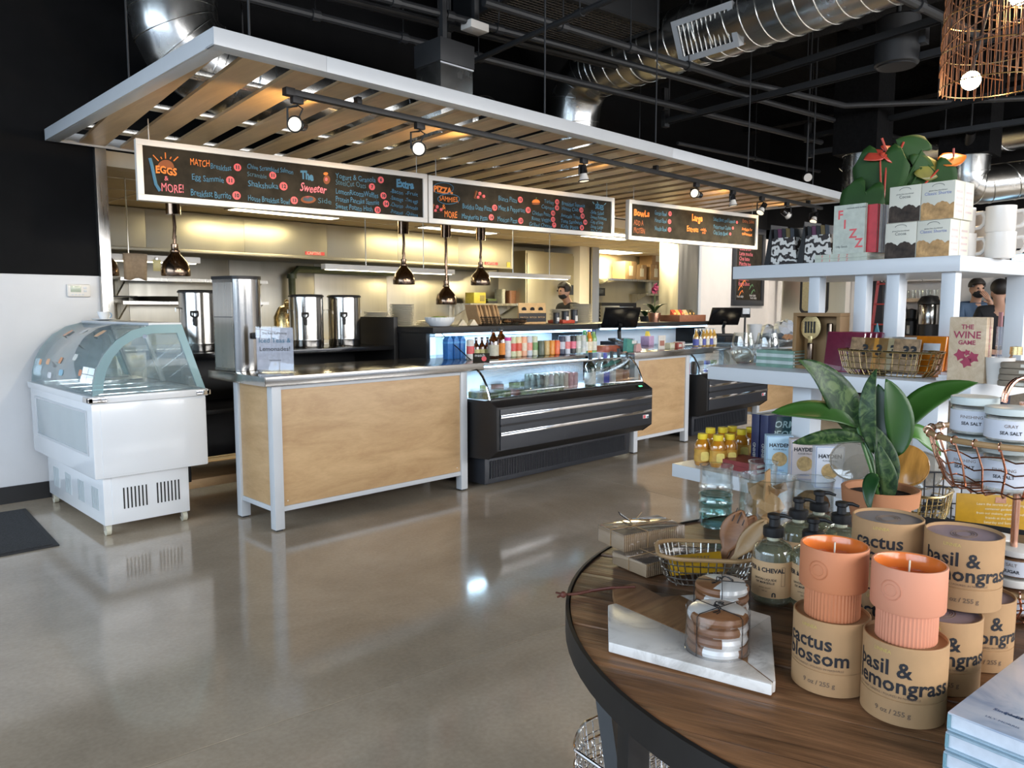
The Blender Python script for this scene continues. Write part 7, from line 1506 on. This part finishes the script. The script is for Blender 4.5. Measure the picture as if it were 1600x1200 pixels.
# ---- books at the table's edge
A_ = P(1480, 1178, TZ); zt_ = TZ + .066
e_ = (P(1597, 1022, zt_) - P(1480, 1112, zt_)).normalized(); f_ = (P(1600, 1162, zt_) - P(1480, 1112, zt_)).normalized()
ang = math.atan2(e_.y, e_.x)
m, t, b = nt('cover_print')
n1_ = noise(t, coords(t), 9, 4, .6, .8); t.links.new(ramp(t, n1_, [(.35, (.30, .38, .52)), (.5, (.55, .60, .68)), (.65, (.66, .68, .72))]), b.inputs['Base Color']); b.inputs['Roughness'].default_value = .25
bkpos = P(1480, 1112, zt_)
for k in range(3):
    o = thing('cookbook', 'pale blue hardback book, ' + ('lowest', 'middle', 'top')[k] + ' of the three stacked at the table edge', 'book', V((bkpos.x, bkpos.y, TZ + .0005 + .0217 * k)) + V((.004 * k - .006, 0, 0)), ang)
    W, L, D = .24, .19, .0212                                # x away along e_, -y toward the right edge
    pbox('cover', (0, -L, 0), (W, 0, .0025), cm((.36, .48, .56), .35), o, .0008); pbox('cover', (0, -L, D - .0025), (W, 0, D), 'cover_print' if k == 2 else cm((.36, .48, .56), .35), o, .0008); pbox('spine', (0, -.0025, .0025), (W, 0, D - .0025), cm((.20, .38, .44), .35), o, 0); pbox('pages', (.004, -L + .004, .0025), (W - .004, -.0026, D - .0025), cm((.62, .66, .72), .8), o, 0)
    if k == 2:
        for tx, s_, x, y, bl_ in (("LET'S", .030, .150, -.035, .001), ('EAT', .030, .150, -.068, .001), ('Simple, Delicious', .0085, .045, -.03, .0002), ('Food for Everyone', .0085, .045, -.041, .0002), ('Every Day', .0085, .045, -.052, .0002), ('LILY MORRIS', .006, .022, -.03, 0)):
            g = text(tx, s_, 'LEFT', bl_); g.xf(frame3((x, y + .0, D + .0003), (0, -1, 0), (1, 0, 0))); g.obj('lettering', cm((.05, .10, .22)), o)
        G().ball((.11, -.10, D + .0003), .022, 16, 6, (1, 1, .03)).obj('plate_print', cm((.35, .26, .2)), o); pbox('stroke', (.075, -.085, D), (.082, -.055, D + .0006), cm((.05, .32, .36)), o, 0)
# ================================================================ WOVEN PENDANT
pc = PD(1548, 134, 2.9); pn_ = thing('woven_pendant', 'woven cane pendant lamp with a glowing bulb', 'pendant lamp', pc)
mat('rattan', (.10, .038, .014), .55, var=.3, nscale=30)
PR, PH = .172, .46
def prad(k): return PR * (1 - .10 * k * k)
g = G()
for i in range(84):
    a = 2*PI*i/84; g.tube([(prad(k)*math.cos(a + .03*math.sin(i*3+k*4)), prad(k)*math.sin(a + .03*math.sin(i*3+k*4)), PH*k - .006*(i % 3)) for k in (0, .33, .66, 1)], .0016, 4)
g.obj('cane_stakes', 'rattan', pn_)
g = G()
for j in range(7):
    g.tube([((prad(.12 + .8*(t_/40)) + .003)*math.cos(j*.9 + t_*.16), (prad(.12 + .8*(t_/40)) + .003)*math.sin(j*.9 + t_*.16), PH*(.12 + .86*t_/40)) for t_ in range(41)], .0026, 4)
g.obj('weave', 'rattan', pn_)
for k in (0, .28, .56, .84, 1): G().tube([((prad(k)+.001)*math.cos(2*PI*i/48), (prad(k)+.001)*math.sin(2*PI*i/48), PH*k) for i in range(48)], .0024, 5, True).obj('hoop', 'gold' if k < .6 else 'rattan', pn_)
G().cyl((0, 0, PH), (0, 0, 4.4 - pc.z), .004, n=6).obj('cord', 'black', pn_); G().cyl((0, 0, PH*.85), (0, 0, PH*1.02), .02, n=12).obj('socket', 'black', pn_)
for s_ in range(3): a = 2*PI*s_/3; G().cyl((0, 0, PH*.98), (prad(1)*math.cos(a), prad(1)*math.sin(a), PH), .003, n=6).obj('spoke', 'black', pn_)
mat('bulb_hot', (1, .8, .5), .5, emit=60, ecol=(1, .72, .38))
for px, py, dz in ((1517, 126, -.02), (1592, -6, .05)):
    q = PD(px, py, 2.9 + dz) - pc
    G().ball(q, .034, 16, 10).obj('bulb', 'bulb_hot', pn_); G().cyl(q + V((0, 0, .03)), V((0, 0, PH*.9)), .006, n=8).obj('bulb_stem', 'black', pn_)
    l = bpy.data.lights.new('pendant_glow', 'POINT'); l.energy = 4; l.color = (1, .66, .32); l.shadow_soft_size = .04
    lo = bpy.data.objects.new('pendant_glow', l); COL.objects.link(lo); lo.location = pc + q + V((0, 0, -.055))
# warm spots on the slats from the track heads that tip upward
for X, tx, ty, e in ((2.35, 2.0, 4.1, 22), (3.5, 3.1, 4.1, 22), (4.9, 4.8, 4.3, 12), (6.7, 6.9, 4.3, 18), (8.1, 8.0, 4.3, 18)):
    l = bpy.data.lights.new('track_glow', 'SPOT'); l.energy = e; l.color = (1, .62, .24); l.spot_size = R(75); l.spot_blend = .8; l.shadow_soft_size = .03
    lo = bpy.data.objects.new('track_glow', l); COL.objects.link(lo); lo.location = (X, 3.68, 2.30); lo.rotation_euler = (V((tx, ty, 2.47)) - V((X, 3.68, 2.30))).to_track_quat('-Z', 'Y').to_euler()
# ================================================================ PEOPLE
mat('skin_tone', (.42, .23, .15), .55, var=.05); mat('hair_dark', (.012, .008, .006), .6, var=.3, nscale=40); mat('mask_black', (.01, .01, .012), .8); mat('shirt_blue', (.055, .095, .16), .8, var=.1); mat('cloth_black', (.010, .010, .012), .85, var=.2); mat('jeans', (.03, .04, .07), .85, var=.2); mat('shoe', (.02, .02, .02), .5)
def skinmesh(name, verts, edges, root, mt, parent):
    me = bpy.data.meshes.new(name); names = list(verts); idx = {n: i for i, n in enumerate(names)}
    me.from_pydata([verts[n][0] for n in names], [(idx[a], idx[b_]) for a, b_ in edges], [])
    me.materials.append(MT[mt]); o = bpy.data.objects.new(name, me); COL.objects.link(o); o.parent = parent
    sk = o.modifiers.new('skin', 'SKIN'); sk.use_smooth_shade = True
    for n in names:
        d = me.skin_vertices[0].data[idx[n]]; r_ = verts[n][1]; d.radius = (r_, r_) if isinstance(r_, float) else r_; d.use_root = n == root
    sb = o.modifiers.new('sub', 'SUBSURF'); sb.levels = 1; sb.render_levels = 2
    return o
def person(label, loc, yaw, H, arms, lean, shirt, sleeve, hairlen, mask=True, cap=False, head_tilt=0):
    o = thing('person', label, 'person', loc, yaw); s_ = H / 1.72
    ly = -lean
    V_ = {}
    def j(n, x, y, z_, r_): V_[n] = ((x * s_, (y + (ly * max(0, z_ - .95))) * s_, z_ * s_), r_ * s_ if isinstance(r_, float) else (r_[0]*s_, r_[1]*s_))
    j('pelvis', 0, 0, .95, (.145, .105)); j('waist', 0, 0, 1.10, (.125, .09)); j('chest', 0, 0, 1.28, (.15, .105)); j('neckb', 0, .005, 1.44, (.075, .065)); j('neck', 0, .0, 1.50, .052); j('jaw', 0, -.03 - head_tilt*.3, 1.555, (.058, .068)); j('skull', 0, -.015 - head_tilt*.6, 1.635, (.074, .092)); j('crown', 0, .0 - head_tilt, 1.70, (.05, .06)); j('nose', 0, -.112 - head_tilt*.5, 1.595, .013)
    E = [('pelvis', 'waist'), ('waist', 'chest'), ('chest', 'neckb'), ('neckb', 'neck'), ('neck', 'jaw'), ('jaw', 'skull'), ('skull', 'crown'), ('skull', 'nose')]
    for sd, q in (('l', -1), ('r', 1)):
        j('ear' + sd, q * .083, .0 - head_tilt*.4, 1.60, .014); E.append(('skull', 'ear' + sd))
        j('sh' + sd, q * .175, .0, 1.40, .058); el, wr = arms[sd]
        j('el' + sd, *el, .042); j('wr' + sd, *wr, .028)
        e_, w_ = V(el), V(wr); d = (w_ - e_).normalized(); pm = w_ + d * .075
        j('pm' + sd, *pm, (.036, .018)); E += [('chest', 'sh' + sd), ('sh' + sd, 'el' + sd), ('el' + sd, 'wr' + sd), ('wr' + sd, 'pm' + sd)]
        sv = d.cross(V((0, 1, .2))).normalized()
        if sv.length < .5: sv = V((1, 0, 0))
        for k, L in enumerate((.075, .085, .08, .065)):
            b_ = pm + sv * (.024 - .016 * k) + d * .01; j('f%d%s' % (k, sd), *b_, .009); t_ = b_ + d * L * .55 + V((0, .01, 0)); j('g%d%s' % (k, sd), *t_, .008); t2 = t_ + d * L * .4 + V((0, .022, 0)); j('h%d%s' % (k, sd), *t2, .007); E += [('pm' + sd, 'f%d%s' % (k, sd)), ('f%d%s' % (k, sd), 'g%d%s' % (k, sd)), ('g%d%s' % (k, sd), 'h%d%s' % (k, sd))]
        tb_ = w_ + d * .03 + sv * .03; j('t0' + sd, *tb_, .011); j('t1' + sd, *(tb_ + sv * .025 + d * .03), .009); E += [('wr' + sd, 't0' + sd), ('t0' + sd, 't1' + sd)]
        j('hip' + sd, q * .09, 0, .88, .085); j('kn' + sd, q * .10, -.02, .50, .058); j('an' + sd, q * .10, .02, .09, .038); j('toe' + sd, q * .105, -.12, .035, .035); E += [('pelvis', 'hip' + sd), ('hip' + sd, 'kn' + sd), ('kn' + sd, 'an' + sd), ('an' + sd, 'toe' + sd)]
    skinmesh('body', V_, E, 'pelvis', 'skin_tone', o)
    def sub(names, k_): return {n: (V_[n][0], tuple(v * k_ for v in V_[n][1]) if isinstance(V_[n][1], tuple) else V_[n][1] * k_) for n in names}
    sh_ = ['pelvis', 'waist', 'chest', 'neckb', 'shl', 'shr', 'ell', 'elr'] + (['wrl', 'wrr'] if sleeve else [])
    E2 = [e for e in E if e[0] in sh_ and e[1] in sh_]; sv_ = sub(sh_, 1.2); sv_['neckb'] = (V(sv_['neckb'][0]) + V((0, 0, .05 if sleeve else .01)), (.085 * s_, .08 * s_)); sv_['shl'] = (sv_['shl'][0], .078 * s_); sv_['shr'] = (sv_['shr'][0], .078 * s_); skinmesh('shirt', sv_, E2, 'pelvis', shirt, o)
    pn2 = ['pelvis', 'hipl', 'hipr', 'knl', 'knr', 'anl', 'anr']; skinmesh('trousers', sub(pn2, 1.16), [e for e in E if e[0] in pn2 and e[1] in pn2], 'pelvis', 'jeans', o)
    for sd in 'lr': skinmesh('shoe', sub(['an' + sd, 'toe' + sd], 1.2), [('an' + sd, 'toe' + sd)], 'an' + sd, 'shoe', o)
    sc_ = V(V_['skull'][0])
    g = G().ball(sc_ + V((0, .014, .028)) * s_, .097 * s_, 20, 12, (.93, 1.08, .98))
    hz = sc_.z - hairlen * s_
    g.v = [V((p.x, p.y if not (p.y < sc_.y - .045*s_ and p.z < sc_.z + .045*s_) else sc_.y - .03*s_, max(p.z, hz))) for p in g.v]
    g.obj('hair', 'hair_dark', o)
    if mask:
        jw = V(V_['jaw'][0]); G().ball(jw + V((0, -.022, .01)) * s_, .072 * s_, 14, 8, (.92, .95, .72)).obj('face_mask', 'mask_black', o)
    for q in (-1, 1): G().ball(sc_ + V((q * .03, -.083, -.005)) * s_, .011 * s_, 8, 6).obj('eye', 'hair_dark', o)
    return o
down = {'l': ((-.24, .02, 1.12), (-.22, -.08, .88)), 'r': ((.24, .02, 1.12), (.22, -.08, .88))}
work = {'l': ((-.25, -.05, 1.14), (-.14, -.28, 1.08)), 'r': ((.25, -.05, 1.14), (.14, -.28, 1.08))}
chin = {'l': ((-.24, -.12, 1.13), (.10, -.26, 1.10)), 'r': ((.23, -.20, 1.22), (.075, -.185, 1.46))}
def at_floor(px, d): p = PD(px, 470, d); return V((p.x, p.y, 0))
person('cook in a black mask and dark shirt bending over the pass', at_floor(899, 9.9), R(-95), 1.63, work, .28, 'cloth_black', True, .02, True, head_tilt=.03)
person('man in a blue polo shirt and black mask holding his chin', at_floor(1524, 8.6), R(-50), 1.63, chin, .02, 'shirt_blue', False, -.01)
person('person in a black jacket seen from behind with short dark hair', at_floor(1562, 7.5), R(118), 1.58, down, .02, 'cloth_black', True, .05, True)
# ================================================================ FAR RIGHT BACKGROUND
XF = 11.55
def FY(px): return PX(px, 480, XF).y
bc = thing('coffee_counter', 'dark coffee counter along the far wall', 'counter', (XF, FY(1475), 0)); W = FY(1395) - FY(1475)
pbox('body', (0, 0, .02), (.44, W, .90), 'charcoal', bc, .003); pbox('top', (-.03, -.02, .90), (.44, W + .02, .94), 'acacia', bc, .003)
for k in range(2): pbox('door', (-.012, .03 + k * W * .5, .1), (0, W * .5 - .03 + k * W * .5, .86), 'black', bc, .002)
zs = PX(1440, 466, XF).z
ws = thing('wood_shelf', 'wooden wall shelf lined with clear glasses above the brewer', 'shelf', (XF + .12, FY(1470), zs)); pbox('board', (0, 0, -.05), (.32, W, 0), 'pine', ws, .003)
for u in (.1, W - .15): G().tube([(.3, u, -.40), (.02, u, -.05)], .012, 6).obj('bracket', 'black', ws)
for k in range(7):
    o = thing('water_glass', 'clear tumbler standing on the wooden wall shelf', 'glass', (XF + .25, FY(1464) + .095 * k, zs + .001), 0, 'tumblers on the wooden shelf'); G().shell([(.03, 0), (.04, .12), (.037, .12), (.028, .006)], 16).obj('body', 'glass_clear', o); G().lathe([(.028, 0), (.028, .006)], 16).obj('base', 'glass_clear', o)
for k in range(3):
    o = thing('wall_cabinet', ('white wall cabinet above the wooden shelf, by the ladder', 'white wall cabinet above the wooden shelf, in the middle', 'white wall cabinet above the wooden shelf, toward the man')[k], 'cabinet', (XF + .1, FY(1472) + .02 + k * .28 + .0, zs + .24)); pbox('body', (0, 0, 0), (.34, .27, .75), 'frame_white', o, .003); pbox('door', (-.02, .005, .005), (-.001, .265, .745), 'frame_white', o, .003)
o = thing('coffee_brewer', 'steel coffee brewer with black lid on the far coffee counter', 'coffee brewer', (XF + .14, FY(1447), .941)); G().lathe([(.13, .0), (.13, .16)], 24).obj('base', 'black', o); G().lathe([(.14, .16), (.145, .18), (.145, .42), (.135, .44)], 28).obj('urn', 'steel_urn', o); G().lathe([(.15, .44), (.15, .47), (.10, .55), (0, .57)], 28).obj('lid', 'black', o)
for k, px in enumerate((1393, 1417)): o = thing('counter_appliance', ('black grinder on the far coffee counter by the dark doorway', 'dark kettle on the far coffee counter by the ladder')[k], 'appliance', (XF + .2, FY(px), .941)); G().lathe([(.08, 0), (.09, .2), (.06, .24), (.07, .36), (0, .38)], 16).obj('body', 'black', o); G().box((-.11, -.02, .02), (-.08, .02, .14)).obj('handle', 'steel', o)
la = thing('red_ladder', 'red step ladder standing before the far coffee counter', 'ladder', (XF - .55, FY(1425), 0)); mat('ladder_red', (.32, .03, .03), .5)
for y0, y1 in ((0, .10), (.42, .34)): G().tube([(0, y0, 0), (.28, y1, 2.1)], .025, 4).obj('rail', 'ladder_red', la)
for k in range(7): z_ = .25 + .28 * k; u = z_ / 2.1; pbox('step', (.28*u - .03, .10*u, z_), (.28*u + .04, .42 - .08*u, z_ + .02), 'ladder_red', la, 0)
for y in (.12, .32): G().tube([(.5, y, 0), (.30, y, 2.05)], .015, 4).obj('rear_leg', 'charcoal', la)
o = thing('dark_doorway', 'x', 'x'); del o['label']; del o['category']; tag(o, kind='structure'); o.location = (12, FY(1384), 0); Wd = FY(1355) - FY(1384) + .3
pbox('leaf', (-.06, 0, .01), (-.005, Wd, 2.15), cm((.008, .010, .022), .4), o, .003); pbox('handle', (-.10, .08, 1.0), (-.06, .10, 1.2), 'steel', o)  # near-black leaf stands for the dark doorway; its darkness is in the colour
# lit drinks fridge and beige counter behind the people
yf = PX(1640, 480, 11.0).y
fr_ = thing('drinks_fridge', 'tall glass front drinks fridge glowing blue behind the people', 'fridge', (11.0, yf, 0)); Wf = PX(1572, 480, 11.0).y - yf
pbox('carcass', (.03, 0, 0), (.7, Wf, 2.05), 'black', fr_, .004); pbox('light_box', (-.01, .03, 1.80), (.03, Wf - .03, 1.98), mat('fridge_sign', (.4, .7, 1), .5, emit=2.5, ecol=(.4, .7, 1)), fr_, 0); pbox('interior', (.0, .05, .2), (.03, Wf - .05, 1.76), mat('fridge_lit', (.6, .8, 1), .5, emit=.8, ecol=(.55, .78, 1)), fr_, 0)
for k in range(5): pbox('rack', (-.10, .05, .35 + .29 * k), (0, Wf - .05, .365 + .29 * k), 'steel', fr_, 0)
pbox('door_glass', (-.13, .03, .18), (-.12, Wf - .03, 1.78), 'glass_clear', fr_, 0)
for y in (.0, Wf - .03): pbox('door_frame', (-.14, y, .15), (-.11, y + .03, 1.80), 'black', fr_, .002)
rc = ((.6, .05, .05), (.7, .5, .1), (.1, .3, .6), (.6, .6, .6), (.15, .4, .15), (.7, .3, .05))
nb = int((Wf - .15) / .075)
for r_ in range(4):
    for k in range(nb):
        can('small coloured bottle on the fridge racks', (10.945, yf + .09 + .075 * k, .366 + .29 * r_ + .0), .028, .19, rc[(k + 2 * r_) % 6], None, 'bottles inside the drinks fridge', 'bottle')
o = thing('beige_counter', 'beige panelled counter beside the person in black', 'counter', (9.3, PX(1680, 520, 9.3).y, 0)); Wb = PX(1580, 520, 9.3).y - PX(1680, 520, 9.3).y; pbox('body', (0, 0, .02), (.6, Wb, 1.02), cm((.36, .32, .27), .6), o, .003); pbox('top', (-.02, -.02, 1.02), (.62, Wb + .02, 1.06), 'frame_white', o, .003); pbox('kick', (.02, .02, 0), (.58, Wb - .02, .02), 'black', o, 0)
register('black till screen on the beige counter beside the person in black', 1585, 0, 1.06, R(-60), .9)
rg_ = COL.objects[-1].parent if COL.objects[-1].parent else COL.objects[-1]
rg_.location = (9.55, PX(1596, 480, 9.55).y, 1.0605)

# spotlights added over the far end of the shop to brighten its walls
for k, (x, y, tx, ty, e, l) in enumerate(((10.6, 4.2, 10.9, 6.0, 200, 'black hanging spotlight aimed at the chalkboard wall'), (9.9, 2.6, 12.0, 3.4, 150, 'black hanging spotlight aimed at the coffee counter wall'), (9.2, 1.0, 11.2, 1.8, 90, 'black hanging spotlight over the drinks fridge'))):
    o = thing('spotlight', l, 'spotlight', (x, y, 3.3)); d = (V((tx, ty, 1.5)) - V((x, y, 3.3))).normalized()
    G().cyl((0, 0, 0), d * .16, .05, .06, 18).obj('body', 'black', o); G().cyl(d * .16, d * .165, .052, n=18).obj('lens', 'warm_lens', o); G().cyl((0, 0, 0), (0, 0, 1.1), .01, n=8).obj('stem', 'pipe_dark', o)
    s_ = bpy.data.lights.new('added_wall_wash', 'SPOT'); s_.energy = e; s_.color = (1, .90, .78); s_.spot_size = R(110); s_.spot_blend = .9; s_.shadow_soft_size = .05
    so = bpy.data.objects.new('added_wall_wash', s_); COL.objects.link(so); so.location = V((x, y, 3.3)) + d * .2; so.rotation_euler = d.to_track_quat('-Z', 'Y').to_euler()
